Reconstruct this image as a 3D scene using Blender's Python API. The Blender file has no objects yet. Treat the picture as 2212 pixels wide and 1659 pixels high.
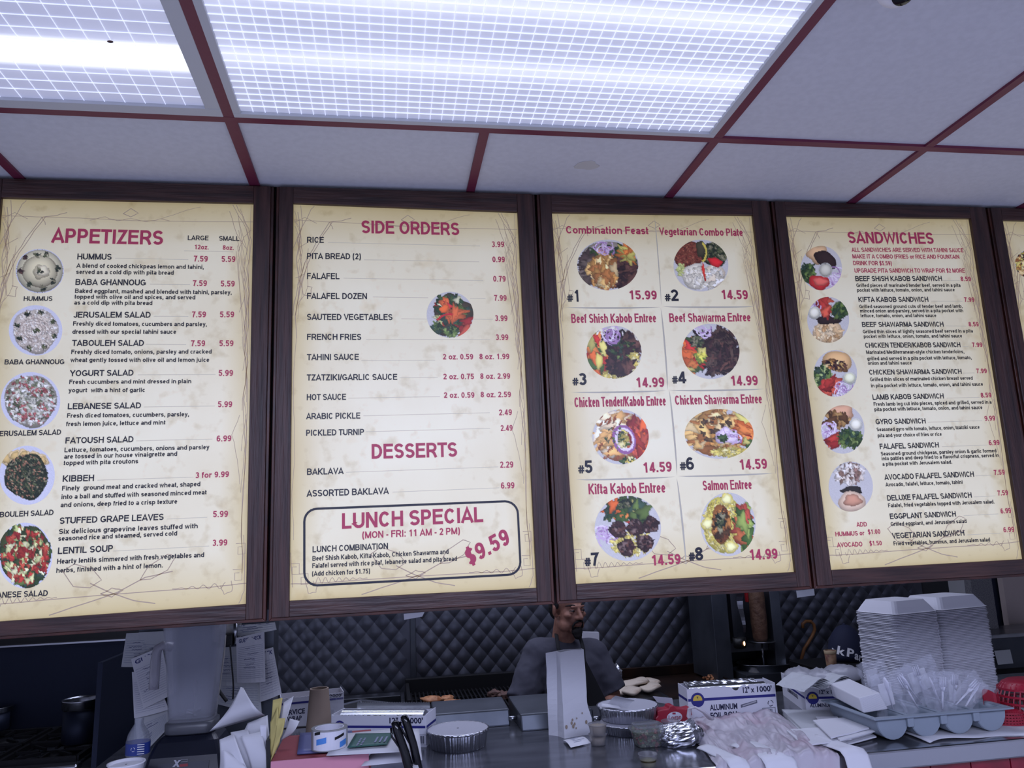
import bpy, bmesh, math, random
import numpy as np
from mathutils import Vector, Matrix, noise
S = bpy.context.scene
COL = S.collection
PI = math.pi
# ---------------------------------------------------------------- camera
FPX = 1689.16; YAW, PITCH, ROLL = .1625, .1935, -.0413
CAMZ = 1.78                                    # eye height above the floor
_f = Vector((math.sin(YAW)*math.cos(PITCH), math.cos(YAW)*math.cos(PITCH), math.sin(PITCH)))
_r0 = Vector((math.cos(YAW), -math.sin(YAW), 0)); _u0 = _r0.cross(_f)
_r = math.cos(ROLL)*_r0 + math.sin(ROLL)*_u0
_u = -math.sin(ROLL)*_r0 + math.cos(ROLL)*_u0
cd = bpy.data.cameras.new('camera'); cam = bpy.data.objects.new('camera', cd); COL.objects.link(cam)
cd.sensor_width = 36; cd.lens = FPX/2212*36; cd.clip_start = .02; cd.clip_end = 60
cam.matrix_world = Matrix(((_r.x, _u.x, -_f.x, 0), (_r.y, _u.y, -_f.y, 0), (_r.z, _u.z, -_f.z, CAMZ), (0, 0, 0, 1)))
S.camera = cam
CP = Vector((0, 0, CAMZ))
def ray(px, py): return (px-1106)/FPX*_r-(py-829.5)/FPX*_u+_f
def W(px, py, Y):                               # point of the photo on the vertical plane y = Y
    d = ray(px, py); return CP+d*(Y/d.y)
def WZ(px, py, Z):                              # point of the photo on the horizontal plane z = Z
    d = ray(px, py); return CP+d*((Z-CAMZ)/d.z)
def M_PX(p): return (Vector(p)-CP).dot(_f)/FPX   # metres per photo pixel at a point
# ---------------------------------------------------------------- light and exposure
S.view_settings.view_transform = 'Standard'; S.view_settings.look = 'None'
S.view_settings.exposure = 0.0; S.view_settings.gamma = 1.0; S.view_settings.use_curve_mapping = False
w = bpy.data.worlds.new('world'); S.world = w; w.use_nodes = True
w.node_tree.nodes['Background'].inputs[0].default_value = (.55, .62, 1, 1)
w.node_tree.nodes['Background'].inputs[1].default_value = .05
def area(name, loc, rot, sx, sy, power, col):
    l = bpy.data.lights.new(name, 'AREA'); l.shape = 'RECTANGLE'; l.size = sx; l.size_y = sy; l.energy = power; l.color = col
    o = bpy.data.objects.new(name, l); COL.objects.link(o); o.location = loc; o.rotation_euler = rot; o['kind'] = 'helper'; return o
COOL = (.63, .69, 1.0)
FRONT_LIGHT = area('dining_ceiling_light', (.4, -1.0, 2.74), (0, 0, 0), 3.6, 1.6, 215, COOL)    # the fluorescent panels over the dining side
KITCHEN_LIGHT = area('hood_light', (-.1, 4.45, 2.68), (math.radians(8), 0, 0), 2.6, .12, 16, (.7, .75, 1.0))  # tube under the hood over the grill
KITCHEN_FILL = area('kitchen_fill_light', (.6, 3.3, 2.72), (0, 0, 0), 3.2, .5, 27, (.68, .73, 1.0))   # unseen fill light added to brighten the kitchen
DIFF_E = 1.5; BOARD_E = .27
CZ = CAMZ+1.0015                                # ceiling
YB = 2.1237; YT = 1.7763; X0 = -.36; TS = .6096
ZC = 1.08; ZK = .96; YW = 4.72                  # counter top, kitchen line top, quilted rear wall
# ---------------------------------------------------------------- helpers
def lin(c): c /= 255.; return c/12.92 if c <= .04045 else ((c+.055)/1.055)**2.4
def C(r, g, b): return (lin(r), lin(g), lin(b), 1)
MATS = {}
def mat(name, col=(.8, .8, .8, 1), rough=.5, metal=0, emis=0, ecol=None, noise_c=None, nscale=20, bump=0, bscale=60, trans=0, alpha=1, spec=.5, stretch=(1, 1, 1), ior=1.45, nlo=.35, nhi=.65, coat=0):
    m = bpy.data.materials.new(name); m.use_nodes = True; nt = m.node_tree; b = nt.nodes['Principled BSDF']
    b.inputs['Base Color'].default_value = col; b.inputs['Roughness'].default_value = rough; b.inputs['Metallic'].default_value = metal
    b.inputs['Transmission Weight'].default_value = trans; b.inputs['Alpha'].default_value = alpha; b.inputs['IOR'].default_value = ior
    b.inputs['Specular IOR Level'].default_value = spec; b.inputs['Coat Weight'].default_value = coat
    if emis: b.inputs['Emission Strength'].default_value = emis; b.inputs['Emission Color'].default_value = ecol or col
    if noise_c or bump:
        tc = nt.nodes.new('ShaderNodeTexCoord'); mp = nt.nodes.new('ShaderNodeMapping'); mp.inputs['Scale'].default_value = stretch
        nt.links.new(tc.outputs['Object'], mp.inputs[0])
    if noise_c:
        n = nt.nodes.new('ShaderNodeTexNoise'); n.inputs['Scale'].default_value = nscale; n.inputs['Detail'].default_value = 5
        rp = nt.nodes.new('ShaderNodeValToRGB'); rp.color_ramp.elements[0].position = nlo; rp.color_ramp.elements[1].position = nhi
        rp.color_ramp.elements[0].color = col; rp.color_ramp.elements[1].color = noise_c
        nt.links.new(mp.outputs[0], n.inputs['Vector']); nt.links.new(n.outputs['Fac'], rp.inputs[0]); nt.links.new(rp.outputs[0], b.inputs['Base Color'])
        if emis and not ecol: nt.links.new(rp.outputs[0], b.inputs['Emission Color'])
    if bump:
        n2 = nt.nodes.new('ShaderNodeTexNoise'); n2.inputs['Scale'].default_value = bscale; n2.inputs['Detail'].default_value = 4
        bp = nt.nodes.new('ShaderNodeBump'); bp.inputs['Strength'].default_value = bump; bp.inputs['Distance'].default_value = .01
        nt.links.new(mp.outputs[0], n2.inputs['Vector']); nt.links.new(n2.outputs['Fac'], bp.inputs['Height']); nt.links.new(bp.outputs[0], b.inputs['Normal'])
    MATS[name] = m; return m
class MB:
    def __init__(s): s.v = []; s.f = []; s.uv = None
    def add(s, vs, fs):
        n = len(s.v); s.v += [tuple(v) for v in vs]; s.f += [tuple(i+n for i in f) for f in fs]; return s
    def hexa(s, p):       # 8 corners: bottom 0-3 ccw, top 4-7
        return s.add(p, [(3, 2, 1, 0), (4, 5, 6, 7), (0, 1, 5, 4), (1, 2, 6, 5), (2, 3, 7, 6), (3, 0, 4, 7)])
    def box(s, x0, x1, y0, y1, z0, z1):
        return s.hexa([(x0, y0, z0), (x1, y0, z0), (x1, y1, z0), (x0, y1, z0), (x0, y0, z1), (x1, y0, z1), (x1, y1, z1), (x0, y1, z1)])
    def obox(s, o, a, b, c):    # origin and three edge vectors
        o, a, b, c = map(Vector, (o, a, b, c))
        return s.hexa([o, o+a, o+a+b, o+b, o+c, o+a+c, o+a+b+c, o+b+c])
    def lathe(s, prof, c=(0, 0, 0), n=24, sx=1, sy=1, wob=None, caps=True):
        c = Vector(c); vs = []
        for (r, z) in prof:
            for i in range(n):
                a = 2*PI*i/n; k = 1 if wob is None else wob(r, z, a)
                vs.append(c+Vector((r*k*sx*math.cos(a), r*k*sy*math.sin(a), z)))
        fs = [(j*n+i, j*n+(i+1) % n, (j+1)*n+(i+1) % n, (j+1)*n+i) for j in range(len(prof)-1) for i in range(n)]
        if caps: fs += [tuple(reversed(range(n))), tuple(range((len(prof)-1)*n, len(prof)*n))]
        return s.add(vs, fs)
    def tube(s, pts, r, n=8, flat=1):
        pts = [Vector(p) for p in pts]; m = len(pts); rs = r if isinstance(r, (list, tuple)) else [r]*m
        vs = []; up = None
        for i, p in enumerate(pts):
            t = (pts[min(i+1, m-1)]-pts[max(i-1, 0)]).normalized()
            if up is None: up = Vector((0, 0, 1)) if abs(t.z) < .9 else Vector((1, 0, 0))
            a = t.cross(up).normalized(); up = a.cross(t).normalized()
            for k in range(n):
                q = 2*PI*k/n; vs.append(p+(a*math.cos(q)+up*math.sin(q)*flat)*rs[i])
        fs = [(j*n+i, j*n+(i+1) % n, (j+1)*n+(i+1) % n, (j+1)*n+i) for j in range(m-1) for i in range(n)]
        fs += [tuple(reversed(range(n))), tuple(range((m-1)*n, m*n))]
        return s.add(vs, fs)
    def surf(s, fn, nu, nv):
        vs = [fn(i/nu, j/nv) for j in range(nv+1) for i in range(nu+1)]
        return s.add(vs, [(j*(nu+1)+i, j*(nu+1)+i+1, (j+1)*(nu+1)+i+1, (j+1)*(nu+1)+i) for j in range(nv) for i in range(nu)])
    def quad(s, a, b, c, d): return s.add([a, b, c, d], [(0, 1, 2, 3)])
    def ell(s, c, r, rot=None, n=16):
        c = Vector(c); vs = []; m = n//2
        for j in range(1, m):
            t = PI*j/m
            for i in range(n):
                a = 2*PI*i/n; v = Vector((r[0]*math.sin(t)*math.cos(a), r[1]*math.sin(t)*math.sin(a), -r[2]*math.cos(t)))
                vs.append(v)
        vs += [Vector((0, 0, -r[2])), Vector((0, 0, r[2]))]
        if rot is not None: vs = [rot @ v for v in vs]
        fs = [(j*n+i, j*n+(i+1) % n, (j+1)*n+(i+1) % n, (j+1)*n+i) for j in range(m-2) for i in range(n)]
        L = len(vs)
        fs += [(L-2, (i+1) % n, i) for i in range(n)] + [(L-1, (m-2)*n+i, (m-2)*n+(i+1) % n) for i in range(n)]
        return s.add([v+c for v in vs], fs)
    def caps(s, p0, p1, r0, r1, n=14, flat=1):
        p0, p1 = Vector(p0), Vector(p1); d = p1-p0; L = d.length; t = d/L; pts = []; rs = []
        for k in range(1, 5): a = PI/2*k/5; pts.append(p0-t*r0*math.cos(a)); rs.append(r0*math.sin(a))
        pts += [p0, p1]; rs += [r0, r1]
        for k in range(4, 0, -1): a = PI/2*k/5; pts.append(p1+t*r1*math.cos(a)); rs.append(r1*math.sin(a))
        return s.tube(pts, rs, n, flat)
def plain(name): return name
WORG = {}
def obj(name, mb, m, parent=None, smooth=False, bevel=0, solid=0, remesh=0, smooth_it=0, tri=False, org=None, sub=0):
    vs = mb.v
    if parent is not None: o0 = WORG[parent.name]
    elif org is not None: o0 = Vector(org)
    else:
        a = np.array(vs); o0 = Vector(((a[:, 0].min()+a[:, 0].max())/2, (a[:, 1].min()+a[:, 1].max())/2, a[:, 2].min()))
    me = bpy.data.meshes.new(name)
    me.from_pydata([(v[0]-o0[0], v[1]-o0[1], v[2]-o0[2]) for v in vs], [], mb.f); me.update()
    o = bpy.data.objects.new(name, me); COL.objects.link(o); WORG[o.name] = Vector(o0)
    if parent is not None: o.parent = parent
    else: o.location = o0
    if isinstance(m, str): m = MATS[m]
    if m: me.materials.append(m)
    if remesh:
        r = o.modifiers.new('r', 'REMESH'); r.mode = 'VOXEL'; r.voxel_size = remesh; r.use_smooth_shade = True
    if smooth_it:
        q = o.modifiers.new('s', 'SMOOTH'); q.iterations = smooth_it; q.factor = .5
    if solid: q = o.modifiers.new('t', 'SOLIDIFY'); q.thickness = solid; q.offset = 0
    if bevel: q = o.modifiers.new('b', 'BEVEL'); q.width = bevel; q.segments = 2; q.limit_method = 'ANGLE'
    if sub: q = o.modifiers.new('u', 'SUBSURF'); q.levels = sub; q.render_levels = sub
    if smooth: me.shade_smooth()
    return o
def smooth_angle(o, deg=40):
    me = o.data; me.shade_smooth()
    me.set_sharp_from_angle(angle=math.radians(deg)); return o
def thing(name, label, cat, loc, group=None, rz=0):
    o = bpy.data.objects.new(name, None); COL.objects.link(o); o.location = loc; o.empty_display_size = .05
    o.rotation_euler = (0, 0, rz); WORG[o.name] = Vector(loc)
    return tag(o, label, cat, group)
def tag(o, label, cat, group=None, kind=None):
    o['label'] = label; o['category'] = cat
    if group: o['group'] = group
    if kind: o['kind'] = kind
    return o
def struct(o, label=None, cat=None):
    o['kind'] = 'structure'
    if label: o['label'] = label
    if cat: o['category'] = cat
    return o
def copy_tree(o, parent=None):
    c = o.copy(); COL.objects.link(c)
    if parent: c.parent = parent
    for ch in o.children: copy_tree(ch, c)
    return c
# text: strings become flat print; all are converted together
JOBS = []; LATE = []
def text(acc, s, o, a, b, off=.018, lift=0):    # o: left end of the baseline, a: vector to its right end, b: cap-height vector
    JOBS.append((acc, s, Vector(o), Vector(a), Vector(b), off, lift))
def run_text():
    tmp = []
    cu = {}
    for acc, s, o, a, b, off, lift in JOBS+[('', 'H', Vector(), Vector(), Vector(), 0, 0)]:
        if (s, off) in cu: continue
        c = bpy.data.curves.new('tmp', 'FONT'); c.body = s; c.resolution_u = 2; c.offset = off; c.fill_mode = 'FRONT'
        ob = bpy.data.objects.new('tmp', c); COL.objects.link(ob); cu[(s, off)] = ob
    dg = bpy.context.evaluated_depsgraph_get(); dg.update()
    geo = {}
    for k, ob in cu.items():
        me = ob.evaluated_get(dg).to_mesh()
        geo[k] = (np.array([v.co[:2] for v in me.vertices]), [tuple(p.vertices) for p in me.polygons])
        ob.evaluated_get(dg).to_mesh_clear()
    for ob in cu.values():
        c = ob.data; bpy.data.objects.remove(ob); bpy.data.curves.remove(c)
    H = geo[('H', 0)][0][:, 1].max()
    for acc, s, o, a, b, off, lift in JOBS:
        v, fs = geo[(s, off)]
        x0, x1 = v[:, 0].min(), v[:, 0].max(); n = a.cross(b).normalized()*lift
        acc.add([o+a*float((x-x0)/(x1-x0))+b*float(y/H)+n for x, y in v], fs)
# ---------------------------------------------------------------- a plain bold grotesque drawn from strokes
ADV = dict(zip('ABCDEFGHIJKLMNOPQRSTUVWXYZ', (1.01, 1.01, 1.01, 1.01, .93, .85, 1.09, 1.01, .39, .78, 1.01, .85, 1.16, 1.01, 1.09, .93, 1.09, 1.01, .93, .85, 1.01, .93, 1.32, .93, .93, .85)))
ADV.update(zip('abcdefghijklmnopqrstuvwxyz', (.78, .85, .78, .85, .78, .48, .85, .85, .39, .39, .78, .39, 1.24, .85, .85, .85, .85, .56, .76, .48, .85, .78, 1.09, .78, .78, .7)))
ADV.update({d: .78 for d in '0123456789#$'}); ADV.update({' ': .39, '.': .39, ',': .39, '(': .46, ')': .46, '/': .4, '-': .46, ':': .42, '&': 1.01, "'": .3, '"': .5})
def arc(cx, cy, rx, ry, a0, a1):
    n = max(2, int(abs(a1-a0)/24)); return [(cx+rx*math.cos(math.radians(a0+(a1-a0)*k/n)), cy+ry*math.sin(math.radians(a0+(a1-a0)*k/n))) for k in range(n+1)]
XH = .73
def glyph(c, w, h):
    L, R, m, b, T = h, w-h, w/2, h, 1-h; rx = max(m-h, .02); x2 = XH/2; ry = x2-h; dot = lambda x, y: [(x, y-h), (x, y+h)]
    if c in 'OQ0':
        r = [arc(m, .5, rx, .5-h, 0, 360)]
        return r+([[(m+.02, .25), (w, .0)]] if c == 'Q' else [])
    if c == 'A': return [[(h*.75, 0), (m, 1.0-h*.9), (w-h*.75, 0)], [(w*.22, .28), (w*.78, .28)]]
    if c == 'B': return [[(L, 0), (L, 1)], [(L, T), (w*.5, T)]+arc(w*.56, (T+.53)/2, w*.38-h, (T-.53)/2, 90, -90)+[(L, .53)], [(w*.5, .53)]+arc(w*.58, (b+.53)/2, w*.42-h, (.53-b)/2, 90, -90)+[(L, b)]]
    if c == 'C': return [arc(m, .5, rx, .5-h, 38, 322)]
    if c == 'G': return [arc(m, .5, rx, .5-h, 40, 330), [(m+.02*w, .44), (w, .44)], [(R, .5), (R, .12)]]
    if c == 'D': return [[(L, 0), (L, 1)], [(L, T), (w*.4, T)]+arc(w*.42, .5, w*.58-h, .5-h, 90, -90)+[(L, b)]]
    if c in 'EF': return [[(L, 0), (L, 1)], [(L, T), (w, T)], [(L, .54), (w*.93, .54)]]+([[(L, b), (w, b)]] if c == 'E' else [])
    if c == 'H': return [[(L, 0), (L, 1)], [(R, 0), (R, 1)], [(L, .53), (R, .53)]]
    if c == 'I' : return [[(m, 0), (m, 1)]]
    if c == 'l': return [[(m, 0), (m, 1)]]
    if c == 'J': return [[(R, 1), (R, .3)]+arc(m, .3, rx, .3-h, 0, -170)]
    if c == 'K': return [[(L, 0), (L, 1)], [(w-h*.6, 1), (L, .36)], [(w*.34, .52), (w-h*.6, 0)]]
    if c == 'L': return [[(L, 0), (L, 1)], [(L, b), (w, b)]]
    if c == 'M': return [[(L, 0), (L, 1)], [(R, 0), (R, 1)], [(L, 1-h*.3), (m, .04)], [(R, 1-h*.3), (m, .04)]]
    if c == 'N': return [[(L, 0), (L, 1)], [(R, 0), (R, 1)], [(L, 1-h*.3), (R, h*.3)]]
    if c in 'PR':
        r = [[(L, 0), (L, 1)], [(L, T), (w*.5, T)]+arc(w*.55, (T+.45)/2, w*.43-h, (T-.45)/2, 90, -90)+[(L, .45)]]
        return r+([[(w*.48, .45), (w*.72, .3), (w-h*.7, 0)]] if c == 'R' else [])
    if c in 'S$':
        q = (.5-h)/2; r = [arc(m, .5+q, rx, q, 22, 270)+arc(m, .5-q, rx, q, 90, -158)[1:]]
        return r+([[(m, -.1), (m, 1.1)]] if c == '$' else [])
    if c == 'T': return [[(m, 0), (m, 1)], [(0, T), (w, T)]]
    if c == 'U': return [[(L, 1), (L, .35)]+arc(m, .35, rx, .35-h, 180, 360)+[(R, 1)]]
    if c == 'V': return [[(h*.75, 1), (m, h*.9), (w-h*.75, 1)]]
    if c == 'W': return [[(h*.7, 1), (w*.27, h*.9), (m, .96-h), (w*.73, h*.9), (w-h*.7, 1)]]
    if c == 'X': return [[(h*.7, 0), (w-h*.7, 1)], [(h*.7, 1), (w-h*.7, 0)]]
    if c == 'Y': return [[(h*.7, 1), (m, .42), (w-h*.7, 1)], [(m, .42), (m, 0)]]
    if c == 'Z': return [[(w*.04, T), (w-h, T), (h, b), (w, b)]]
    if c == '1': return [[(w*.62, 0), (w*.62, 1)], [(w*.62, .92), (w*.2, .72)]]
    if c == '2': return [arc(m, .5+(T-.5)*.45, rx, (T-.5)*.55, 168, -28)+[(L+.02, b)], [(h*.3, b), (w, b)]]
    if c == '3': q = (.5-h)/2; return [arc(m, .53+q*.94, rx*.92, q*.94, 155, -90), arc(m, .5-q*.95, rx, q*1.03, 90, -155)]
    if c == '4': return [[(w*.68, 0), (w*.68, 1)], [(w*.66, .95), (h*.8, .27)], [(0, .26), (w, .26)]]
    if c == '5': return [[(w*.93, T), (w*.24, T), (L*1.1, .5)], arc(m*.98, .335, rx, .335-h, 140, -160)]
    if c == '6': return [arc(m, .33, rx, .33-h, 0, 360), [(L, .35)]+arc(m+.02, .5, rx+.02, .5-h, 180, 48)]
    if c == '9': return [arc(m, .67, rx, .33-h, 0, 360), [(R, .65)]+arc(m-.02, .5, rx+.02, .5-h, 0, -132)]
    if c == '7': return [[(w*.03, T), (R, T), (w*.6, .6), (w*.4, 0)]]
    if c == '8': return [arc(m, .745, rx*.9, .255-h*.95, 0, 360), arc(m, .28, rx, .28-h, 0, 360)]
    if c == '#': return [[(w*.28, 0), (w*.4, 1)], [(w*.62, 0), (w*.74, 1)], [(0, .66), (w, .66)], [(0, .34), (w, .34)]]
    if c == '.': return [dot(m, h)]
    if c == ',': return [dot(m, h), [(m+.3*h, h*.3), (m-.7*h, -h*1.6)]]
    if c == ':': return [dot(m, h), dot(m, XH-h)]
    if c == '(': return [arc(w*1.05, .42, w*.8, .66, 118, 242)]
    if c == ')': return [arc(-w*.05, .42, w*.8, .66, 62, -62)]
    if c == '/': return [[(0, 0), (w, 1)]]
    if c == '-': return [[(0, .36), (w, .36)]]
    if c == "'": return [[(m, .65), (m, 1)]]
    if c == '"': return [[(w*.2, .65), (w*.2, 1)], [(w*.8, .65), (w*.8, 1)]]
    if c == '&': return [arc(w*.42, .76, w*.2, .24-h, -40, 220)+[(w*.95, 0)], arc(w*.38, .27, w*.38-h, .27-h, 130, 330)+[(w*.92, .45)], [(w*.2, .46), (w*.55, .66)]]
    if c in 'oce':
        if c == 'o': return [arc(m, x2, rx, ry, 0, 360)]
        if c == 'c': return [arc(m, x2, rx, ry, 42, 318)]
        return [arc(m, x2, rx, ry, 0, 318), [(L, x2), (R, x2)]]
    if c in 'bpdq': x = L if c in 'bp' else R; y = (0, 1) if c in 'bd' else (-.27, XH); return [[(x, y[0]), (x, y[1])], arc(m, x2, rx, ry, 0, 360)]
    if c == 'a': return [[(R, 0), (R, XH*.62)]+arc(m, XH*.66, rx, XH*.34-h, 0, 160), arc(m-.01, XH*.29, rx, XH*.29-h, 0, 360)]
    if c == 'g': return [[(R, XH), (R, 0)]+arc(m, -.02, rx, .25-h, 0, -155), arc(m, x2, rx, ry, 0, 360)]
    if c in 'hn': return [[(L, 0), (L, 1 if c == 'h' else XH)], arc(m, XH*.6, rx, XH*.4-h, 170, 0)+[(R, 0)]]
    if c == 'u': return [[(R, 0), (R, XH)], [(L, XH)]+arc(m, XH*.4, rx, XH*.4-h, 180, 350)]
    if c == 'm': q = (w-2*h)/4; return [[(L, 0), (L, XH)], arc(L+q, XH*.62, q, XH*.38-h, 170, 0)+[(m, 0)], arc(m+q, XH*.62, q, XH*.38-h, 180, 0)+[(R, 0)]]
    if c == 'r': return [[(L, 0), (L, XH)], arc(w*.95, XH*.55, w*.95-L, XH*.45-h, 165, 85)]
    if c == 'i': return [[(m, 0), (m, XH)], dot(m, 1-h)]
    if c == 'j': return [[(m, XH), (m, -.1), (0, -.2)], dot(m, 1-h)]
    if c == 'k': return [[(L, 0), (L, 1)], [(w-h*.6, XH), (L, .24)], [(w*.36, .38), (w-h*.6, 0)]]
    if c == 's': q = (x2-h)/2; return [arc(m, x2+q, rx, q, 20, 270)+arc(m, x2-q, rx, q, 90, -158)[1:]]
    if c == 't': return [[(w*.4, .94), (w*.4, .2)]+arc(w*.4+max(.1, w*.5), .2, max(.1, w*.5), .2-h, 180, 275), [(0, XH-h), (w, XH-h)]]
    if c == 'f': return [[(w*.36, 0), (w*.36, .8)]+arc(w*.36+max(.12, w*.6), .8, max(.12, w*.6), .2-h, 180, 85), [(0, XH-h), (w*.95, XH-h)]]
    if c == 'v': return [[(h*.7, XH), (m, h*.8), (w-h*.7, XH)]]
    if c == 'y': return [[(h*.7, XH), (m+.02, .06)], [(w-h*.7, XH), (m*.85, -.16), (w*.08, -.24)]]
    if c == 'w': return [[(h*.7, XH), (w*.27, h*.8), (m, XH-h), (w*.73, h*.8), (w-h*.7, XH)]]
    if c == 'x': return [[(h*.6, 0), (w-h*.6, XH)], [(h*.6, XH), (w-h*.6, 0)]]
    if c == 'z': return [[(0, XH-h), (w-h, XH-h), (h, b), (w, b)]]
    return []
def stext(acc, s, o, a, b, t=.16, lift=0):
    o, a, b = Vector(o), Vector(a), Vector(b); H = b.length; Wd = a.length/H
    sb = lambda ch: 0 if ch in 'AVWYTX' else .055
    nat = sum(ADV.get(ch, .6) for ch in s)-sb(s[0])-sb(s[-1]); k = Wd/nat; t *= min(1, .5+.5*k)
    ex = a.normalized()*H; ey = b; n = a.cross(b).normalized()*lift; h = t/2; x = -sb(s[0])*k
    for ch in s:
        ad = ADV.get(ch, .6)*k; q = sb(ch)*k; w = max(ad-2*q, t)
        for si, pl in enumerate(glyph(ch, w, h)):
            P = [Vector((p[0]+x+q, p[1])) for p in pl]; m = len(P)
            if m < 2: continue
            vs = []; closed = m > 5 and (P[0]-P[-1]).length < 1e-4
            for i, p in enumerate(P):
                d0 = (p-P[i-1]) if i else ((P[-1]-P[-2]) if closed else None); d1 = (P[i+1]-p) if i < m-1 else ((P[1]-P[0]) if closed else None)
                d0 = d0.normalized() if d0 is not None else None; d1 = d1.normalized() if d1 is not None else None
                if d0 is None: nn = Vector((-d1.y, d1.x))
                elif d1 is None: nn = Vector((-d0.y, d0.x))
                else:
                    nn = Vector((-d0.y-d1.y, d0.x+d1.x))
                    if nn.length < 1e-5: nn = Vector((-d0.y, d0.x))
                    nn.normalize(); nn = nn/max(.45, abs(nn.dot(Vector((-d0.y, d0.x)))))
                for sg in (1, -1):
                    v = p+nn*h*sg; vs.append(o+ex*v.x+ey*v.y+n*(1+.09*si))
            acc.add(vs, [(2*i, 2*i+1, 2*i+3, 2*i+2) for i in range(m-1)])
        x += ad
# ================================================================ SETTING
mat('ceiling_tile', C(206, 207, 214), .9, noise_c=C(200, 201, 208), nscale=60, bump=.08, bscale=260)
mat('tee_red', C(104, 36, 62), .45, bump=.05)
mat('plaster', C(205, 205, 208), .9)
mat('dark_plaster', C(60, 60, 64), .8)
mat('floor_tile', C(160, 160, 166), .5)
mat('fixture_white', C(190, 192, 196), .5)
mat('wood_v', C(38, 24, 24), .42, noise_c=C(72, 47, 42), nscale=9, stretch=(9, 9, .55), bump=.35, bscale=14, nlo=.3, nhi=.68)
mat('wood_h', C(38, 24, 24), .42, noise_c=C(76, 50, 44), nscale=9, stretch=(.6, 9, 9), bump=.35, bscale=14, nlo=.3, nhi=.68)
mat('wood_edge', C(70, 34, 25), .35, noise_c=C(42, 22, 19), nscale=14, stretch=(1, 1, 1))
mat('black', C(12, 12, 14), .45)
mat('steel', C(150, 152, 156), .3, 1, noise_c=C(120, 122, 128), nscale=5, bump=.04, bscale=8, stretch=(1, 4, 4))
mat('dark_steel', C(96, 100, 108), .4, .75, noise_c=C(72, 76, 84), nscale=4)
mat('quilt_steel', C(112, 114, 124), .36, .8, noise_c=C(92, 94, 104), nscale=3)
mat('back_panel', C(34, 40, 58), .5, .6)
def make_frame_parts(): pass
# ceiling slab with its tiles and painted tees
XL, XR, YF, YR = -2.6, 3.6, -2.9, 4.9
ceil = struct(obj('ceiling', MB().box(XL, XR, YF, YR, CZ+.16, CZ+.22), 'dark_plaster', org=(0, 0, CZ)))
tee = .024
xs = [X0+k*TS for k in range(-4, 7)]
ys = [YT+k*TS for k in range(-7, 1)]+[YB+.03]
def is_light(i, j):   # cells under the two fixtures
    return ys[j+1] <= YT+.01 and ys[j] > YT-TS-.01 and xs[i] > X0-2*TS-.01 and xs[i+1] < X0+2*TS+.01
tile = None
for i in range(len(xs)-1):
    for j in range(len(ys)-1):
        if is_light(i, j): continue
        sag = .004 if (i+j) % 3 else .001
        m = MB().box(xs[i]+.004, xs[i+1]-.004, ys[j]+.004, ys[j+1]-.004, CZ+.004, CZ+.02)
        obj('ceiling_tile', m, 'ceiling_tile', ceil)
for i, x in enumerate(xs):
    segs = [(ys[0], ys[-1])]
    if X0-2*TS+.01 < x < X0+2*TS-.01 and abs(x-X0) > .01: segs = [(ys[0], YT-TS), (YT, ys[-1])]
    for a, b in segs:
        t = tee*.5*(1.15 if abs(x-X0) < .01 else 1)
        m = MB().box(x-t, x+t, a, b, CZ-.003, CZ+.004).box(x-.003, x+.003, a, b, CZ+.004, CZ+.03); obj('grid_tee', m, 'tee_red', ceil)
for y in ys[:-1]:
    m = MB().box(xs[0], xs[-1], y-tee*.5, y+tee*.5, CZ-.0035, CZ+.004); obj('grid_tee', m, 'tee_red', ceil)
mat('stain', C(192, 190, 188), .9)
st = W(1268, 360, 1.95); sp = WZ(1268, 360, CZ)
m = MB(); m.lathe([(.034, -.0005), (.034, .0003)], (sp.x, sp.y, CZ+.0035), 18, 1, .75, wob=lambda r, z, a: 1+.12*math.sin(3*a)+.08*math.cos(5*a)); o = obj('plaster_patch', m, 'stain', ceil)
# room shell
struct(obj('floor', MB().box(XL, XR, YF, YR, -.08, 0), 'floor_tile'))
struct(obj('wall_left', MB().box(XL-.1, XL, YF, YR, 0, CZ+.2), 'plaster'))
struct(obj('wall_right', MB().box(XR, XR+.1, YF, YR, 0, CZ+.2), 'plaster'))
struct(obj('wall_front', MB().box(XL, XR, YF-.1, YF, 0, CZ+.2), 'plaster'))
# header that carries the menu boards
struct(obj('wall_header', MB().box(XL, XR, YB+.075, YB+.2, 1.62, CZ+.16), 'dark_plaster'))
# rear wall clad in quilted steel sheets
bw = struct(obj('wall_back', MB().box(XL, XR, YW+.03, YW+.13, 0, CZ+.2), 'dark_plaster'))
def quilt(x0, x1, z0, z1, dx=.0935, dz=.108, amp=.0075):   # embossed diamonds, each a shallow four-sided cushion
    m = MB(); nx = int((x1-x0)/dx)+1; nz = int((z1-z0)/dz)*2+1; yb_ = YW+.018
    for j in range(nz+1):
        cz = z0+j*dz/2
        for i in range(nx+1):
            cx = x0+i*dx+(dx/2 if j % 2 else 0)
            if cx-dx/2 < x0-1e-6 or cx+dx/2 > x1+1e-6 or cz-dz/2 < z0 or cz+dz/2 > z1: continue
            g = .985; k = .62; P = [(cx-dx/2*g, yb_, cz), (cx, yb_, cz-dz/2*g), (cx+dx/2*g, yb_, cz), (cx, yb_, cz+dz/2*g)]
            Q = [(cx+(p[0]-cx)*k, yb_-amp*.8, cz+(p[2]-cz)*k) for p in P]
            m.add(P+Q+[(cx, yb_-amp, cz)], [(0, 1, 5, 4), (1, 2, 6, 5), (2, 3, 7, 6), (3, 0, 4, 7), (4, 5, 8), (5, 6, 8), (6, 7, 8), (7, 4, 8)])
    m.quad((x0, yb_+.0005, z0), (x1, yb_+.0005, z0), (x1, yb_+.0005, z1), (x0, yb_+.0005, z1)); return m
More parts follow.
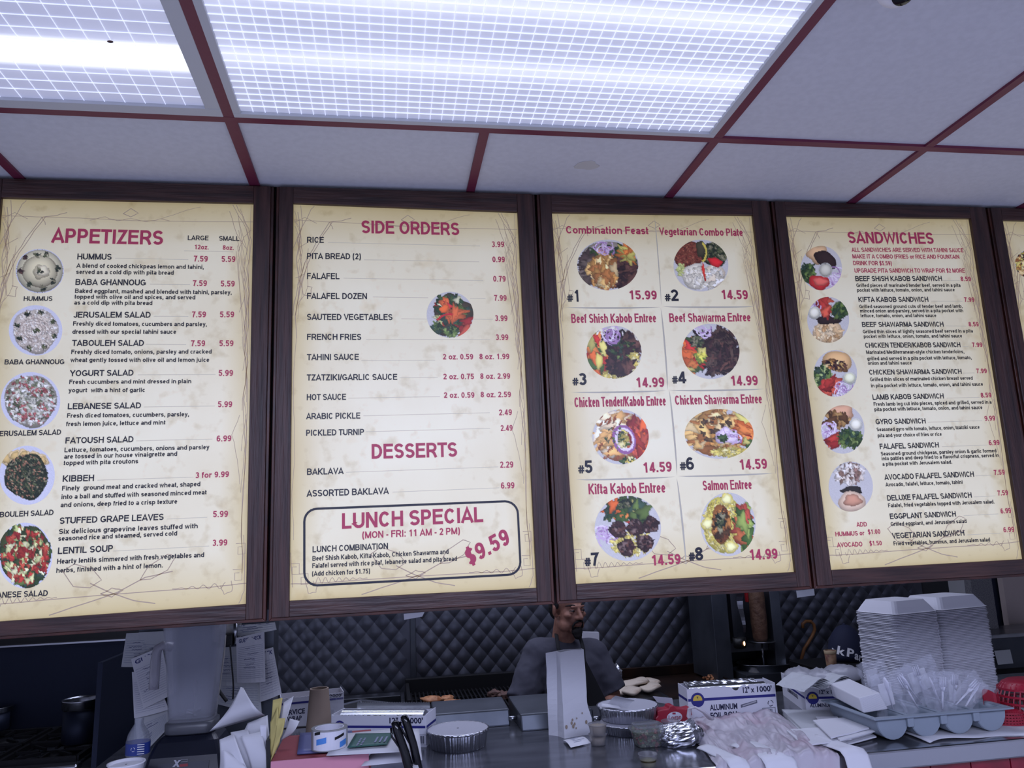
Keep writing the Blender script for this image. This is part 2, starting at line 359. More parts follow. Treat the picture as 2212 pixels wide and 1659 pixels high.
seam1 = W(893, 1420, YW).x; seam2 = W(1505, 1380, YW).x
for a, b in ((-1.25, seam1-.008), (seam1+.008, seam2-.01), (seam2+.01, 3.4)):
    o = obj('quilted_sheet', quilt(a, b, .9, 2.7), 'quilt_steel', bw, smooth=True)
for sx in (seam1, seam2):
    obj('seam_strip', MB().box(sx-.016, sx+.016, YW-.002, YW+.02, .9, 2.7), 'dark_steel', bw, bevel=.003)
# ================================================================ CEILING FIXTURES
mat('lens_edge', C(235, 238, 255), .3, emis=DIFF_E*.48, ecol=(.66, .72, 1.0, 1))
def lens_mat(name, bands, base, col, hi):
    m = bpy.data.materials.new(name); m.use_nodes = True; nt = m.node_tree; b = nt.nodes['Principled BSDF']
    b.inputs['Base Color'].default_value = (.5, .5, .55, 1); b.inputs['Roughness'].default_value = .25
    tc = nt.nodes.new('ShaderNodeUVMap'); sx = nt.nodes.new('ShaderNodeSeparateXYZ'); nt.links.new(tc.outputs[0], sx.inputs[0])
    rp = nt.nodes.new('ShaderNodeValToRGB'); rp.color_ramp.interpolation = 'B_SPLINE'
    e = rp.color_ramp.elements; e[0].position = 0; e[0].color = (base,)*3+(1,); e[1].position = 1; e[1].color = (base,)*3+(1,)
    for pos, val in bands: q = e.new(pos); q.color = (val,)*3+(1,)
    nt.links.new(sx.outputs[1], rp.inputs[0])
    mx = nt.nodes.new('ShaderNodeMix'); mx.data_type = 'RGBA'; nt.links.new(rp.outputs[0], mx.inputs[0]); mx.inputs[6].default_value = col; mx.inputs[7].default_value = hi
    nt.links.new(mx.outputs[2], b.inputs['Emission Color'])
    ml = nt.nodes.new('ShaderNodeMath'); ml.operation = 'MULTIPLY'; nt.links.new(rp.outputs[0], ml.inputs[0]); ml.inputs[1].default_value = DIFF_E
    nt.links.new(ml.outputs[0], b.inputs['Emission Strength'])
    MATS[name] = m; return m
lens_mat('lens_prismatic', [(.08, .25), (.2, .27), (.32, .32), (.4, .62), (.46, .36), (.58, .28), (.7, .34), (.78, .66), (.85, .36), (.95, .24)], .24, (.56, .62, 1.0, 1), (.9, .94, 1.0, 1))
lens_mat('lens_clear', [(.1, .25), (.24, .27), (.275, .9), (.29, 1.0), (.40, 1.0), (.42, .9), (.455, .30), (.6, .24), (.72, .3), (.78, 1.0), (.86, 1.0), (.9, .26)], .22, (.52, .58, 1.0, 1), (.93, .96, 1.0, 1))
mat('dark_fitting', C(70, 45, 40), .6)
def fixture(x0, x1, clear, label):
    y0, y1 = YT-TS+tee/2, YT-tee/2
    t = thing('ceiling_light', label, 'ceiling light', ((x0+x1)/2, (y0+y1)/2, CZ-.01), 'fluorescent panels in the ceiling grid')
    x0 += tee/2; x1 -= tee/2
    fw = .034 if clear else .018
    m = MB()
    for a, b, c, d in ((x0, x1, y0, y0+fw), (x0, x1, y1-fw, y1)): m.box(a, b, c, d, CZ-.004, CZ+.012)
    for a, b in ((x0, x0+fw), (x1-fw, x1)): m.box(a, b, y0+fw, y1-fw, CZ-.004, CZ+.012)
    m.box(x0, x1, y0, y1, CZ+.09, CZ+.1).box(x0, x0+.004, y0, y1, CZ+.012, CZ+.09).box(x1-.004, x1, y0, y1, CZ+.012, CZ+.09).box(x0, x1, y0, y0+.004, CZ+.012, CZ+.09).box(x0, x1, y1-.004, y1, CZ+.012, CZ+.09)
    obj('housing', m, 'fixture_white', t, bevel=.0015)
    a, b, c, d = x0+fw, x1-fw, y0+fw, y1-fw
    m = MB(); m.quad((a, d, CZ+.004), (b, d, CZ+.004), (b, c, CZ+.004), (a, c, CZ+.004))
    o = obj('diffuser', m, 'lens_clear' if clear else 'lens_prismatic', t)
    uv = o.data.uv_layers.new(name='UVMap')
    for i, q in enumerate(((0, 0), (1, 0), (1, 1), (0, 1))): uv.data[i].uv = q
    m = MB(); n = 26 if clear else 42; k = 14 if clear else 22; h = .0016 if clear else .0022; ww = .0004 if clear else .0006
    for i in range(1, n):
        x = a+(b-a)*i/n
        m.box(x-ww, x+ww, c, d, CZ+.004-h, CZ+.0041)
    for j in range(1, k):
        y = c+(d-c)*j/k
        m.box(a, b, y-ww, y+ww, CZ+.004-h*1.15, CZ+.0041)
    o = obj('lens_ribs', m, 'lens_edge', t); o['kind'] = 'stuff'
    return t
L1 = fixture(X0-2*TS, X0, True, 'ceiling light at the left with a clear glowing tube band and wide white rim')
L2 = fixture(X0, X0+2*TS, False, 'large ceiling light in the middle with a finely gridded prismatic lens')
p = WZ(238, 92, CZ-.002)
tag(obj('dead_insect', MB().ell((p.x, p.y, CZ), (.006, .0035, .002)), 'dark_fitting'), 'small brown dead insect on the lens of the left ceiling light', 'insect')
# dome camera
p = WZ(1937, -22, CZ-.05)
t = thing('dome_camera', 'white dome security camera with a black eye on the ceiling tile', 'camera', (p.x, p.y, CZ-.001))
mat('camera_white', C(225, 225, 230), .35); mat('gloss_black', C(8, 9, 14), .12)
obj('base', MB().lathe([(.055, 0), (.057, -.008), (.056, -.018), (.046, -.024)][::-1], (p.x, p.y, CZ), 32), 'camera_white', t, smooth=True)
R = Matrix.Rotation(math.radians(-30), 3, 'Z') @ Matrix.Rotation(math.radians(38), 3, 'X')
obj('ball', MB().ell((p.x, p.y, CZ-.044), (.036, .036, .036), n=28), 'camera_white', t, smooth=True)
m = MB(); cc = Vector((p.x, p.y, CZ-.044))
ax = Vector((.10, -.62, -.78)).normalized(); q0 = ax.cross(Vector((1, 0, 0))).normalized(); q1 = ax.cross(q0)
vs = []; N = 24
for j, (aa) in enumerate((.05, .25, .5, .72, .78)):
    for i in range(N): vs.append(cc+(ax*math.cos(aa)+(q0*math.cos(2*PI*i/N)+q1*math.sin(2*PI*i/N))*math.sin(aa))*.0368)
m.add(vs, [(j*N+i, j*N+(i+1) % N, (j+1)*N+(i+1) % N, (j+1)*N+i) for j in range(4) for i in range(N)]+[tuple(range(N))])
obj('eye_window', m, 'gloss_black', t, smooth=True)
# ================================================================ MENU BOARDS
YP = YB+.012                                     # the printed sheet, set back in its frame
def parchment():
    m = bpy.data.materials.new('parchment'); m.use_nodes = True; nt = m.node_tree; b = nt.nodes['Principled BSDF']; L = nt.links.new
    tc = nt.nodes.new('ShaderNodeTexCoord'); uv = nt.nodes.new('ShaderNodeUVMap')
    def N(scale, lo, hi, c0, c1, det=6, src=None):
        n = nt.nodes.new('ShaderNodeTexNoise'); n.inputs['Scale'].default_value = scale; n.inputs['Detail'].default_value = det
        L(tc.outputs['Object'], n.inputs['Vector']); r = nt.nodes.new('ShaderNodeValToRGB'); r.color_ramp.elements[0].position = lo; r.color_ramp.elements[1].position = hi
        r.color_ramp.elements[0].color = c0; r.color_ramp.elements[1].color = c1; L(n.outputs['Fac'], r.inputs[0]); return r
    def mix(kind, fac, a, c):
        x = nt.nodes.new('ShaderNodeMix'); x.data_type = 'RGBA'; x.blend_type = kind
        if isinstance(fac, float): x.inputs[0].default_value = fac
        else: L(fac, x.inputs[0])
        for s, k in ((a, 6), (c, 7)):
            if isinstance(s, tuple): x.inputs[k].default_value = s
            else: L(s, x.inputs[k])
        return x.outputs[2]
    base = N(3.2, .35, .7, C(236, 230, 203), C(226, 217, 186))
    fine = N(26, .56, .76, C(255, 255, 255), C(214, 203, 178), 8)
    c = mix('MULTIPLY', .55, base.outputs[0], fine.outputs[0])
    spots = N(9, .66, .76, (1, 1, 1, 1), C(226, 205, 160), 3)
    c = mix('MULTIPLY', .3, c, spots.outputs[0])
    # the print yellows towards the borders of the sheet, with backlight falloff painted in
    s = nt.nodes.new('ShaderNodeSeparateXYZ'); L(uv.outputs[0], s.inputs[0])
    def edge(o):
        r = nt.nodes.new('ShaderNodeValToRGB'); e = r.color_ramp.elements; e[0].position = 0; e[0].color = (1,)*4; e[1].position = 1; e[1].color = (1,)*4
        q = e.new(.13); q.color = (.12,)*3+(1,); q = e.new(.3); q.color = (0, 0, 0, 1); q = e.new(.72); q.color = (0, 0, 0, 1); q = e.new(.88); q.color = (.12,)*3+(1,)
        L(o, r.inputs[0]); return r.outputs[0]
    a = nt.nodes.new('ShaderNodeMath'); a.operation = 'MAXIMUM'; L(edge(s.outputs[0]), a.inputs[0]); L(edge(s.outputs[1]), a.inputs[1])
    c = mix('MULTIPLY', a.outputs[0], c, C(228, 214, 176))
    L(c, b.inputs['Base Color']); L(c, b.inputs['Emission Color']); b.inputs['Emission Strength'].default_value = BOARD_E; b.inputs['Roughness'].default_value = .32
    MATS['parchment'] = m
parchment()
mat('print_black', C(32, 34, 46), .4, emis=BOARD_E*.9)
mat('print_red', C(160, 52, 84), .4, emis=BOARD_E*.95)
mat('print_line', C(192, 186, 168), .4, emis=BOARD_E)
mat('print_sketch', C(164, 146, 130), .4, emis=BOARD_E)
mat('print_shade', C(172, 168, 158), .4, emis=BOARD_E)
m = mat('print_photo', (1, 1, 1, 1), .35, emis=BOARD_E)
_a = m.node_tree.nodes.new('ShaderNodeVertexColor'); _a.layer_name = 'print'
for k in ('Base Color', 'Emission Color'): m.node_tree.links.new(_a.outputs[0], m.node_tree.nodes['Principled BSDF'].inputs[k])
Z = {'A': (0, 400, 3.3183), 'B': (0, 880, 3.3183), 'C': (580, 400, 3.3183), 'D': (580, 860, 3.31875), 'E': (1160, 420, 3.6867), 'F': (1160, 840, 3.4567), 'G': (1660, 440, 3.9493), 'H': (1660, 840, 3.6069)}
def zp(z, x, y): a, b, s = Z[z]; return a+x/s, b+y/s
def bp(px, py, lift=0): return W(px, py, YP-lift)
# outer frame x extents, opening corners (photo pixels TL TR BR BL)
zbx = [-.92, -.30, .44, 1.19, 1.86, 2.7]; zbz = [CAMZ-.192, CAMZ-.1835, CAMZ-.180, CAMZ-.178, CAMZ-.1755, CAMZ-.173]
def zbot(x): return float(np.interp(x, zbx, zbz))
BOARDS = [
 ('menu board at the far left listing appetizers with five salad photos', -1.055, -.307, None),
 ('menu board of side orders and desserts with a boxed lunch special', -.300, .440, ((633, 438), (1118, 457), (1160, 1270), (625, 1298))),
 ('menu board with eight numbered entree plates in a two by four grid', .447, 1.186, ((1192, 458), (1626.5, 464), (1719.7, 1235.7), (1244.8, 1261.8))),
 ('menu board of sandwiches with five round plate photos down its left side', 1.193, 1.944, ((1698, 465.3), (2098, 471), None, (1796.4, 1231.5))),
 ('menu board cut off by the right edge of the picture', 1.951, 2.70, None)]
ROOTS = []; RED = []; BLK = []; LIN = []; SKT = []; BQ = []
for label, xa, xb, q in BOARDS:
    if q and q[2]:
        TLc, TRc, BRc, BLc = [W(*c, YB) for c in q]
    elif q:
        TLc, TRc, BLc = W(*q[0], YB), W(*q[1], YB), W(*q[3], YB); BRc = Vector((TRc.x-.006, YB, BLc.z+.003))
    elif xa < 0:
        TRc, BRc = W(547, 438, YB), W(531, 1305, YB); TLc = TRc+Vector((-.645, 0, -.003)); BLc = Vector((TLc.x+.006, YB, W(0, 1343, YB).z-.001))
    else:
        TLc = Vector((xa+.045, YB, CAMZ+.953)); TRc = TLc+Vector((.655, 0, .003)); BLc = Vector((TLc.x+.004, YB, CAMZ-.127)); BRc = BLc+Vector((.65, 0, 0))
    t = thing('menu_board', label, 'menu board', ((xa+xb)/2, YB+.035, zbot((xa+xb)/2)), 'lit menu boards in wooden frames over the counter'); ROOTS.append(t)
    zt = CZ-.006; e = .008; y0, y1 = YB, YB+.032
    def P8(a, b, c, d, n=y0, k=y1):    # front quad a b c d (bl br tr tl) pushed back
        m = MB(); f = lambda p, y: (p[0], y, p[1])
        return m.hexa([f(a, n), f(b, n), f(b, k), f(a, k), f(d, n), f(c, n), f(c, k), f(d, k)])
    zl, zr = zbot(xa)+e, zbot(xb)-0+e
    yl = lambda p: (p.x, p.z)
    sl = obj('frame_stile', P8((xa+e, zl), (BLc.x, zbot(BLc.x)+e), (TLc.x, zt), (xa+e, zt)), 'wood_v', t, bevel=.0018)
    sr = obj('frame_stile', P8((BRc.x, zbot(BRc.x)+e), (xb-e, zr), (xb-e, zt), (TRc.x, zt)), 'wood_v', t, bevel=.0018)
    obj('frame_rail', P8((BLc.x, zbot(BLc.x)+e), (BRc.x, zbot(BRc.x)+e), yl(BRc), yl(BLc)), 'wood_h', t, bevel=.0018)
    obj('frame_rail', P8(yl(TLc), yl(TRc), (TRc.x, zt), (TLc.x, zt)), 'wood_h', t, bevel=.0018)
    m = P8((xa, zbot(xa)), (xb, zbot(xb)), (xb-e, zr), (xa+e, zl), y0+.005, y1+.004)
    for (a, b) in ((xa, xa+e), (xb-e, xb)):
        zz = zl if a == xa else zr
        q0 = P8((a, zz-e if (a == xa) else zz), (b, zz if a == xa else zz-e), (b, zt), (a, zt), y0+.005, y1+.004)
        m.add(q0.v, q0.f)
    obj('edge_moulding', m, 'wood_edge', t, bevel=.0015)
    obj('light_box', MB().box(xa+.015, xb-.015, YB+.036, YB+.078, zbot(xb)+.03, zt-.004), 'black', t)
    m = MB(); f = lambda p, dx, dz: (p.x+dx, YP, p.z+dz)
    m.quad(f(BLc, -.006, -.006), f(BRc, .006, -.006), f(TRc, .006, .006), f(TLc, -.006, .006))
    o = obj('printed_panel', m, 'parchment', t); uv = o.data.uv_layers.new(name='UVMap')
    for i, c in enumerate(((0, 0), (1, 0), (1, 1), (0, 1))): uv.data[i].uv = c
    RED.append(MB()); BLK.append(MB()); LIN.append(MB()); SKT.append(MB()); BQ.append((TLc, TRc, BRc, BLc))
def ribbon(acc, pts, wd, lift=.0006, closed=False):
    pts = [Vector(p) for p in pts]; n = len(pts); vs = []
    for i, p in enumerate(pts):
        a = pts[(i-1) % n] if (closed or i) else p; b = pts[(i+1) % n] if (closed or i < n-1) else p
        t = (b-a); t = t.normalized() if t.length else Vector((1, 0, 0)); s = Vector((-t.z, 0, t.x))*wd/2
        o = Vector((0, -lift, 0)); vs += [p+s+o, p-s+o]
    fs = [((2*i), (2*i+1), (2*((i+1) % n)+1), (2*((i+1) % n))) for i in range(n if closed else n-1)]
    acc.add(vs, fs)
def line(b, z, x0, y0, x1, y1): ribbon(LIN[b], [bp(*zp(z, x0, y0)), bp(*zp(z, x1, y1))], .0014, .0004)
def T(b, z, s, x0, y0, x1, y1, h, col='K', up=None, off=.02):
    o = bp(*zp(z, x0, y0)); a = bp(*zp(z, x1, y1))-o
    if up: u = bp(*zp(z, x0+up[0], y0+up[1]))-o
    else:
        tx, ty = zp(z, x0, y0); u = Vector((0, 0, (bp(*zp(z, x0, y0-h))-o).length))
    stext((RED if col == 'R' else BLK)[b], s, o, a, u, (.205 if h > 60 or up else .19) if s.upper() == s else .195, .0012)
A = [
 ('A','APPETIZERS',367,413,1168,429,104,'R'),('A','LARGE',1346,395,1495,397,34,'K'),('A','SMALL',1571,399,1716,401,34,'K'),
 ('A','12oz.',1393,460,1497,462,33,'R'),('A','8oz.',1597,464,1677,466,33,'R'),
 ('A','HUMMUS',554,534,800,536,43,'K'),('A','7.59',1388,548,1489,550,42,'R'),('A','5.59',1588,551,1687,552,42,'R'),
 ('A','A blend of cooked chickpeas lemon and tahini,',548,592,1462,602,31,'K'),('A','served as a cold dip with pita bread',546,637,1245,643,31,'K'),
 ('A','BABA GHANNOUG',541,716,1045,720,43,'K'),('A','7.59',1381,724,1483,725,42,'R'),('A','5.59',1582,727,1682,728,42,'R'),
 ('A','Baked eggplant, mashed and blended with tahini, parsley,',538,773,1662,784,31,'K'),('A','topped with olive oil and spices, and served',535,815,1400,820,31,'K'),('A','as a cold dip with pita bread',532,857,1092,860,31,'K'),
 ('A','JERUSALEM SALAD',527,951,1080,951,43,'K'),('A','7.59',1375,948,1476,948,42,'R'),('A','5.59',1576,948,1678,948,42,'R'),
 ('A','Freshly diced tomatoes, cucumbers and parsley,',524,1008,1484,1012,31,'K'),('A','dressed with our special tahini sauce',519,1066,1263,1066,31,'K'),
 ('A','TABOULEH SALAD',516,1153,1032,1153,43,'K'),('A','7.59',1368,1155,1470,1155,42,'R'),('A','5.59',1572,1155,1673,1155,42,'R'),
 ('A','Freshly diced tomato, onions, parsley and cracked',511,1211,1517,1208,31,'K'),('A','wheat gently tossed with olive oil and lemon juice',506,1268,1500,1267,31,'K'),
 ('A','YOGURT SALAD',501,1370,957,1366,43,'K'),('A','5.99',1567,1368,1670,1368,43,'R'),
 ('A','Fresh cucumbers and mint dressed in plain',497,1426,1371,1420,31,'K'),('A','yogurt  with a hint of garlic',492,1485,1041,1483,31,'K'),
 ('A','LEBANESE SALAD',486,1607,1011,1600,43,'K'),('A','5.99',1562,1592,1664,1592,43,'R'),
 ('A','HUMMUS',170,831,376,831,34,'K'),('A','BABA GHANNOUG',33,1286,461,1284,36,'K'),
 ('B','Fresh diced tomatoes, cucumbers, parsley,',481,75,1356,64,32,'K'),('B','fresh lemon juice, lettuce and mint',475,135,1186,123,32,'K'),
 ('B','JERUSALEM SALAD',-30,208,438,196,38,'K'),('B','FATOUSH SALAD',469,260,957,250,44,'K'),('B','6.99',1553,245,1658,243,43,'R'),
 ('B','Lettuce, tomatoes, cucumbers, onions and parsley',463,322,1500,300,33,'K'),('B','are tossed in our house vinaigrette and',460,369,1270,348,33,'K'),('B','topped with pita croutons',457,415,991,401,33,'K'),
 ('B','TABOULEH SALAD',-70,792,384,772,40,'K'),('B','KIBBEH',450,534,674,528,46,'K'),('B','3 for 9.99',1400,508,1641,499,42,'R'),
 ('B','Finely  ground meat and cracked wheat, shaped',445,597,1436,565,34,'K'),('B','into a ball and stuffed with seasoned minced meat',440,658,1481,624,34,'K'),('B','and onions, deep fried to a crisp texture',435,716,1271,690,34,'K'),
 ('B','STUFFED GRAPE LEAVES',428,836,1173,807,46,'K'),('B','5.99',1527,788,1634,785,45,'R'),
 ('B','Six delicious grapevine leaves stuffed with',423,908,1418,866,36,'K'),('B','seasoned rice and steamed, served cold',418,957,1270,918,34,'K'),
 ('B','LENTIL SOUP',415,1052,810,1033,47,'K'),('B','3.99',1522,994,1629,990,45,'R'),
 ('B','Hearty lentils simmered with fresh vegetables and',409,1122,1463,1073,36,'K'),('B','herbs, finished with a hint of lemon.',404,1186,1168,1147,35,'K'),('B','LEBANESE SALAD',-125,1370,343,1352,43,'K')]
for q in A: T(0, q[0], q[1], *q[2:6], q[6], q[7])
for q in (('A',1320,471,1672,478),('A',825,524,1350,534),('A',1075,710,1362,713),('A',1102,940,1350,941),('A',1045,1141,1335,1143),('A',988,1360,1545,1357),('A',1032,1590,1540,1583),
          ('B',977,240,1523,227),('B',698,522,1388,500),('B',1196,800,1485,788),('B',812,1030,1500,994)): line(0, *q)
B2 = [('C','SIDE ORDERS',667,345,1368,360,92,'R'),('C','RICE',276,414,397,415,43,'K'),('C','3.99',1600,445,1689,445,41,'R'),('C','PITA BREAD (2)',276,530,662,533,43,'K'),('C','0.99',1605,553,1694,554,41,'R'),
 ('C','FALAFEL',276,674,509,675,44,'K'),('C','0.79',1611,692,1700,693,41,'R'),('C','FALAFEL DOZEN',276,817,706,818,44,'K'),('C','7.99',1617,829,1707,830,41,'R'),
 ('C','SAUTEED VEGETABLES',276,967,889,968,44,'K'),('C','3.99',1623,974,1713,975,41,'R'),('C','FRENCH FRIES',276,1110,665,1110,44,'K'),('C','3.99',1629,1111,1719,1111,41,'R'),
 ('C','TAHINI SAUCE',275,1255,648,1253,44,'K'),('C','2 oz. 0.59',1250,1250,1467,1250,40,'R'),('C','8 oz. 1.99',1512,1249,1726,1248,40,'R'),
 ('C','TZATZIKI/GARLIC SAUCE',274,1401,923,1396,44,'K'),('C','2 oz. 0.75',1253,1392,1473,1391,40,'R'),('C','8 oz. 2.99',1518,1389,1732,1388,40,'R'),
 ('C','HOT SAUCE',274,1542,556,1539,44,'K'),('C','2 oz. 0.59',1257,1525,1476,1524,40,'R'),('C','8 oz. 2.59',1521,1521,1738,1520,40,'R'),
 ('D','ARABIC PICKLE',270,152,658,147,44,'K'),('D','2.49',1652,124,1745,122,42,'R'),('D','PICKLED TURNIP',270,271,686,264,44,'K'),('D','2.49',1664,236,1750,234,42,'R'),
 ('D','DESSERTS',740,436,1353,420,106,'R'),('D','BAKLAVA',276,551,539,544,46,'K'),('D','2.29',1660,500,1755,498,45,'R'),('D','ASSORTED BAKLAVA',273,708,863,687,48,'K'),('D','6.99',1667,649,1763,647,45,'R'),
 ('D','LUNCH SPECIAL',527,938,1540,888,112,'R'),('D','(MON - FRI: 11 AM - 2 PM)',673,1007,1372,975,50,'R'),('D','LUNCH COMBINATION',316,1106,857,1081,44,'K'),
 ('D','Beef Shish Kabob, Kifta Kabob, Chicken Shawarma and',315,1167,1291,1116,35,'K'),('D','Falafel served with rice pilaf, lebanese salad and pita bread',314,1219,1351,1166,35,'K'),('D','(Add chicken for $1.75)',313,1276,727,1256,35,'K')]
for q in B2: T(1, q[0], q[1], *q[2:6], q[6], q[7])
T(1, 'D', '$9.59', 1440, 1204, 1738, 1040, 0, 'R', up=(-42, -112))
for q in (('C',427,411,1517,437),('C',685,535,1510,550),('C',537,667,1538,684),('C',748,802,1145,807),('C',1445,812,1555,814),('C',952,958,1137,960),('C',1470,961,1607,963),('C',700,1106,1588,1108),('C',665,1258,1195,1255),('C',940,1381,1213,1377),('C',572,1527,1230,1516),
          ('D',680,127,1586,105),('D',698,241,1590,217),('D',556,532,1647,493),('D',890,674,1655,643)): line(1, *q)
pts = []
for cx, cy, a0 in ((350, 885, 180), (1695, 832, 90), (1712, 1175, 0), (350, 1250, -90)):
    for k in range(7):
        a = math.radians(a0-15*k); pts.append(bp(*zp('D', cx+93*math.cos(a), cy-(92)*math.sin(a))))
ribbon(BLK[1], pts, .0058, .0009, True)
B3 = [('E','Combination Feast',232,312,888,319,60,'R'),('E','Vegetarian Combo Plate',975,325,1640,333,60,'R'),('E','#',242,856,286,855,58,'K'),('E','1',300,855,338,855,94,'K'),('E','15.99',733,837,955,838,72,'R'),
 ('E','#',1020,852,1064,851,58,'K'),('E','2',1068,850,1128,850,92,'K'),('E','14.59',1468,835,1681,837,74,'R'),('E','Beef Shish Kabob Entree',274,1025,950,1019,72,'R'),('E','Beef Shawarma Entree',1055,1018,1702,1012,70,'R'),
 ('E','#',284,1522,330,1521,60,'K'),('E','3',333,1520,396,1519,96,'K'),('E','14.99',788,1537,1015,1535,78,'R'),('E','#',1078,1508,1122,1507,60,'K'),('E','4',1126,1506,1190,1505,95,'K'),('E','14.99',1543,1523,1760,1521,78,'R'),
 ('F','Chicken Tender/Kabob Entree',281,138,963,125,74,'R'),('F','Chicken Shawarma Entree',1032,120,1681,108,70,'R'),('F','#',309,632,354,631,60,'K'),('F','5',358,630,416,627,94,'K'),('F','14.59',792,627,1007,618,76,'R'),
 ('F','#',1069,608,1113,607,60,'K'),('F','6',1115,606,1174,604,95,'K'),('F','14.59',1512,604,1719,597,76,'R'),('F','Kifta Kabob Entree',386,788,960,775,79,'R'),('F','Salmon Entree',1240,758,1605,748,72,'R'),
 ('F','#',357,1325,402,1323,63,'K'),('F','7',404,1322,463,1318,98,'K'),('F','14.59',855,1320,1073,1308,78,'R'),('F','#',1136,1285,1180,1283,62,'K'),('F','8',1183,1282,1242,1279,98,'K'),('F','14.99',1587,1278,1798,1268,78,'R')]
for q in B3: T(2, q[0], q[1], *q[2:6], q[6], q[7])
G4 = [('G','SANDWICHES',682,338,1412,345,98,'R'),('G','ALL SANDWICHES ARE SERVED WITH TAHINI SAUCE',709,412,1663,416,36,'R'),('G','MAKE IT A COMBO (FRIES or RICE AND FOUNTAIN',717,468,1628,472,36,'R'),('G','DRINK FOR $5.59)',724,526,1052,528,37,'R'),('G','UPGRADE PITA SANDWICH TO WRAP FOR $2 MORE',735,590,1676,590,37,'R'),
 ('G','BEEF SHISH KABOB SANDWICH',742,662,1480,660,43,'K'),('G','8.59',1640,661,1727,662,38,'R'),('G','Grilled pieces of marinated tender beef, served in a pita',750,712,1637,710,30,'K'),('G','pocket with lettuce, tomato, onion, and tahini sauce',756,753,1588,749,30,'K'),
 ('G','KIFTA KABOB SANDWICH',768,840,1364,838,43,'K'),('G','7.99',1670,838,1757,838,38,'R'),('G','Grilled seasoned ground cuts of tender beef and lamb,',776,893,1655,889,30,'K'),('G','minced onion and parsley, served in a pita pocket with',782,930,1660,927,30,'K'),('G','lettuce, tomato, onion, and tahini sauce',786,970,1431,968,30,'K'),
 ('G','BEEF SHAWARMA SANDWICH',799,1053,1494,1050,43,'K'),('G','8.59',1708,1048,1793,1048,38,'R'),('G','Grilled thin slices of lightly seasoned beef served in a pita',806,1107,1743,1100,30,'K'),('G','pocket with lettuce, onion, tomato, and tahini sauce',813,1147,1651,1142,30,'K'),
 ('G','CHICKEN TENDER/KABOB SANDWICH',826,1230,1638,1225,43,'K'),('G','7.99',1737,1224,1825,1223,38,'R'),('G','Marinated Mediterranean-style chicken tenderloins,',834,1283,1670,1277,31,'K'),('G','grilled and served in a pita pocket with lettuce, tomato,',842,1337,1733,1328,31,'K'),('G','onion and tahini sauce',848,1376,1222,1373,31,'K'),
 ('G','CHICKEN SHAWARMA SANDWICH',860,1460,1648,1452,43,'K'),('G','7.99',1774,1447,1863,1446,39,'R'),('G','Grilled thin slices of marinated chicken breast served',867,1515,1742,1502,31,'K'),('G','in pita pocket with lettuce, tomato, onion, and tahini sauce',875,1568,1829,1554,31,'K'),
 ('H','LAMB KABOB SANDWICH',812,86,1366,76,41,'K'),('H','8.59',1655,69,1737,67,37,'R'),('H','Fresh lamb leg cut into pieces, spiced and grilled, served in a',820,134,1737,116,29,'K'),('H','pita pocket with lettuce, tomato, onion, and tahini sauce',826,174,1666,158,29,'K'),
 ('H','GYRO SANDWICH',836,277,1225,270,41,'K'),('H','9.99',1685,250,1766,247,38,'R'),('H','Seasoned gyro with tomato, lettuce, onion, tzatziki sauce',844,331,1644,311,29,'K'),('H','pita and your choice of fries or rice',851,378,1349,366,29,'K'),
 ('H','FALAFEL SANDWICH',868,470,1328,457,42,'K'),('H','6.99',1718,440,1800,437,39,'R'),('H','Seasoned ground chickpeas, parsley onion & garlic formed',876,520,1775,495,29,'K'),('H','into patties and deep fried to a flavorful crispness, served in',882,557,1794,531,29,'K'),('H','a pita pocket with Jerusalem salad.',888,600,1431,583,29,'K'),
 ('H','AVOCADO FALAFEL SANDWICH',904,710,1601,685,43,'K'),('H','7.59',1757,672,1841,668,39,'R'),('H','Avocado, falafel, lettuce, tomato, tahini',912,761,1513,740,30,'K'),
 ('H','DELUXE FALAFEL SANDWICH',926,872,1584,848,43,'K'),('H','7.59',1785,832,1867,828,39,'R'),('H','Falafel, fried vegetables topped with Jerusalem salad.',933,924,1761,893,31,'K'),
 ('H','EGGPLANT SANDWICH',947,1015,1461,995,43,'K'),('H','6.99',1810,972,1890,968,40,'R'),('H','Grilled eggplant, and Jerusalem salad',953,1069,1543,1045,31,'K'),
 ('H','VEGETARIAN SANDWICH',965,1167,1526,1143,44,'K'),('H','6.99',1832,1118,1915,1114,40,'R'),('H','Fried vegetables, hummus, and Jerusalem salad',975,1221,1726,1189,32,'K'),
 ('H','ADD',686,1075,767,1072,36,'R'),('H','HUMMUS or',522,1150,747,1140,36,'R'),('H','$1.00',776,1133,871,1129,37,'R'),('H','AVOCADO',534,1235,732,1227,37,'R'),('H','$1.50',788,1223,883,1219,37,'R')]
for q in G4: T(3, q[0], q[1], *q[2:6], q[6], q[7], off=.014)
for q in (('G',1485,655,1630,655),('G',1388,833,1655,833),('G',1515,1043,1685,1044),('G',1655,1220,1707,1220),('G',1655,1446,1757,1444),('H',1388,72,1645,66),('H',1240,260,1665,248),('H',1350,450,1705,438),('H',1612,678,1737,673),('H',1600,842,1768,834),('H',1520,988,1790,974),('H',1545,1138,1805,1124)): line(3, *q)
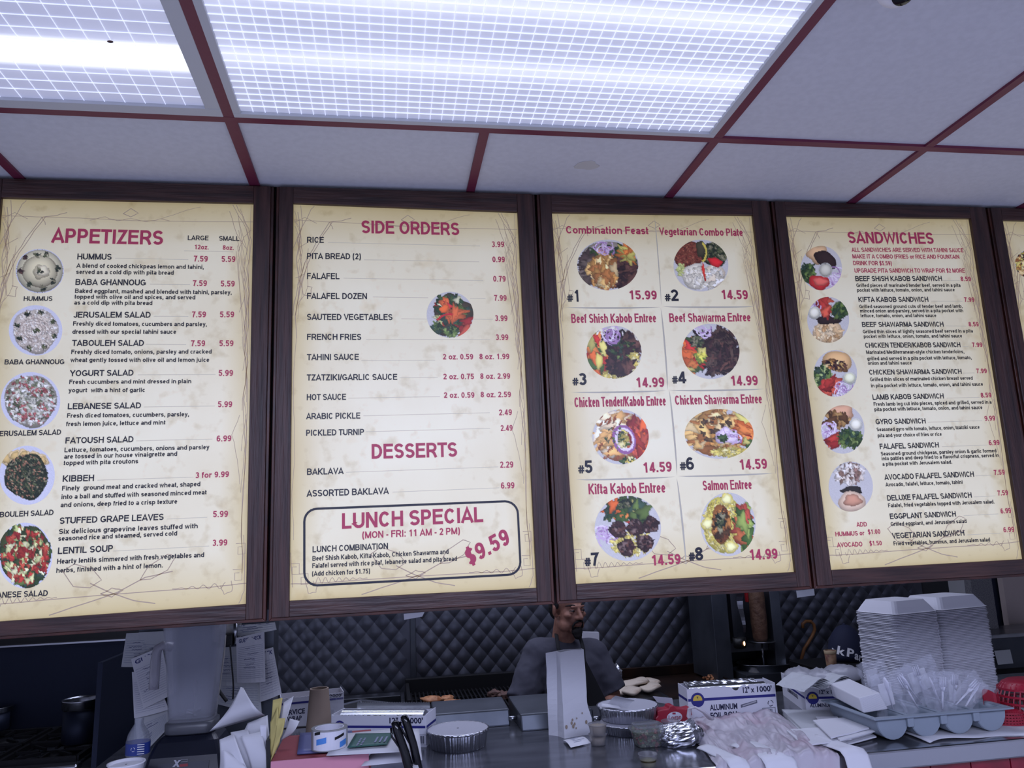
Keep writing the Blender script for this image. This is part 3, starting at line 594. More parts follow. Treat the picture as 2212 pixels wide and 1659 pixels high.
# soft printed dividers of the entree board: thin lens shapes
SHD = MB()
def lens(z, x0, y0, x1, y1, h, vert=False, n=10):
    a = []; b = []
    for k in range(n+1):
        t = k/n; d = h*(1-(2*t-1)**2)**.6
        x, y = x0+(x1-x0)*t, y0+(y1-y0)*t
        a.append(bp(*zp(z, x, y))); b.append(bp(*zp(z, x+(d if vert else 0), y+(0 if vert else d))))
    vs = [p+Vector((0, -.0005, 0)) for p in a+b]
    SHD.add(vs, [(k, k+1, n+2+k, n+1+k) for k in range(n)])
for z, x0, y0, x1, y1 in (('E', 220, 899, 985, 897), ('E', 1000, 893, 1735, 892), ('E', 268, 1575, 1030, 1562), ('E', 1050, 1560, 1812, 1549), ('F', 290, 678, 1035, 655), ('F', 1052, 652, 1772, 628)): lens(z, x0, y0, x1, y1, 13)
for z, x0, y0, x1, y1 in (('E', 935, 172, 990, 890), ('E', 985, 900, 1040, 1560), ('F', 985, 0, 1045, 650), ('F', 1042, 660, 1113, 1330)): lens(z, x0, y0, x1, y1, 13 if y0 != 172 else 8, True)
# sketched border shared by every sheet, drawn in sheet coordinates (u right, v down)
def sheet(b, u, v):
    a, c, d, e = BQ[b]; p = (a*(1-u)+c*u)*(1-v)+(e*(1-u)+d*u)*v; return Vector((p.x, YP, p.z))
rng = random.Random(4)
SK = []
def sk(pts, wd=.0013, jit=.002, n=3):
    out = []
    for (a, b) in zip(pts[:-1], pts[1:]):
        for k in range(n): t = k/n; out.append((a[0]+(b[0]-a[0])*t+rng.uniform(-jit, jit), a[1]+(b[1]-a[1])*t+rng.uniform(-jit, jit)*.6))
    SK.append((out+[pts[-1]], wd))
sk([(0, .043), (.1, .044), (.3, .046), (.5, .05), (.75, .05), (1, .048)], .0012, .0008, 6)
sk([(.47, .032), (.5, .018), (.53, .03), (.5, .04), (.47, .032)], .0016, .0005)
sk([(.34, .05), (.4, .042), (.45, .052), (.5, .045), (.56, .053), (.62, .044), (.66, .05)], .0012)
sk([(.62, .045), (.7, .025), (.78, .01)], .001)
for d in (0, .012):
    sk([(0+d, .30), (.02+d, .22), (.05+d, .16), (.1+d, .10), (.155+d, .045)], .0016)
sk([(0, .12), (.03, .07), (.07, .02), (.09, .0)], .0014); sk([(.155, .045), (.21, .04), (.25, .032)], .0016); sk([(.155, .045), (.17, .065)], .0014)
sk([(.02, .02), (.03, .09), (.015, .15), (.03, .22), (.012, .3), (.018, .36)], .0016); sk([(.05, .16), (.03, .2), (.045, .245), (.075, .25), (.08, .225), (.06, .222)], .0016)
sk([(.0, .05), (.05, .035), (.1, .05)], .0012); sk([(.02, .12), (.07, .1)], .0012); sk([(.01, .2), (.05, .19)], .0012); sk([(.03, .0), (.04, .05), (.02, .1), (.035, .14)], .0014)
sk([(.015, .36), (.006, .5), (.014, .62), (.006, .75), (.012, .86)], .001, .003)
for d in (0, .014):
    sk([(.915+d*.6, 0), (.955+d, .05), (.985+d*.5, .1), (.965+d, .17), (.985, .24), (.97+d, .32), (.985, .42), (.972+d, .5), (.985, .62), (.975, .8), (.98, .93)], .0014, .004)
sk([(.9, .02), (.93, .08), (.97, .12)], .0012); sk([(.94, .13), (.96, .09), (.99, .07)], .0012); sk([(.95, .29), (.97, .25), (.965, .2)], .0012); sk([(.96, .55), (.93, .6), (.955, .66), (.965, .72)], .0011); sk([(.99, .0), (.985, .2), (.992, .4)], .001)
sk([(0, .962), (.1, .963), (.5, .958), (.85, .957), (1, .953)], .0018, .0006, 5)
wv = [(.09+.005*k, .957+.009*math.sin(k*1.15)*(1-k/44)) for k in range(0, 44)]; sk(wv, .0014, 0, 1)
wv = [(.72+.006*k, .955+.008*math.sin(k*.9)*(k/34)) for k in range(0, 34)]; sk(wv, .0014, 0, 1)
sk([(.06, .955), (.07, .985), (.1, .985), (.11, .965)], .0015); sk([(.9, .955), (.915, .975), (.945, .97), (.94, .945)], .0015)
sk([(.28, .995), (.4, .975), (.52, .955), (.62, .925), (.72, .915)], .0022, .001); sk([(.42, .93), (.5, .955), (.58, .975), (.66, .985)], .0022, .001)
sk([(.32, .9), (.36, .885), (.43, .9), (.46, .925), (.42, .94), (.36, .935), (.32, .9)], .0018, .001); sk([(.6, .93), (.63, .9), (.7, .875), (.73, .882), (.7, .912), (.64, .93), (.6, .93)], .0018, .001)
sk([(.46, .955), (.5, .965), (.54, .95), (.5, .945), (.46, .955)], .002)
for (a, c) in ((0, .915), (.035, .94), (.955, .86), (.945, .92)):
    sk([(a, c), (a+.035, c), (a+.035, c+.025), (a+.008, c+.025), (a+.008, c+.008), (a+.025, c+.008)], .0015, .0004, 1)
sk([(.0, .89), (.01, .97)], .0014); sk([(.985, .84), (.99, .97), (.97, 1)], .0014)
for d in range(7): sk([(.0+.012*d*rng.random(), .02+.02*d), (.03+.01*d*rng.random(), .07+.03*d), (.015+.01*rng.random(), .13+.03*d)], .001, .006)
for d in range(8): sk([(.93+.01*rng.random(), .01+.02*d), (.96+.02*rng.random(), .06+.045*d), (.985, .1+.06*d)], .001, .005)
for d in range(5): sk([(.965+.008*d*rng.random(), .15+.1*d), (.98, .25+.1*d), (.968, .34+.1*d)], .0011, .005)
for b in range(5):
    for pts, wd in SK: ribbon(SKT[b], [sheet(b, min(max(u, .002), .998), min(max(v, .002), .998)) for u, v in pts], wd*1.15, .0003)
# ------------------------------------------------ printed food photographs
NP_ = 150
yy, xx = np.mgrid[0:NP_, 0:NP_]; XX = (xx/(NP_-1))*2-1; YY = (yy/(NP_-1))*2-1
class Paint:
    def __init__(s, base, seed):
        s.r = np.random.RandomState(seed); s.c = np.empty((NP_, NP_, 3)); s.c[:] = base
        s.c += s.r.normal(0, 3, (NP_, NP_, 1))
    def _m(s, mask, col, sh=None):
        c = np.array(col, float); s.c[mask] = c if sh is None else np.clip(c*sh[mask][:, None], 0, 255)
    def blob(s, x, y, rx, ry, col, a=0, wob=.1):
        R = max(rx, ry)*1.4; i0, i1 = [int(np.clip((v+1)/2*(NP_-1), 0, NP_)) for v in (x-R, x+R)]; j0, j1 = [int(np.clip((v+1)/2*(NP_-1), 0, NP_)) for v in (y-R, y+R)]
        i1 += 1; j1 += 1
        if i1 <= i0 or j1 <= j0: return
        dx = XX[j0:j1, i0:i1]-x; dy = YY[j0:j1, i0:i1]-y; ca, sa = math.cos(a), math.sin(a)
        u = (dx*ca+dy*sa)/rx; v = (-dx*sa+dy*ca)/ry; th = np.arctan2(v, u); ph = s.r.uniform(0, 6, 3)
        d = np.hypot(u, v)*(1+wob*np.sin(3*th+ph[0])+wob*.7*np.sin(5*th+ph[1]))
        sh = 1.12-.35*np.clip(d, 0, 1)**3-.1*v; mk = d < 1
        sub = s.c[j0:j1, i0:i1]; sub[mk] = np.clip(np.array(col, float)*sh[mk][:, None], 0, 255)
    def arc(s, x, y, r, a0, a1, w, col, sq=1, rot=0):
        dx = XX-x; dy = (YY-y); ca, sa = math.cos(rot), math.sin(rot); u = dx*ca+dy*sa; v = (-dx*sa+dy*ca)/sq
        th = (np.arctan2(v, u)-a0) % (2*PI); mk = (np.abs(np.hypot(u, v)-r) < w/2) & (th < (a1-a0)); s._m(mk, col)
    def many(s, x, y, rx, ry, n, size, cols, el=1.5, wob=.25, dr=None):
        for _ in range(n):
            a = s.r.uniform(0, 2*PI); q = math.sqrt(s.r.uniform(0, 1)); k = size*s.r.uniform(.6, 1.3); c = np.array(cols[s.r.randint(len(cols))])*s.r.uniform(.82, 1.12)
            s.blob(x+rx*q*math.cos(a), y+ry*q*math.sin(a), k*el, k, c, s.r.uniform(0, PI) if dr is None else dr+s.r.normal(0, .35), wob)
    def rings(s, x, y, r, n, cols, w=.045):
        for _ in range(n):
            a0 = s.r.uniform(0, 6); s.arc(x+s.r.uniform(-r, r)*.6, y+s.r.uniform(-r, r)*.6, r*s.r.uniform(.35, .8), a0, a0+s.r.uniform(2, 5), w, cols[s.r.randint(len(cols))], s.r.uniform(.5, 1), s.r.uniform(0, 3))
PLATE = (205, 206, 222)
GRN = [(62, 84, 48), (40, 62, 38), (96, 118, 62), (52, 72, 60)]; DGR = [(48, 58, 44), (30, 40, 34), (84, 92, 62), (130, 126, 100)]
TOM = [(166, 56, 50), (140, 44, 44), (188, 84, 66)]; CUC = [(206, 206, 150), (176, 186, 120), (224, 222, 176)]
BEEF = [(70, 44, 44), (52, 32, 36), (96, 64, 56), (40, 27, 30)]; CHK = [(216, 176, 110), (188, 138, 76), (232, 204, 150), (160, 104, 58)]
ON = [(196, 172, 204), (160, 124, 172), (226, 214, 232)]; RICE = [(204, 190, 106), (186, 168, 84), (216, 206, 150)]; VEG = [(206, 100, 50), (190, 52, 46), (222, 130, 70), (70, 96, 50), (200, 190, 110)]
WHT = [(228, 222, 206), (212, 206, 190), (238, 234, 224)]; PITA = [(216, 184, 140), (198, 158, 112), (228, 206, 170)]
def food(kind, seed):
    p = Paint(PLATE if seed == 3 else (196, 194, 196), seed)
    if kind == 'hummus':
        p.blob(0, 0, .97, .97, (178, 174, 158), 0, 0); p.blob(0, 0, .92, .92, (212, 206, 176), 0, 0); p.blob(0, .02, .74, .72, (168, 158, 132), 0, .01); p.blob(0, .01, .69, .67, (206, 198, 166), 0, .02); p.blob(.05, .05, .35, .3, (190, 180, 150), 0, .1); p.blob(.1, .0, .28, .24, (214, 206, 178), 0, .1)
        for x, y in ((-.55, -.6), (-.15, -.7), (.3, -.72), (.72, -.1), (.55, .45), (.1, .8), (-.4, .65), (-.8, 0), (0, 0)): p.many(x, y, .1, .1, 9, .045, DGR if x > -.5 else BEEF)
    elif kind == 'baba':
        p.blob(0, .02, .84, .88, (202, 192, 180), 0, .04); p.many(0, 0, .8, .82, 420, .03, [(214, 206, 196), (182, 168, 156), (226, 220, 212), (196, 186, 172)], 2)
        for r in (.3, .42, .55): p.arc(-.05, 0, r, 0, 6.3, .03, (168, 152, 142), .85)
        for k in range(8): a = k*.785+.3; p.many(.7*math.cos(a), .72*math.sin(a), .08, .06, 7, .04, DGR)
        p.many(.05, 0, .1, .1, 9, .04, DGR)
    elif kind == 'jerusalem':
        p.blob(0, 0, .88, .9, (170, 164, 150), 0, .04); p.many(0, 0, .82, .84, 520, .045, [(206, 204, 192), (184, 182, 168), (222, 220, 214), (120, 126, 100), (162, 92, 92), (90, 96, 76)], 1.5)
    elif kind == 'tabouleh':
        for k in range(5): p.blob(-.75+.32*k, -.55-.12*math.sin(k*.9), .24, .22, (220, 196, 150)); p.blob(-.75+.32*k, -.55-.12*math.sin(k*.9), .17, .15, (196, 168, 112))
        p.blob(-.02, .05, .78, .76, (46, 54, 42), 0, .05); p.many(-.02, .05, .74, .72, 900, .026, DGR+[(58, 66, 48), (44, 52, 40), (160, 116, 92)], 1.4)
    elif kind == 'lebanese':
        p.blob(0, 0, .93, .93, (70, 78, 46), 0, .06); p.many(0, 0, .86, .88, 90, .1, GRN, 1.5); p.many(0, 0, .82, .84, 260, .075, TOM+TOM+CUC+[(52, 66, 40)], 1.3)
    elif kind == 'vegetables':
        p.blob(.12, .0, .84, .86, (74, 64, 50), 0, .1); p.many(.0, -.15, .74, .66, 80, .10, GRN+GRN+[(150, 52, 44), (196, 196, 130), (206, 206, 170)], 1.8); p.many(-.05, -.1, .4, .36, 9, .12, [(184, 48, 52), (208, 104, 62)], 2.4); p.many(.62, .45, .22, .28, 6, .14, TOM, 1.8); p.many(-.6, .6, .25, .2, 40, .07, GRN); p.many(.05, .7, .3, .22, 60, .06, GRN+[(120, 140, 80)])
        p.blob(-.25, -.25, .22, .16, (226, 106, 54), -.7); p.arc(-.15, .25, .42, 3.6, 5.6, .13, (196, 40, 52), .6, -.3)
    elif kind == 'feast':
        p.blob(0, 0, .97, .93, (150, 140, 130), 0, .02); p.many(.1, -.1, .8, .75, 60, .12, GRN+[(206, 130, 80)]); p.many(-.65, .2, .25, .6, 40, .12, [(92, 76, 70), (70, 56, 54), (120, 104, 96)], 1.8); p.many(.4, .35, .5, .5, 110, .11, BEEF, 1.6); p.many(-.18, .25, .42, .6, 110, .1, CHK, 1.7, dr=1.3); p.many(.65, -.5, .2, .25, 16, .12, [(206, 120, 60), (180, 170, 90)], 2); p.rings(-.1, -.7, .28, 14, ON, .05)
    elif kind == 'vegetarian':
        p.blob(-.45, -.4, .55, .55, (112, 56, 46), 0, .03); p.many(-.45, -.4, .5, .5, 260, .03, [(126, 66, 52), (96, 44, 38), (140, 84, 64)]); p.blob(.5, -.45, .5, .5, (52, 62, 42), 0, .05); p.many(.5, -.45, .45, .45, 320, .03, DGR); p.blob(0, -.65, .18, .32, (70, 66, 50)); p.arc(-.05, -.5, .24, -1.2, 1.2, .06, (214, 196, 90), 1.6)
        p.blob(-.2, .42, .5, .5, (226, 220, 204), .2, .05); p.blob(.42, .42, .48, .45, (222, 208, 186), 0, .06); p.many(.1, .45, .7, .4, 60, .06, WHT, 2); p.blob(.52, -.12, .26, .17, (206, 44, 50), .4); p.blob(.1, .25, .05, .36, (206, 56, 46), -.15); p.many(-.75, .2, .1, .2, 16, .06, [(196, 204, 130)])
    elif kind == 'shish':
        p.many(0, 0, .9, .9, 60, .12, WHT); p.many(.2, -.1, .7, .6, 130, .12, BEEF, 1.4); p.many(-.65, .1, .28, .7, 46, .13, VEG, 2, dr=1.2); p.many(.7, .35, .2, .35, 60, .05, RICE); p.many(.1, .85, .55, .14, 80, .05, RICE); p.many(.2, .5, .42, .3, 44, .12, BEEF); p.blob(-.55, .35, .13, .3, (222, 206, 110)); p.many(.3, -.1, .5, .4, 26, .05, GRN); p.rings(-.05, -.6, .32, 12, ON, .06)
    elif kind == 'shawarma':
        p.many(.2, 0, .75, .8, 60, .14, BEEF); p.many(.25, .0, .7, .78, 200, .045, BEEF+[(84, 66, 58), (60, 46, 44)], 4.5); p.many(-.6, .2, .3, .6, 50, .12, VEG, 1.7); p.many(-.5, -.35, .2, .15, 50, .05, DGR); p.many(-.35, .2, .16, .12, 30, .05, [(214, 208, 90), (120, 140, 60)]); p.rings(-.3, -.8, .3, 12, ON, .045)
    elif kind == 'tender':
        p.blob(.05, 0, .93, .9, (180, 110, 70), 0, .02); p.many(-.3, -.1, .5, .75, 70, .14, [(236, 214, 178), (214, 166, 104), (240, 226, 200)], 1.9, dr=-.3)
        for k in range(26): p.blob(-.35+p.r.uniform(-.4, .4), p.r.uniform(-.8, .8), .035, .11, (140, 78, 48), .5)
        p.many(.62, .05, .28, .7, 34, .13, TOM+[(218, 96, 50)], 2.2, dr=1.2); p.many(.3, .85, .3, .1, 30, .05, GRN+RICE); p.arc(.12, .1, .36, 0, 6.3, .09, (148, 96, 150), 1.35, -.3); p.arc(.14, .1, .29, 0, 6.3, .07, (228, 214, 230), 1.35, -.3); p.many(.1, .1, .14, .3, 22, .06, GRN+RICE); p.many(-.25, 0, .4, .5, 20, .03, GRN)
    elif kind == 'chicken_shawarma':
        p.many(-.1, -.1, .85, .8, 170, .12, CHK, 2.2); p.many(-.15, -.2, .6, .5, 20, .06, [(70, 50, 40), (90, 70, 46)]); p.many(.75, -.1, .2, .5, 36, .13, VEG, 1.8, dr=.8); p.many(.35, .75, .55, .16, 110, .05, RICE); p.blob(.2, .1, .34, .3, (226, 208, 228), .5, .12); p.rings(.25, .1, .36, 12, ON, .05); p.many(.1, .2, .1, .14, 14, .05, GRN)
    elif kind == 'kifta':
        p.many(0, -.55, .62, .3, 60, .13, VEG+GRN, 1.6); p.many(.1, .45, .6, .4, 240, .035, RICE, 2); p.rings(-.68, .2, .32, 20, ON, .05)
        for x, y in ((-.3, .05), (.22, -.02), (.68, -.1), (-.05, .6), (.5, .45)): p.blob(x, y, .27, .25, (62, 42, 44), p.r.uniform(0, 3), .08); p.many(x, y, .22, .2, 40, .045, BEEF+[(112, 92, 88)])
        p.many(-.1, -.75, .16, .1, 26, .05, DGR)
    elif kind == 'salmon':
        p.blob(-.15, 0, .75, .88, (216, 204, 96), 0, .04); p.many(-.2, 0, .7, .82, 420, .03, RICE, 2.2); p.many(.62, .1, .24, .6, 46, .13, [(180, 80, 66), (70, 100, 50), (150, 170, 90), (196, 110, 70)], 1.8, dr=1.1)
        for x, y in ((-.05, -.78), (-.75, 0), (.1, .72)): p.blob(x, y, .24, .2, (228, 214, 120)); p.blob(x, y, .17, .14, (240, 234, 170))
        p.blob(-.25, 0, .36, .62, (150, 96, 52), -.06, .03); p.many(-.25, 0, .28, .52, 70, .07, [(110, 64, 40), (176, 120, 66), (70, 50, 34)], 1.6, dr=1.4); p.many(-.28, -.05, .16, .25, 26, .06, DGR)
    elif kind == 'beef_pita':
        p.blob(-.2, -.62, .5, .42, (206, 170, 130), .2); p.blob(.2, -.38, .6, .34, (50, 36, 36), .5, .05); p.many(-.65, .25, .3, .4, 80, .08, GRN, 1.8); p.rings(.62, .45, .42, 22, ON, .05); p.blob(-.1, .66, .5, .34, (190, 50, 52), .1); p.blob(-.05, .62, .36, .18, (214, 100, 90), .1); p.arc(.2, .1, .31, 0, 6.3, .05, (176, 176, 170)); p.blob(.2, .1, .29, .28, (196, 194, 180), 0, 0)
    elif kind == 'kifta_pita':
        p.blob(0, .55, .72, .5, (216, 188, 150), 0, .03); p.many(0, .6, .55, .3, 40, .09, PITA, 2); p.blob(0, .02, .6, .18, (46, 34, 36), .05, .1); p.many(-.2, -.6, .3, .34, 34, .13, TOM, 1.5); p.rings(-.6, -.55, .25, 10, ON, .05); p.many(.55, -.4, .34, .3, 90, .07, GRN); p.blob(-.66, -.3, .3, .28, (206, 206, 196), 0, 0); p.blob(-.66, -.3, .24, .23, (222, 220, 204), 0, 0)
    elif kind == 'chicken_pita':
        p.blob(.1, -.52, .68, .44, (212, 172, 122), .2, .03); p.blob(.0, -.35, .6, .22, (120, 86, 56), .3); p.many(0, -.33, .5, .16, 50, .06, CHK+BEEF, 2); p.many(-.6, .15, .36, .42, 110, .08, GRN+[(150, 166, 110)], 1.7); p.many(-.25, .6, .3, .2, 12, .16, TOM, 2, dr=-.6); p.rings(.35, .7, .36, 20, ON, .045); p.blob(.65, .2, .32, .28, (212, 212, 204), 0, 0); p.blob(.65, .2, .26, .22, (224, 226, 196), 0, 0)
    elif kind == 'grill_pita':
        p.blob(-.1, -.7, .62, .34, (206, 160, 130), .1); p.many(-.15, -.38, .5, .22, 26, .16, [(190, 150, 96), (140, 100, 62), (96, 66, 44)], 1.4); p.rings(-.62, .1, .36, 22, ON, .055); p.many(-.3, .45, .24, .2, 12, .13, TOM, 2, dr=-.4); p.many(.35, .35, .5, .36, 150, .07, GRN+[(130, 150, 90)], 1.8); p.blob(.6, -.2, .32, .28, (214, 214, 208), 0, 0); p.blob(.6, -.2, .26, .22, (228, 226, 210), 0, 0)
    elif kind == 'falafel_pita':
        p.many(-.05, -.5, .6, .4, 150, .08, [(200, 190, 180), (150, 120, 110), (226, 220, 214), (120, 96, 84)], 1.5); p.blob(.05, .16, .46, .18, (44, 40, 38), 0, .1); p.blob(.05, .62, .62, .42, (216, 190, 166), 0, .04); p.blob(.08, .56, .4, .24, (190, 140, 116), 0, .1)
    else:
        p.many(0, 0, .9, .9, 220, .1, CHK+RICE+BEEF, 2)
    return p.c
GN = 64
_g = np.linspace(-1, 1, GN+1); _gu, _gv = np.meshgrid(_g, _g); DU = _gu*np.sqrt(1-_gv**2/2); DV = _gv*np.sqrt(1-_gu**2/2)
def photo(b, z, cx, cy, rx, ry, kind, seed=1, label=None):
    c = bp(*zp(z, cx, cy), .0008); ax = bp(*zp(z, cx+rx, cy), .0008)-c; ay = bp(*zp(z, cx, cy+ry), .0008)-c
    im = food(kind, seed)
    xi = np.clip(((DU+1)/2*(NP_-1)).round().astype(int), 0, NP_-1); yi = np.clip(((DV+1)/2*(NP_-1)).round().astype(int), 0, NP_-1)
    col = im[yi, xi].reshape(-1, 3)/255.; col = np.where(col <= .04045, col/12.92, ((col+.055)/1.055)**2.4)
    P = np.array(c)[None]+DU.reshape(-1, 1)*np.array(ax)[None]+DV.reshape(-1, 1)*np.array(ay)[None]
    n = GN+1; m = MB(); m.v = [tuple(q) for q in P]
    m.f = [(j*n+i, (j+1)*n+i, (j+1)*n+i+1, j*n+i+1) for j in range(GN) for i in range(GN)]
    o = obj('food_photo', m, 'print_photo', ROOTS[b])
    at = o.data.color_attributes.new(name='print', type='FLOAT_COLOR', domain='POINT')
    at.data.foreach_set('color', np.concatenate([col, np.ones((len(col), 1))], 1).astype(np.float32).ravel())
    if label: o['label'] = label
for q in (('A', 286, 615, 172, 160, 'hummus', 'round photo of hummus with parsley'), ('A', 256, 1040, 191, 182, 'baba', 'round photo of pale eggplant dip'), ('A', 220, 1545, 212, 208, 'jerusalem', 'round photo of creamy diced salad'), ('B', 195, 485, 198, 213, 'tabouleh', 'round photo of dark green parsley salad'), ('B', 180, 1060, 196, 237, 'lebanese', 'round photo of red tomato and cucumber salad')): photo(0, *q[:6], 3, q[6])
photo(1, 'C', 1302, 928, 167, 166, 'vegetables', 5, 'round photo of sauteed vegetables')
for q in (('E', 565, 560, 242, 203, 'feast'), ('E', 1307, 565, 217, 208, 'vegetarian'), ('E', 615, 1255, 218, 212, 'shish'), ('E', 1385, 1248, 228, 222, 'shawarma'), ('F', 625, 357, 209, 207, 'tender'), ('F', 1362, 335, 255, 187, 'chicken_shawarma'), ('F', 680, 1040, 246, 245, 'kifta'), ('F', 1428, 1010, 204, 239, 'salmon')): photo(2, *q, 7, 'round photo of plate '+q[5].replace('_', ' '))
for q in (('G', 452, 548, 175, 190, 'beef_pita'), ('G', 510, 990, 178, 197, 'kifta_pita'), ('G', 572, 1447, 184, 200, 'chicken_pita'), ('H', 580, 315, 168, 190, 'grill_pita'), ('H', 642, 760, 172, 196, 'falafel_pita')): photo(3, *q, 9, 'round photo of '+q[5].replace('_', ' '))
photo(4, 'G', 2222, 512, 118, 118, 'other', 2)
def finish_boards():
    for b in range(5):
        for acc, nm, mt in ((RED[b], 'red_lettering', 'print_red'), (BLK[b], 'black_lettering', 'print_black'), (LIN[b], 'leader_lines', 'print_line'), (SKT[b], 'sketched_border', 'print_sketch')):
            if acc.f: o = obj(nm, acc, mt, ROOTS[b]); o['kind'] = 'stuff'
    o = obj('divider_print', SHD, 'print_shade', ROOTS[2]); o['kind'] = 'stuff'
# ================================================================ COUNTER AND KITCHEN LINE
YC0, YC1 = 2.40, 3.36
mat('tile_red', C(132, 24, 44), .18, noise_c=C(112, 18, 36), nscale=14, coat=.3); mat('grout', C(150, 130, 135), .9)
mat('counter_steel', C(132, 134, 142), .17, .72, noise_c=C(108, 110, 118), nscale=4, stretch=(1, 6, 6))
mat('edge_steel', C(178, 180, 186), .25, 1, bump=.05, bscale=6)
mat('paper', C(206, 206, 212), .85, bump=.15, bscale=12); mat('paper_grey', C(178, 180, 184), .85, bump=.15, bscale=12); mat('ink_blue', C(48, 54, 110), .7); mat('ink_faint', C(138, 144, 168), .8)
mat('foil', C(190, 191, 198), .27, 1, bump=.1, bscale=30); mat('foam', C(214, 214, 222), .6)
mat('white_card', C(208, 208, 218), .6); mat('box_blue', C(34, 34, 118), .5); mat('box_inside', C(150, 135, 115), .8)
mat('clear', C(235, 240, 245), .08, trans=.95, ior=1.2, spec=.5); mat('jar_clear', C(206, 208, 214), .18, trans=.85, ior=1.12); mat('cloudy', C(150, 150, 158), .3, trans=.6, alpha=.45); mat('film', C(230, 232, 240), .15, trans=.7, alpha=.38, ior=1.1, bump=.6, bscale=40)
mat('yellow_env', C(190, 176, 110), .8); mat('cardboard_tube', C(150, 132, 118), .85); mat('cardboard', C(140, 112, 92), .9)
mat('book_red', C(140, 60, 66), .7); mat('book_pink', C(196, 132, 150), .7); mat('card_green', C(48, 92, 84), .5); mat('folder_blue', C(92, 96, 140), .4)
mat('tape', C(176, 176, 176), .25, trans=.4); mat('label_blue', C(72, 130, 200), .5); mat('navy', C(20, 26, 52), .8); mat('white_print', C(220, 220, 224), .6)
mat('iron', C(22, 22, 26), .6, .4); mat('griddle_steel', C(40, 34, 34), .45, .8, noise_c=C(72, 52, 42), nscale=5)
mat('chicken', C(208, 150, 108), .5, noise_c=C(150, 92, 58), nscale=26, bump=.5); mat('cooked_meat', C(120, 92, 84), .6, noise_c=C(80, 58, 52), nscale=40, bump=.5); mat('pita', C(210, 196, 178), .8, noise_c=C(160, 132, 110), nscale=12, nlo=.55, nhi=.75)
mat('plastic_grey', C(132, 142, 154), .4, bump=.05); mat('plastic_red', C(150, 26, 48), .4); mat('sauce', C(206, 192, 170), .5); mat('oil', C(150, 146, 60), .2)
mat('bag_film', C(206, 200, 208), .4, trans=.15, alpha=.8, noise_c=C(196, 166, 180), nscale=5, bump=.5, bscale=22, nlo=.5, nhi=.75); mat('beige_panel', C(178, 164, 160), .8); mat('speckle', C(128, 126, 128), .9, noise_c=C(84, 84, 90), nscale=240)
mat('cane_wood', C(168, 116, 66), .4, noise_c=C(116, 72, 40), nscale=9); mat('red_paint', C(170, 34, 40), .5); mat('gyro_meat', C(112, 84, 66), .6, noise_c=C(86, 60, 48), nscale=30, bump=.5)
mat('glow', (1, .45, .2, 1), .5, emis=6); mat('cord_white', C(170, 166, 160), .6); mat('kraft', C(160, 140, 112), .8)
mat('outlet', C(190, 186, 180), .5)
XCL = WZ(205, 1659, ZC).x; XCR = 3.45
ct = thing('service_counter', 'stainless steel service counter faced with red tiles under the menu boards', 'counter', (1, 2.6, 0))
obj('countertop', MB().box(XCL, XCR, YC0+.012, YC1, ZC-.028, ZC), 'counter_steel', ct, bevel=.003)
obj('front_edge', MB().box(XCL, XCR, YC0, YC0+.03, ZC-.056, ZC+.0005), 'edge_steel', ct, bevel=.006)
obj('counter_base', MB().box(XCL+.03, XCR, YC0+.045, YC1-.04, .1, ZC-.028), 'grout', ct)
tw = .142; tx0 = WZ(2006, 1650, ZC-.06).x-12*tw
for r in range(3):
    for i in range(24):
        x = tx0+i*tw
        if x < .0 or x+tw > XCR: continue
        obj('wall_tile', MB().box(x+.002, x+tw-.002, YC0+.034, YC0+.046, ZC-.06-(r+1)*tw+.002, ZC-.06-r*tw-.002), 'tile_red', ct, bevel=.002)
# lids of the refrigerated rail at the rear of the counter
def rail_lid(x0, x1, label):
    a = WZ(x0, 1578, ZC+.005); b = WZ(x1, 1578, ZC+.005); t = thing('prep_table_lid', label, 'steel lid', ((a.x+b.x)/2, 3.2, ZC), 'steel lids along the rear of the counter')
    y = a.y; top = W(x0+60, 1541, y).z
    m = MB().hexa([(a.x, y, ZC), (b.x, y, ZC), (b.x, YC1-.02, ZC), (a.x, YC1-.02, ZC), (a.x, y+.02, top), (b.x, y+.02, top), (b.x, YC1-.02, top+.01), (a.x, YC1-.02, top+.01)])
    obj('lid_body', m, 'dark_steel', t, bevel=.006)
    obj('lid_handle', MB().tube([(b.x-.005, y-.002, top-.03), (b.x+.022, y-.002, top-.03)], .008), 'edge_steel', t, smooth=True)
rail_lid(938, 1112, 'dark steel prep lid between the foil box and the man'); rail_lid(1127, 1300, 'dark steel prep lid directly behind the white paper bag')
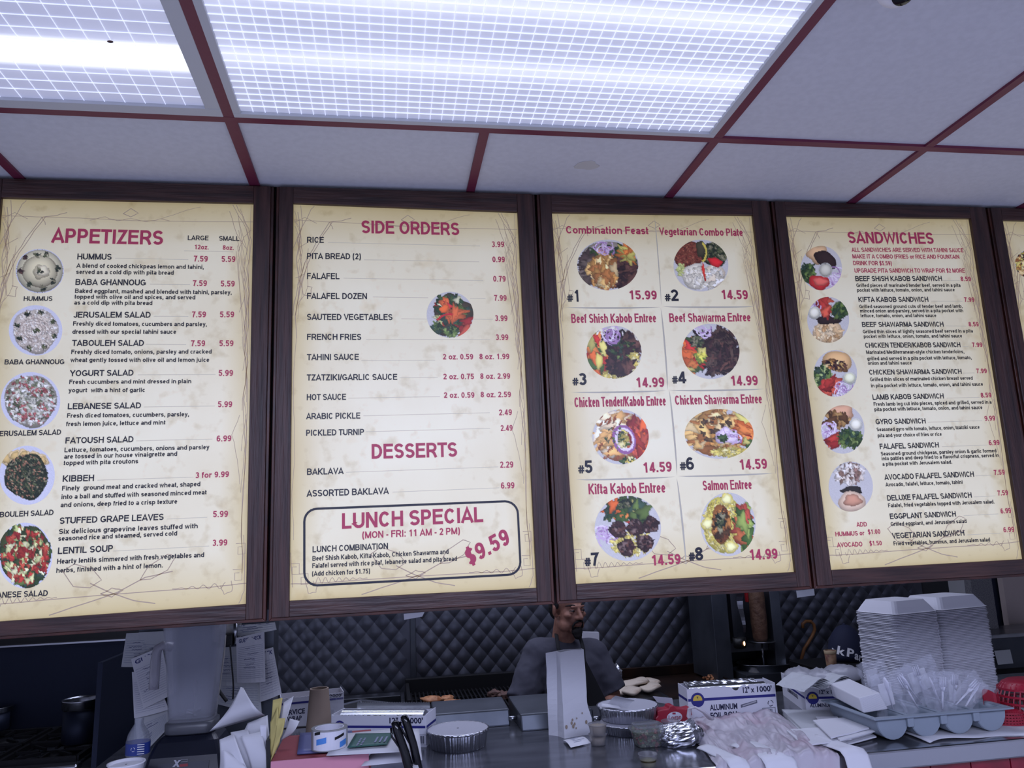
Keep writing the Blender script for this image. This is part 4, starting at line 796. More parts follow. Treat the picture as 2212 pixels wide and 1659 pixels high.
# ---- range at the left
YRF = WZ(100, 1650, ZK).y; XR1 = W(201, 1550, YRF).x
t = thing('gas_range', 'dark gas range with iron burner grates at the far left', 'stove', ((XL+XR1)/2, YRF, 0))
obj('body', MB().box(-2.5, XR1, YRF, 4.4, 0, ZK-.03), 'dark_steel', t)
obj('front_rail', MB().box(-2.5, XR1-.04, YRF-.03, YRF+.03, ZK-.05, ZK-.005), 'edge_steel', t, bevel=.008)
for gx in (XR1-.22, XR1-.56, XR1-.90):
    for gy in (YRF+.2, YRF+.52):
        m = MB()
        for (dx, dy) in ((-.15, 0), (.15, 0)): m.box(gx+dx-.008, gx+dx+.008, gy-.15, gy+.15, ZK-.01, ZK+.012)
        for (dx, dy) in ((0, -.15), (0, .15)): m.box(gx-.15, gx+.15, gy+dy-.008, gy+dy+.008, ZK-.01, ZK+.012)
        for k in range(8):
            a = k*PI/4; m.obox((gx+.05*math.cos(a), gy+.05*math.sin(a), ZK), Vector((math.cos(a), math.sin(a), 0))*.1, Vector((-math.sin(a), math.cos(a), 0))*.01, (0, 0, .012))
        g = obj('burner_grate', m, 'iron', t)
        obj('burner_head', MB().lathe([(.03, -.03), (.045, -.02), (.045, -.008), (.03, 0)], (gx, gy, ZK), 20), 'iron', g, smooth=True)
bz = W(130, 1391, 4.4).z
obj('backsplash', MB().box(-2.5, XR1+.1, 4.4, 4.43, ZK-.05, bz), 'back_panel', t)
obj('backsplash_trim', MB().box(-2.5, XR1+.1, 4.38, 4.43, bz, bz+.008).box(-2.5, XR1-.1, 4.385, 4.4, W(100, 1571, 4.38).z-.012, W(100, 1571, 4.38).z), 'edge_steel', t)
sz = W(203, 1432, YRF+.02).z
obj('side_splash', MB().hexa([(XR1, YRF, ZK-.3), (XR1+.02, YRF, ZK-.3), (XR1+.02, 4.4, ZK-.3), (XR1, 4.4, ZK-.3), (XR1, YRF+.02, sz), (XR1+.02, YRF+.02, sz), (XR1+.02, 4.4, sz), (XR1, 4.4, sz)]), 'back_panel', t)
def pot(name, label, px, py, rpx, hpx, mt='back_panel'):
    p = WZ(px, py, ZK+.012); k = M_PX(p); r = rpx*k; h = hpx*k; t = thing(name, label, 'pot', (p.x, p.y, ZK+.012))
    obj('pot_body', MB().lathe([(r*.86, 0), (r*.9, .004), (r*.9, h*.78), (r*.87, h*.78), (r*.84, .01)], p, 36, caps=False), mt, t, smooth=True)
    obj('pot_rim', MB().lathe([(r*.9, h*.76), (r*.98, h*.8), (r*.99, h*.97), (r*1.03, h), (r*.98, h*1.0), (r*.94, h*.96), (r*.9, h*.78)], p, 36, caps=False), 'edge_steel', t, smooth=True)
    obj('pot_floor', MB().lathe([(.001, .012), (r*.86, .012)], p, 36, caps=False), mt, t)
pot('bain_marie_pot', 'tall round dark pot with a bright steel rim on the stove', 170, 1602, 38, 88)
pot('saucepan', 'dark pan with a steel rim cut off at the left edge', -22, 1578, 40, 48)
# ---- steam table, grill, griddle
def ztop(px, py, Y): return W(px, py, Y).z
t = thing('steam_table', 'steel steam table with a sunken food pan left of the grill', 'steam table', (WZ(720, 1520, ZK).x, 4.3, 0))
sx0, sx1 = XR1+.14, WZ(876, 1500, ZK).x-.004; sy0, sy1 = 3.98, 4.66
pw = WZ(742, 1520, ZK).x; pe = WZ(858, 1515, ZK).x
m = MB().box(sx0, sx1, sy0, sy1, 0, ZK-.17).box(sx0, pw-.3, sy0, sy1, ZK-.17, ZK).box(pe+.02, sx1, sy0, sy1, ZK-.17, ZK).box(pw-.3, pe+.02, sy0, sy0+.06, ZK-.17, ZK).box(pw-.3, pe+.02, sy1-.1, sy1, ZK-.17, ZK)
obj('table_body', m, 'steel', t, bevel=.003)
obj('food_pan', MB().lathe([(.1, -.14), (.13, -.12), (.22, 0), (.24, .006), (.24, .003)], ((pw+pe)/2-.05, 4.28, ZK), 4, 1, .9, caps=False), 'edge_steel', t)
obj('serving_rail', MB().tube([(pw-.1, sy0+.1, ZK+.02), (pe+.02, sy0+.1, ZK+.02)], .01), 'edge_steel', t, smooth=True)
gx0, gx1 = WZ(876, 1500, ZK).x, WZ(1325, 1500, ZK).x; gy0 = WZ(1050, 1541, ZK).y; gy1 = 4.66
t = thing('charcoal_grill', 'black ribbed grill with chicken pieces behind the counter', 'grill', ((gx0+gx1)/2, 4.3, 0))
obj('grill_body', MB().box(gx0, gx1, gy0, gy1, 0, ZK-.02).box(gx0, gx1, gy1-.04, gy1, ZK-.02, ZK+.07).box(gx0, gx0+.02, gy0+.2, gy1, ZK-.02, ZK+.05), 'iron', t, bevel=.004)
m = MB(); n = 46
for i in range(n): x = gx0+.03+(gx1-gx0-.05)*i/(n-1); m.box(x-.004, x+.004, gy0+.01, gy1-.05, ZK-.02, ZK)
for j in range(5): y = gy0+.02+(gy1-gy0-.09)*j/4; m.box(gx0+.02, gx1-.01, y-.005, y+.005, ZK-.022, ZK-.006)
o = obj('grate_bars', m, 'iron', t); o['kind'] = 'stuff'
def lump(name, c, r, rot=0, amp=.3, fr=3, seed=0, n=18, mt='chicken', parent=None, org=None):
    m = MB(); R = Matrix.Rotation(rot, 3, 'Z'); m.ell((0, 0, 0), (1, 1, 1), n=n)
    vs = []
    for v in m.v:
        v = Vector(v); k = 1+amp*noise.noise(v*fr+Vector((seed*3.1, seed, 0))); vs.append(tuple(Vector(c)+R @ Vector((v.x*r[0]*k, v.y*r[1]*k, v.z*r[2]*k))))
    m.v = vs; return obj(name, m, mt, parent, smooth=True)
for i, (px, py, a, b, rot, seed, lb) in enumerate(((932, 1513, 24, .55, .05, 1, 'longest pale chicken strip at the left on the black grill'), (966, 1511, 16, .6, .7, 2, 'small tilted chicken piece in the middle on the black grill'), (977, 1521, 24, .5, .12, 3, 'front pale chicken strip nearest the foil box on the black grill'))):
    p = WZ(px, py, ZK+.012); k = M_PX(p)
    tag(lump('chicken_piece', (p.x, p.y, ZK+.016), (a*k, a*k*b*1.1, .018), rot, .45, 1.6, seed), lb, 'chicken', 'chicken on the grill')
for i, (px, py, a) in enumerate(((1070, 1500, 16), (1088, 1503, 15), (1105, 1500, 12))):
    p = WZ(px, py, ZK+.01); k = M_PX(p)
    tag(lump('browned_meat', (p.x, p.y, ZK+.012), (a*k, a*k*.8, .02), i, .8, 2.6, i+5, mt='cooked_meat'), ('leftmost', 'middle', 'rightmost')[i]+' brown cooked meat piece on the grill beside the man', 'meat', 'browned meat on the grill')
hx0, hx1 = gx1+.02, WZ(1630, 1500, ZK).x
t = thing('flat_griddle', 'brown seasoned flat griddle with raised sides to the right of the man', 'griddle', ((hx0+hx1)/2, 4.2, 0))
gzt = ztop(1450, 1437, 4.64)
obj('griddle_body', MB().box(hx0, hx1, 3.95, 4.66, 0, ZK-.01), 'griddle_steel', t)
m = MB().box(hx0, hx1, 4.64, 4.66, ZK-.01, gzt).hexa([(hx1-.015, 3.95, ZK-.01), (hx1, 3.95, ZK-.01), (hx1, 4.66, ZK-.01), (hx1-.015, 4.66, ZK-.01), (hx1-.015, 3.95, ZK+.02), (hx1, 3.95, ZK+.02), (hx1, 4.66, gzt), (hx1-.015, 4.66, gzt)])
obj('griddle_guard', m, 'griddle_steel', t, bevel=.003)
p = WZ(1553, 1468, ZK); m = MB(); rr = random.Random(3)
for k in range(60):
    a = rr.uniform(0, 6.28); q = rr.random()**.5; x = p.x+.09*q*math.cos(a); y = p.y+.05*q*math.sin(a); m.ell((x, y, ZK+.004+.03*(1-q)+rr.uniform(0, .008)), (.011, .008, .006), Matrix.Rotation(rr.uniform(0, 3), 3, 'Z'), 6)
tag(obj('chopped_meat', m, 'chicken'), 'small heap of chopped meat on the griddle behind the foil box', 'chopped meat', kind='stuff')
PT = [(1347, 1490, 26, 13, 0, 0, 'lowest flatbread at the left beside the foil ball'), (1365, 1497, 20, 9, .3, .012, 'flatbread at the front of the pile above the receipt'), (1400, 1478, 26, 9, .15, .008, 'long flatbread pointing right at the rear of the pile'), (1372, 1482, 30, 13, -.35, .02, 'scorched flatbread lying on top of the pile'), (1405, 1489, 24, 9, -.05, .012, 'flatbread at the right of the pile over the steel tray')]
for px, py, a, b, rot, dz, lb in PT:
    p = WZ(px, py, ZK+.03); k = M_PX(p); m = MB().lathe([(.8, -.3), (1, 0), (.85, .25), (.01, .35)], (0, 0, 0), 24)
    cr, sr = math.cos(rot), math.sin(rot); m.v = [(p.x+(v[0]*cr-v[1]*sr*1.6)*a*k, p.y+(v[0]*sr+v[1]*cr)*a*k*1.3, ZK+.03+dz+v[2]*.03+.008*math.sin(v[0]*3)) for v in m.v]
    tag(obj('pita_bread', m, 'pita', smooth=True), lb, 'flatbread', 'pita breads beside the griddle')
p = WZ(1405, 1502, ZK+.02); k = M_PX(p)
tag(obj('steel_tray', MB().box(p.x-.11, p.x+.09, p.y-.02, p.y+.12, ZK, ZK+.012), 'steel', bevel=.003), 'thin steel tray under the flatbreads right of the man', 'tray')
p = WZ(1326, 1481, ZK)
o = lump('foil_ball', (p.x+.01, p.y, ZK+.055), (.038, .038, .055), 0, .35, 4, 3, 26, 'foil'); o.data.shade_flat(); tag(o, 'crumpled ball of foil beside the man and the flatbreads', 'foil')
# ---- vertical broiler
YG = 4.3
def GP(px, py, Y=YG): return W(px, py, Y)
b = GP(1640, 1440)
t = thing('gyro_broiler', 'steel vertical broiler with a meat cone on its spit behind the foil boxes', 'broiler', (b.x, YG, ZK))
z0 = ZK; zt = GP(1600, 1230).z
def vbar(x0p, x1p, y, d): a = GP(x0p, 1360, y).x; c = GP(x1p, 1360, y).x; return (a, c, y, y+d)
m = MB(); a = GP(1536, 1380).x; c = GP(1570, 1380).x; m.box(a, c, YG-.05, YG+.3, z0, zt)
a2 = GP(1668, 1380).x; c2 = GP(1690, 1380).x; m.box(a2, c2, YG-.02, YG+.3, z0, zt)
m.box(c, a2, YG+.22, YG+.3, z0, zt)
obj('housing', m, 'dark_steel', t, bevel=.003)
obj('hood_panel', MB().box(c, a2, YG+.05, YG+.22, GP(1600, 1412).z, GP(1600, 1400).z+.02), 'steel', t, bevel=.003)
a3 = GP(1597, 1330).x; c3 = GP(1622, 1330).x
obj('side_shield', MB().box(a3, c3, YG+.1, YG+.14, GP(1600, 1398).z, zt), 'dark_steel', t)
px = GP(1639, 1340); r = 16.5*M_PX(px)
m = MB().lathe([(r*.8, 0), (r*.95, .02), (r*1.05, .1), (r*1.02, .2), (r*1.0, .26), (r*.9, .28)], (px.x, YG, GP(1639, 1385).z), 30, wob=lambda rr_, z, a: 1+.06*noise.noise(Vector((math.cos(a)*2, math.sin(a)*2, z*30))))
obj('meat_cone', m, 'gyro_meat', t, smooth=True)
obj('heating_element', MB().box(px.x-.03, px.x+.03, YG+.06, YG+.09, GP(1639, 1302).z, GP(1639, 1262).z), 'red_paint', t, bevel=.003)
obj('spit_plate', MB().lathe([(.072, 0), (.075, .004), (.07, .008)], (px.x+.005, YG, GP(1639, 1387).z), 32), 'steel', t, smooth=True)
obj('spit', MB().tube([(px.x+.005, YG, GP(1646, 1437).z), (px.x+.005, YG, GP(1646, 1387).z)], .006), 'edge_steel', t, smooth=True)
q = GP(1652, 1437)
obj('drip_pan', MB().lathe([(.12, -.045), (.15, -.03), (.155, .02), (.163, .022), (.163, .018), (.15, .016), (.145, -.02), (.01, -.025)], (q.x, YG-.02, q.z), 40, 1, .8, caps=False), 'steel', t, smooth=True)
obj('base_shelf', MB().box(GP(1585, 1450).x, GP(1712, 1450).x, YG-.16, YG+.2, z0, GP(1640, 1450, YG-.1).z-.004), 'dark_steel', t, bevel=.003)
q = W(1598, 1390, 4.2)
t = thing('burner_lamp', 'small black cup with a glowing flame at the left of the broiler', 'burner', (q.x, 4.2, q.z-.02))
obj('cup', MB().lathe([(.026, -.025), (.034, -.02), (.036, .03), (.032, .03), (.03, -.015), (.005, -.018)], q, 24, caps=False), 'black', t, smooth=True)
obj('flame', MB().ell((q.x+.008, 4.16, q.z+.004), (.005, .004, .012)), 'glow', t)
a = W(1591, 1282, 4.25); bb = W(1606, 1366, 4.25)
m = MB().surf(lambda u, v: (a.x+(bb.x-a.x)*(v**1.6)+(.03*(1-v)+.012)*u, 4.25+.01*math.sin(6*v), a.z+(bb.z-a.z)*v), 3, 10)
tag(obj('foil_strip', m, 'foil', solid=.001), 'pale hanging strip of foil left of the meat cone', 'foil strip')
q = WZ(1634, 1471, ZK+.002); y = q.y
t = thing('glass_jar', 'cloudy greenish glass jar in front of the broiler pan', 'jar', (q.x, y, q.z))
obj('jar_body', MB().lathe([(.036, 0), (.04, .01), (.04, .055), (.034, .065), (.036, .075), (.033, .075), (.031, .065), (.037, .055), (.037, .012), (.005, .008)], q, 26, caps=False), 'jar_clear', t, smooth=True)
obj('jar_contents', MB().lathe([(.033, .012), (.035, .02), (.034, .05)], q, 24), 'kraft', t, smooth=True)
# ---- cane, cap, cup
pts = [W(x, y, 4.5) for x, y in ((1734, 1357), (1734, 1347), (1741, 1342), (1751, 1342), (1758, 1349), (1760, 1360), (1755, 1373), (1746, 1388), (1737, 1402), (1732, 1420), (1729, 1440), (1727, 1470), (1722, 1560), (1716, 1700), (1712, 1830))]
tag(obj('walking_cane', MB().tube(pts, .0095, 10), 'cane_wood', smooth=True), 'brown wooden cane with a hooked top against the quilted wall', 'cane')
yc = 3.6; q = W(1856, 1430, yc); k = M_PX(q); rc = 42*k
t = thing('baseball_cap', 'navy blue cap with curved white lettering left of the foam boxes', 'cap', (q.x, yc+rc, q.z))
cc = Vector((q.x, yc+rc, q.z)); hh = 74*k
obj('crown', MB().lathe([(rc*math.cos(a_), hh*math.sin(a_)) for a_ in [i*PI/2/9 for i in range(9)]]+[(.004, hh)], cc, 36), 'navy', t, smooth=True)
obj('button', MB().ell(cc+Vector((0, 0, hh)), (.008, .008, .005)), 'navy', t)
LET = MB()
for ch, x0, x1, yb in (('O', 1792, 1805, 1417), ('a', 1810, 1819, 1415), ('k', 1820, 1830, 1415), ('P', 1833, 1845, 1418), ('a', 1846, 1854, 1423), ('r', 1855, 1861, 1427), ('k', 1862, 1872, 1431)):
    o_ = W(x0, yb, yc); text(LET, ch, o_, W(x1, yb+3, yc)-o_, W(x0+2, yb-17, yc)-o_, .03)
def wrap_cap():
    vs = []
    for v in LET.v:
        dx = max(-.97, min(.97, (v[0]-cc.x)/rc)); z = (v[2]-cc.z)/hh; rr_ = math.sqrt(max(.05, 1-min(.95, max(z, 0))**2))*rc+.0015
        a_ = dx/1.0; a_ = math.asin(max(-.98, min(.98, dx*rc/rr_))) if abs(dx*rc/rr_) < 1 else math.copysign(1.4, dx)
        vs.append((cc.x+rr_*math.sin(a_), cc.y-rr_*math.cos(a_), v[2]))
    LET.v = vs; obj('lettering', LET, 'white_print', t_cap)
t_cap = t; LATE.append(wrap_cap)
obj('brim', MB().lathe([(rc*.95, -.002), (rc*1.02, 0), (rc*.95, .003)], cc+Vector((0, .012, 0)), 30), 'navy', t)
yk = 3.5; q = W(1797, 1443, yk); k = M_PX(q)
t = thing('patterned_cup', 'small tan cup with a mottled brown pattern left of the cap', 'cup', (q.x, yk, q.z)); 
mat('mottle', C(150, 120, 92), .6, noise_c=C(90, 46, 36), nscale=34)
obj('cup_body', MB().lathe([(10*k, 0), (12.5*k, 36*k), (11.7*k, 36*k), (9.4*k, 3*k), (.003, 2*k)], q, 22, caps=False), 'mottle', t, smooth=True)
obj('cup_rim', MB().lathe([(12.4*k, 30*k), (13*k, 37*k), (11.6*k, 37*k)], q, 22, caps=False), 'kraft', t, smooth=True)
# ---- far right of the kitchen
def slab(name, quad, Y, d, mt, label, cat, **kw):    # upright panel from photo corners TL TR BR BL, d deep
    P = [W(*c, Y) for c in quad]; m = MB(); b_, f_ = [p+Vector((0, d, 0)) for p in P], P
    m.hexa([f_[3], f_[2], b_[2], b_[3], f_[0], f_[1], b_[1], b_[0]])
    o = obj(name, m, mt, **kw)
    if cat: tag(o, label, cat)
    return o
slab('speckled_panel', ((2095, 1240), (2140, 1240), (2158, 1360), (2110, 1364)), 3.9, .05, 'speckle', 'grey speckled panel behind the stacked foam boxes', 'panel')
slab('dark_post', ((2136, 1240), (2166, 1240), (2265, 1900), (2236, 1900)), 4.1, .05, 'back_panel', 'narrow dark steel post at the right behind the foam boxes', 'post')
slab('beige_panel', ((2164, 1240), (2290, 1240), (2300, 1368), (2182, 1362)), 4.05, .04, 'beige_panel', 'beige panel at the right edge above the steel shelf', 'panel')
sh = thing('steel_shelf', 'brownish steel shelf unit behind the foam boxes at the right edge', 'shelf', (W(2250, 1400, 3.7).x, 3.8, 0))
a = W(2140, 1372, 3.7); bb = W(2330, 1372, 3.7)
obj('shelf_top', MB().box(a.x, bb.x, 3.7, 4.0, a.z-.02, a.z), 'steel', sh, bevel=.003)
obj('shelf_front', MB().box(a.x+.01, bb.x, 3.72, 3.99, a.z-.17, a.z-.02), 'dark_steel', sh, bevel=.003)
obj('shelf_base', MB().box(a.x+.01, bb.x, 3.74, 3.99, 0, a.z-.17), 'black', sh)
slab('paper_note', ((2148, 1406), (2182, 1403), (2189, 1433), (2156, 1436)), 3.69, .001, 'paper_grey', 'blank paper note taped to the shelf at the right edge', 'note')
# ---- pillar with guest checks
yp = 3.14; a = W(296, 1450, yp).x; bb = W(590, 1450, yp).x
struct(obj('pillar_left', MB().box(a, bb, yp, yp+.14, ZC, CZ+.1), 'dark_steel'))
TXT = {}
def check(quad, Y, title=None, n=13, mt='paper', label='', bend=.01):
    P = [W(*c, Y) for c in quad]; TL, TR, BR, BL = P
    def f(u, v, off=0):
        q = (TL*(1-u)+TR*u)*(1-v)+(BL*(1-u)+BR*u)*v; return q+Vector((0, -off-bend*math.sin(PI*u)*(.3+v)-.006*v, 0))
    t = thing('guest_check', label, 'order slip', P[0], 'handwritten order slips hanging on the pillar')
    obj('sheet', MB().surf(lambda u, v: f(u, v), 6, 8), mt, t, solid=.0003)
    m = MB()
    for k in range(n):
        v = .24+.7*k/n; pts = [f(.06+.88*i/6, v, .0015) for i in range(7)]; ribbon(m, pts, .0009, 0)
    o = obj('ruled_lines', m, 'ink_faint', t); o['kind'] = 'stuff'
    m = MB(); r2 = random.Random(int(quad[0][0]*7))
    for k in range(5):
        v = .3+.1*k+r2.uniform(-.02, .02); u0 = r2.uniform(.15, .4); pts = [f(min(.92, u0+.022*i), v+r2.uniform(-.018, .018), .002) for i in range(r2.randint(8, 20))]; ribbon(m, pts, .0012, 0)
    if title:
        o_ = f(.1, .13, .0025); text(m, title.upper(), o_, f(.9, .13, .0025)-o_, (f(.1, .05, .0025)-o_), .02)
        TXT[t.name] = (m, t)
        LATE.append(lambda m=m, t=t: obj('handwriting', m, 'ink_blue', t))
    else: obj('handwriting', m, 'ink_blue', t)
    return t
check(((273, 1368), (340, 1364), (332, 1438), (263, 1440)), 3.12, None, 10, 'paper_grey', 'order slip at the upper left corner of the hanging bunch')
check(((300, 1366), (372, 1362), (376, 1500), (322, 1470)), 3.115, None, 14, 'paper_grey', 'order slip behind the blender handle, highest in the left bunch')
check(((285, 1452), (330, 1445), (366, 1532), (291, 1551)), 3.105, None, 16, 'paper', 'order slip lowest in the left bunch above the bottle')
check(((283, 1424), (350, 1396), (372, 1500), (311, 1530)), 3.09, 'Guest', 16, 'paper', 'tilted order slip with a printed heading left of the blender jar')
check(((292, 1550), (362, 1532), (368, 1568), (300, 1640)), 3.11, None, 12, 'paper_grey', 'order slip hanging lowest behind the plastic bottle')
check(((495, 1352), (594, 1344), (598, 1360), (508, 1376)), 3.12, 'Gue   check', 3, 'paper_grey', 'partly hidden order slip at the top of the right bunch')
check(((560, 1405), (590, 1398), (609, 1498), (562, 1516)), 3.10, 'heck', 14, 'paper', 'order slip at the far right edge of the right bunch')
check(((470, 1400), (512, 1396), (520, 1480), (462, 1478)), 3.12, None, 12, 'paper_grey', 'order slip behind the black cord right of the blender jar')
check(((478, 1472), (560, 1462), (566, 1540), (470, 1520)), 3.11, None, 10, 'paper_grey', 'order slip hanging low behind the tall white papers')
check(((510, 1378), (571, 1364), (574, 1472), (513, 1474)), 3.07, 'Guest Check', 18, 'paper', 'straight front order slip with a full printed heading, right bunch')
# outlet with plug
q = W(484, 1362, 3.13); t = thing('wall_outlet', 'white wall outlet with a plugged black adapter above the order slips', 'outlet', (q.x, 3.13, q.z))
obj('cover_plate', MB().box(q.x-.035, q.x+.06, 3.13, 3.138, q.z-.04, q.z+.06), 'outlet', t, bevel=.003)
q2 = W(490, 1383, 3.1); obj('plug', MB().box(q2.x-.025, q2.x+.022, 3.085, 3.13, q2.z-.022, q2.z+.022), 'black', t, bevel=.004)
obj('conduit', MB().tube([W(509, 1340, 3.1), W(508, 1390, 3.1)], .008), 'edge_steel', t, smooth=True)
def cord(name, pts, Y, r, mt, label):
    P = [W(x, y, Y) for x, y in pts]; F = []
    for i in range(len(P)-1):
        p0, p1, p2, p3 = P[max(i-1, 0)], P[i], P[i+1], P[min(i+2, len(P)-1)]
        for k in range(6): s = k/6; F.append(.5*((2*p1)+(-p0+p2)*s+(2*p0-5*p1+4*p2-p3)*s*s+(-p0+3*p1-3*p2+p3)*s**3))
    tag(obj(name, MB().tube(F+[P[-1]], r, 8), mt, smooth=True), label, 'cord')
cord('power_cord', [(497, 1394), (500, 1430), (504, 1480), (503, 1510)], 3.06, .0028, 'black', 'thin black cord hanging straight from the wall plug')
cord('power_cord', [(463, 1462), (472, 1490), (490, 1515)], 3.02, .006, 'black', 'thick black cord slanting right of the blender jar')
cord('power_cord', [(487, 1372), (483, 1420), (472, 1500), (464, 1550), (458, 1610), (454, 1665)], 2.98, .0028, 'cord_white', 'long pale cord running down beside the blender')
# tape bits on the underside of the boards
slab('paper_scrap', ((872, 1326), (917, 1322), (912, 1332), (873, 1339)), YB+.1, .001, 'paper', 'torn paper scrap hanging under the side orders board', 'paper')
slab('paper_scrap', ((1720, 1276), (1758, 1272), (1760, 1286), (1722, 1291)), YB+.1, .001, 'paper_grey', 'grey paper tab hanging under the right boards', 'paper')
slab('white_bag_behind', ((1254, 1365), (1294, 1366), (1297, 1485), (1256, 1485)), 4.45, .03, 'white_card', 'white folded bag standing behind the shoulder of the man', 'bag')
# low work table behind the counter that carries the cap, the cup and the jar
wt = thing('work_table', 'dark work table behind the counter under the cap and the tan cup', 'table', (W(1790, 1450, 3.6).x, 3.6, 0))
wz = W(1846, 1430, 3.6).z-.004
obj('table_top', MB().box(W(1775, 1450, 3.5).x, W(2080, 1450, 3.6).x, 3.40, 3.8, wz-.03, wz), 'black', wt, bevel=.003)
for x in (W(1775, 1450, 3.5).x+.03, W(2080, 1450, 3.6).x-.06):
    for y in (3.42, 3.75): obj('leg', MB().box(x, x+.03, y, y+.03, 0, wz-.03), 'black', wt)
# ================================================================ THE COOK
mat('skin', C(158, 112, 94), .55, noise_c=C(136, 94, 78), nscale=40, bump=.1, bscale=80); mat('hair', C(20, 16, 18), .6, bump=.5, bscale=300); mat('shirt', C(72, 72, 84), .9, bump=.3, bscale=7); mat('apron', C(9, 10, 16), .85)
mat('trousers', C(26, 28, 38), .9); mat('eye_white', C(104, 88, 84), .6); mat('iris', C(30, 18, 14), .2); mat('lip', C(122, 80, 72), .6)
YM = 3.74
eye = W(1236, 1314, YM); k = M_PX(eye)
HR = Matrix.Rotation(math.radians(24), 3, 'Z') @ Matrix.Rotation(math.radians(4), 3, 'X')
hc = Vector((W(1226, 1314, YM).x, YM, eye.z)); HS = .93
def H(x, y, z): return hc+HR @ Vector((x, y, z))*HS
def Hr(r): return tuple(v*HS for v in r)
man = thing('person', 'man in grey t-shirt and black apron standing behind the white paper bag', 'person', (hc.x, YM+.03, 0))
neckb = H(0, .045, -.185); TW = .19
shl = W(1141, 1408, YM+.02); shr = W(1300, 1408, YM+.06); chest = Vector(((shl.x+shr.x)/2, YM+.05, shl.z))
elL = W(1126, 1517, YM-.04); haL = W(1129, 1562, YM-.20); elR = W(1322, 1500, YM+.02); haR = Vector((elR.x-.10, YM-.2, elR.z-.10))
hipz = chest.z-.50; pel = Vector((chest.x+.01, YM+.06, hipz))
b = MB()
b.ell(H(0, .012, .045), Hr((.074, .094, .088)), HR, 24).ell(H(0, -.03, -.028), Hr((.060, .062, .082)), HR, 24).ell(H(0, -.062, -.098), Hr((.03, .026, .022)), HR)
b.ell(H(0, -.083, .020), Hr((.048, .012, .010)), HR); b.caps(H(0, -.088, .010), H(0, -.112, -.030), .0085*HS, .0125*HS)
for s in (-1, 1):
    b.ell(H(.0135*s, -.100, -.034), Hr((.0095, .012, .008)), HR).ell(H(.043*s, -.062, -.022), Hr((.022, .022, .016)), HR).ell(H(.045*s, -.03, -.075), Hr((.022, .04, .03)), HR)
    b.ell(H(.074*s, .012, -.006), Hr((.010, .019, .031)), HR @ Matrix.Rotation(s*.35, 3, 'Z'), 16).ell(H(.070*s, .004, -.03), Hr((.008, .010, .012)), HR)
b.ell(H(0, -.090, -.060), Hr((.023, .012, .0075)), HR).ell(H(0, -.087, -.071), Hr((.020, .011, .008)), HR)
b.caps(H(0, .02, -.06), neckb, .052, .056, 20); b.caps(neckb, chest+Vector((0, 0, -.02)), .058, .09, 20)
b.caps(H(.028, -.0, -.09), neckb+Vector((.012, -.045, -.01)), .014, .013); b.caps(H(-.045, .01, -.07), neckb+Vector((-.005, -.045, -.01)), .016, .013)
tors = [(chest+Vector((0, 0, -.03)), pel, .115, .12)]
b.caps(shl+Vector((.05, 0, -.01)), shr+Vector((-.05, 0, -.01)), .062, .062, 20).caps(chest+Vector((-.06, 0, -.1)), pel+Vector((-.05, 0, 0)), .1, .11, 20).caps(chest+Vector((.06, 0, -.1)), pel+Vector((.05, 0, 0)), .1, .11, 20)
shL = shl+Vector((.035, 0, -.035)); shR = shr+Vector((-.035, 0, -.035))
b.caps(shL, elL, .052, .040, 16).caps(elL, haL, .038, .026, 16).caps(shR, elR, .052, .040, 16).caps(elR, haR, .038, .026, 16)
for s, p in ((-1, haL), (1, haR)):
    d = ((haL-elL) if s < 0 else (haR-elR)).normalized(); side = Vector((1, 0, 0)); up = side.cross(d).normalized()
    b.caps(p, p+d*.06, .026, .030, 14, .6)
    for j, (off, L_) in enumerate(((-.024, .062), (-.008, .072), (.008, .068), (.022, .055))):
        q0 = p+d*.075+side*off; q1 = q0+d*L_*.5-up*.006; q2 = q1+d*L_*.38-up*.022; b.caps(q0, q1, .0085, .008, 10).caps(q1, q2, .008, .0068, 10)
    th = p+d*.02-side*s*.026; b.caps(th, th+d*.035-side*s*.018-up*.008, .0105, .009, 10).caps(th+d*.035-side*s*.018-up*.008, th+d*.06-side*s*.016-up*.02, .009, .0075, 10)
for s in (-1, 1):
    hp = pel+Vector((.08*s, 0, -.02)); kn = Vector((hp.x+.01*s, YM+.03, hp.z*.52)); an = Vector((kn.x, YM+.06, .09)); b.caps(hp, kn, .085, .058, 18).caps(kn, an, .055, .036, 18).caps(an+Vector((0, .02, -.045)), an+Vector((.01*s, -.14, -.055)), .036, .03, 14)
obj('body', b, 'skin', man, remesh=.0048, smooth_it=3)
# face details
for s in (-1, 1):
    e = obj('eye', MB().ell(H(.031*s, -.0765, .001), Hr((.0125, .0125, .0105)), HR, 16), 'eye_white', man, smooth=True)
    obj('iris', MB().ell(H(.031*s+.003, -.0865, .000), Hr((.0072, .004, .0066)), HR, 12), 'iris', e, smooth=True)
    m = MB().tube([H((.014+.010*j)*s, -.088+.0022*j*j, .0235+.0042*math.sin(j*.9)) for j in range(5)], [.0025, .0042, .0044, .0036, .0018], 8); obj('eyebrow', m, 'hair', man, smooth=True)
    for dz, nm in ((.0075, 'eyelid'), (-.0085, 'eyelid')):
        obj(nm, MB().tube([H((.018+.0065*j)*s, -.0835-.0035*math.sin(PI*j/4)+.0010*j, dz*(1-.45*abs(j-2)/2)+.001) for j in range(5)], [.0015, .003, .0034, .003, .0015], 8), 'skin', man, smooth=True)
    obj('earring', MB().ell(H(.081*s, .002, -.036), (.0028, .0028, .0028), None, 8), 'edge_steel', man)
obj('lips', MB().ell(H(0, -.0935, -.0605), Hr((.021, .0085, .0042)), HR, 14).ell(H(0, -.0905, -.0690), Hr((.018, .0085, .0048)), HR, 14), 'lip', man, smooth=True)
m = MB()
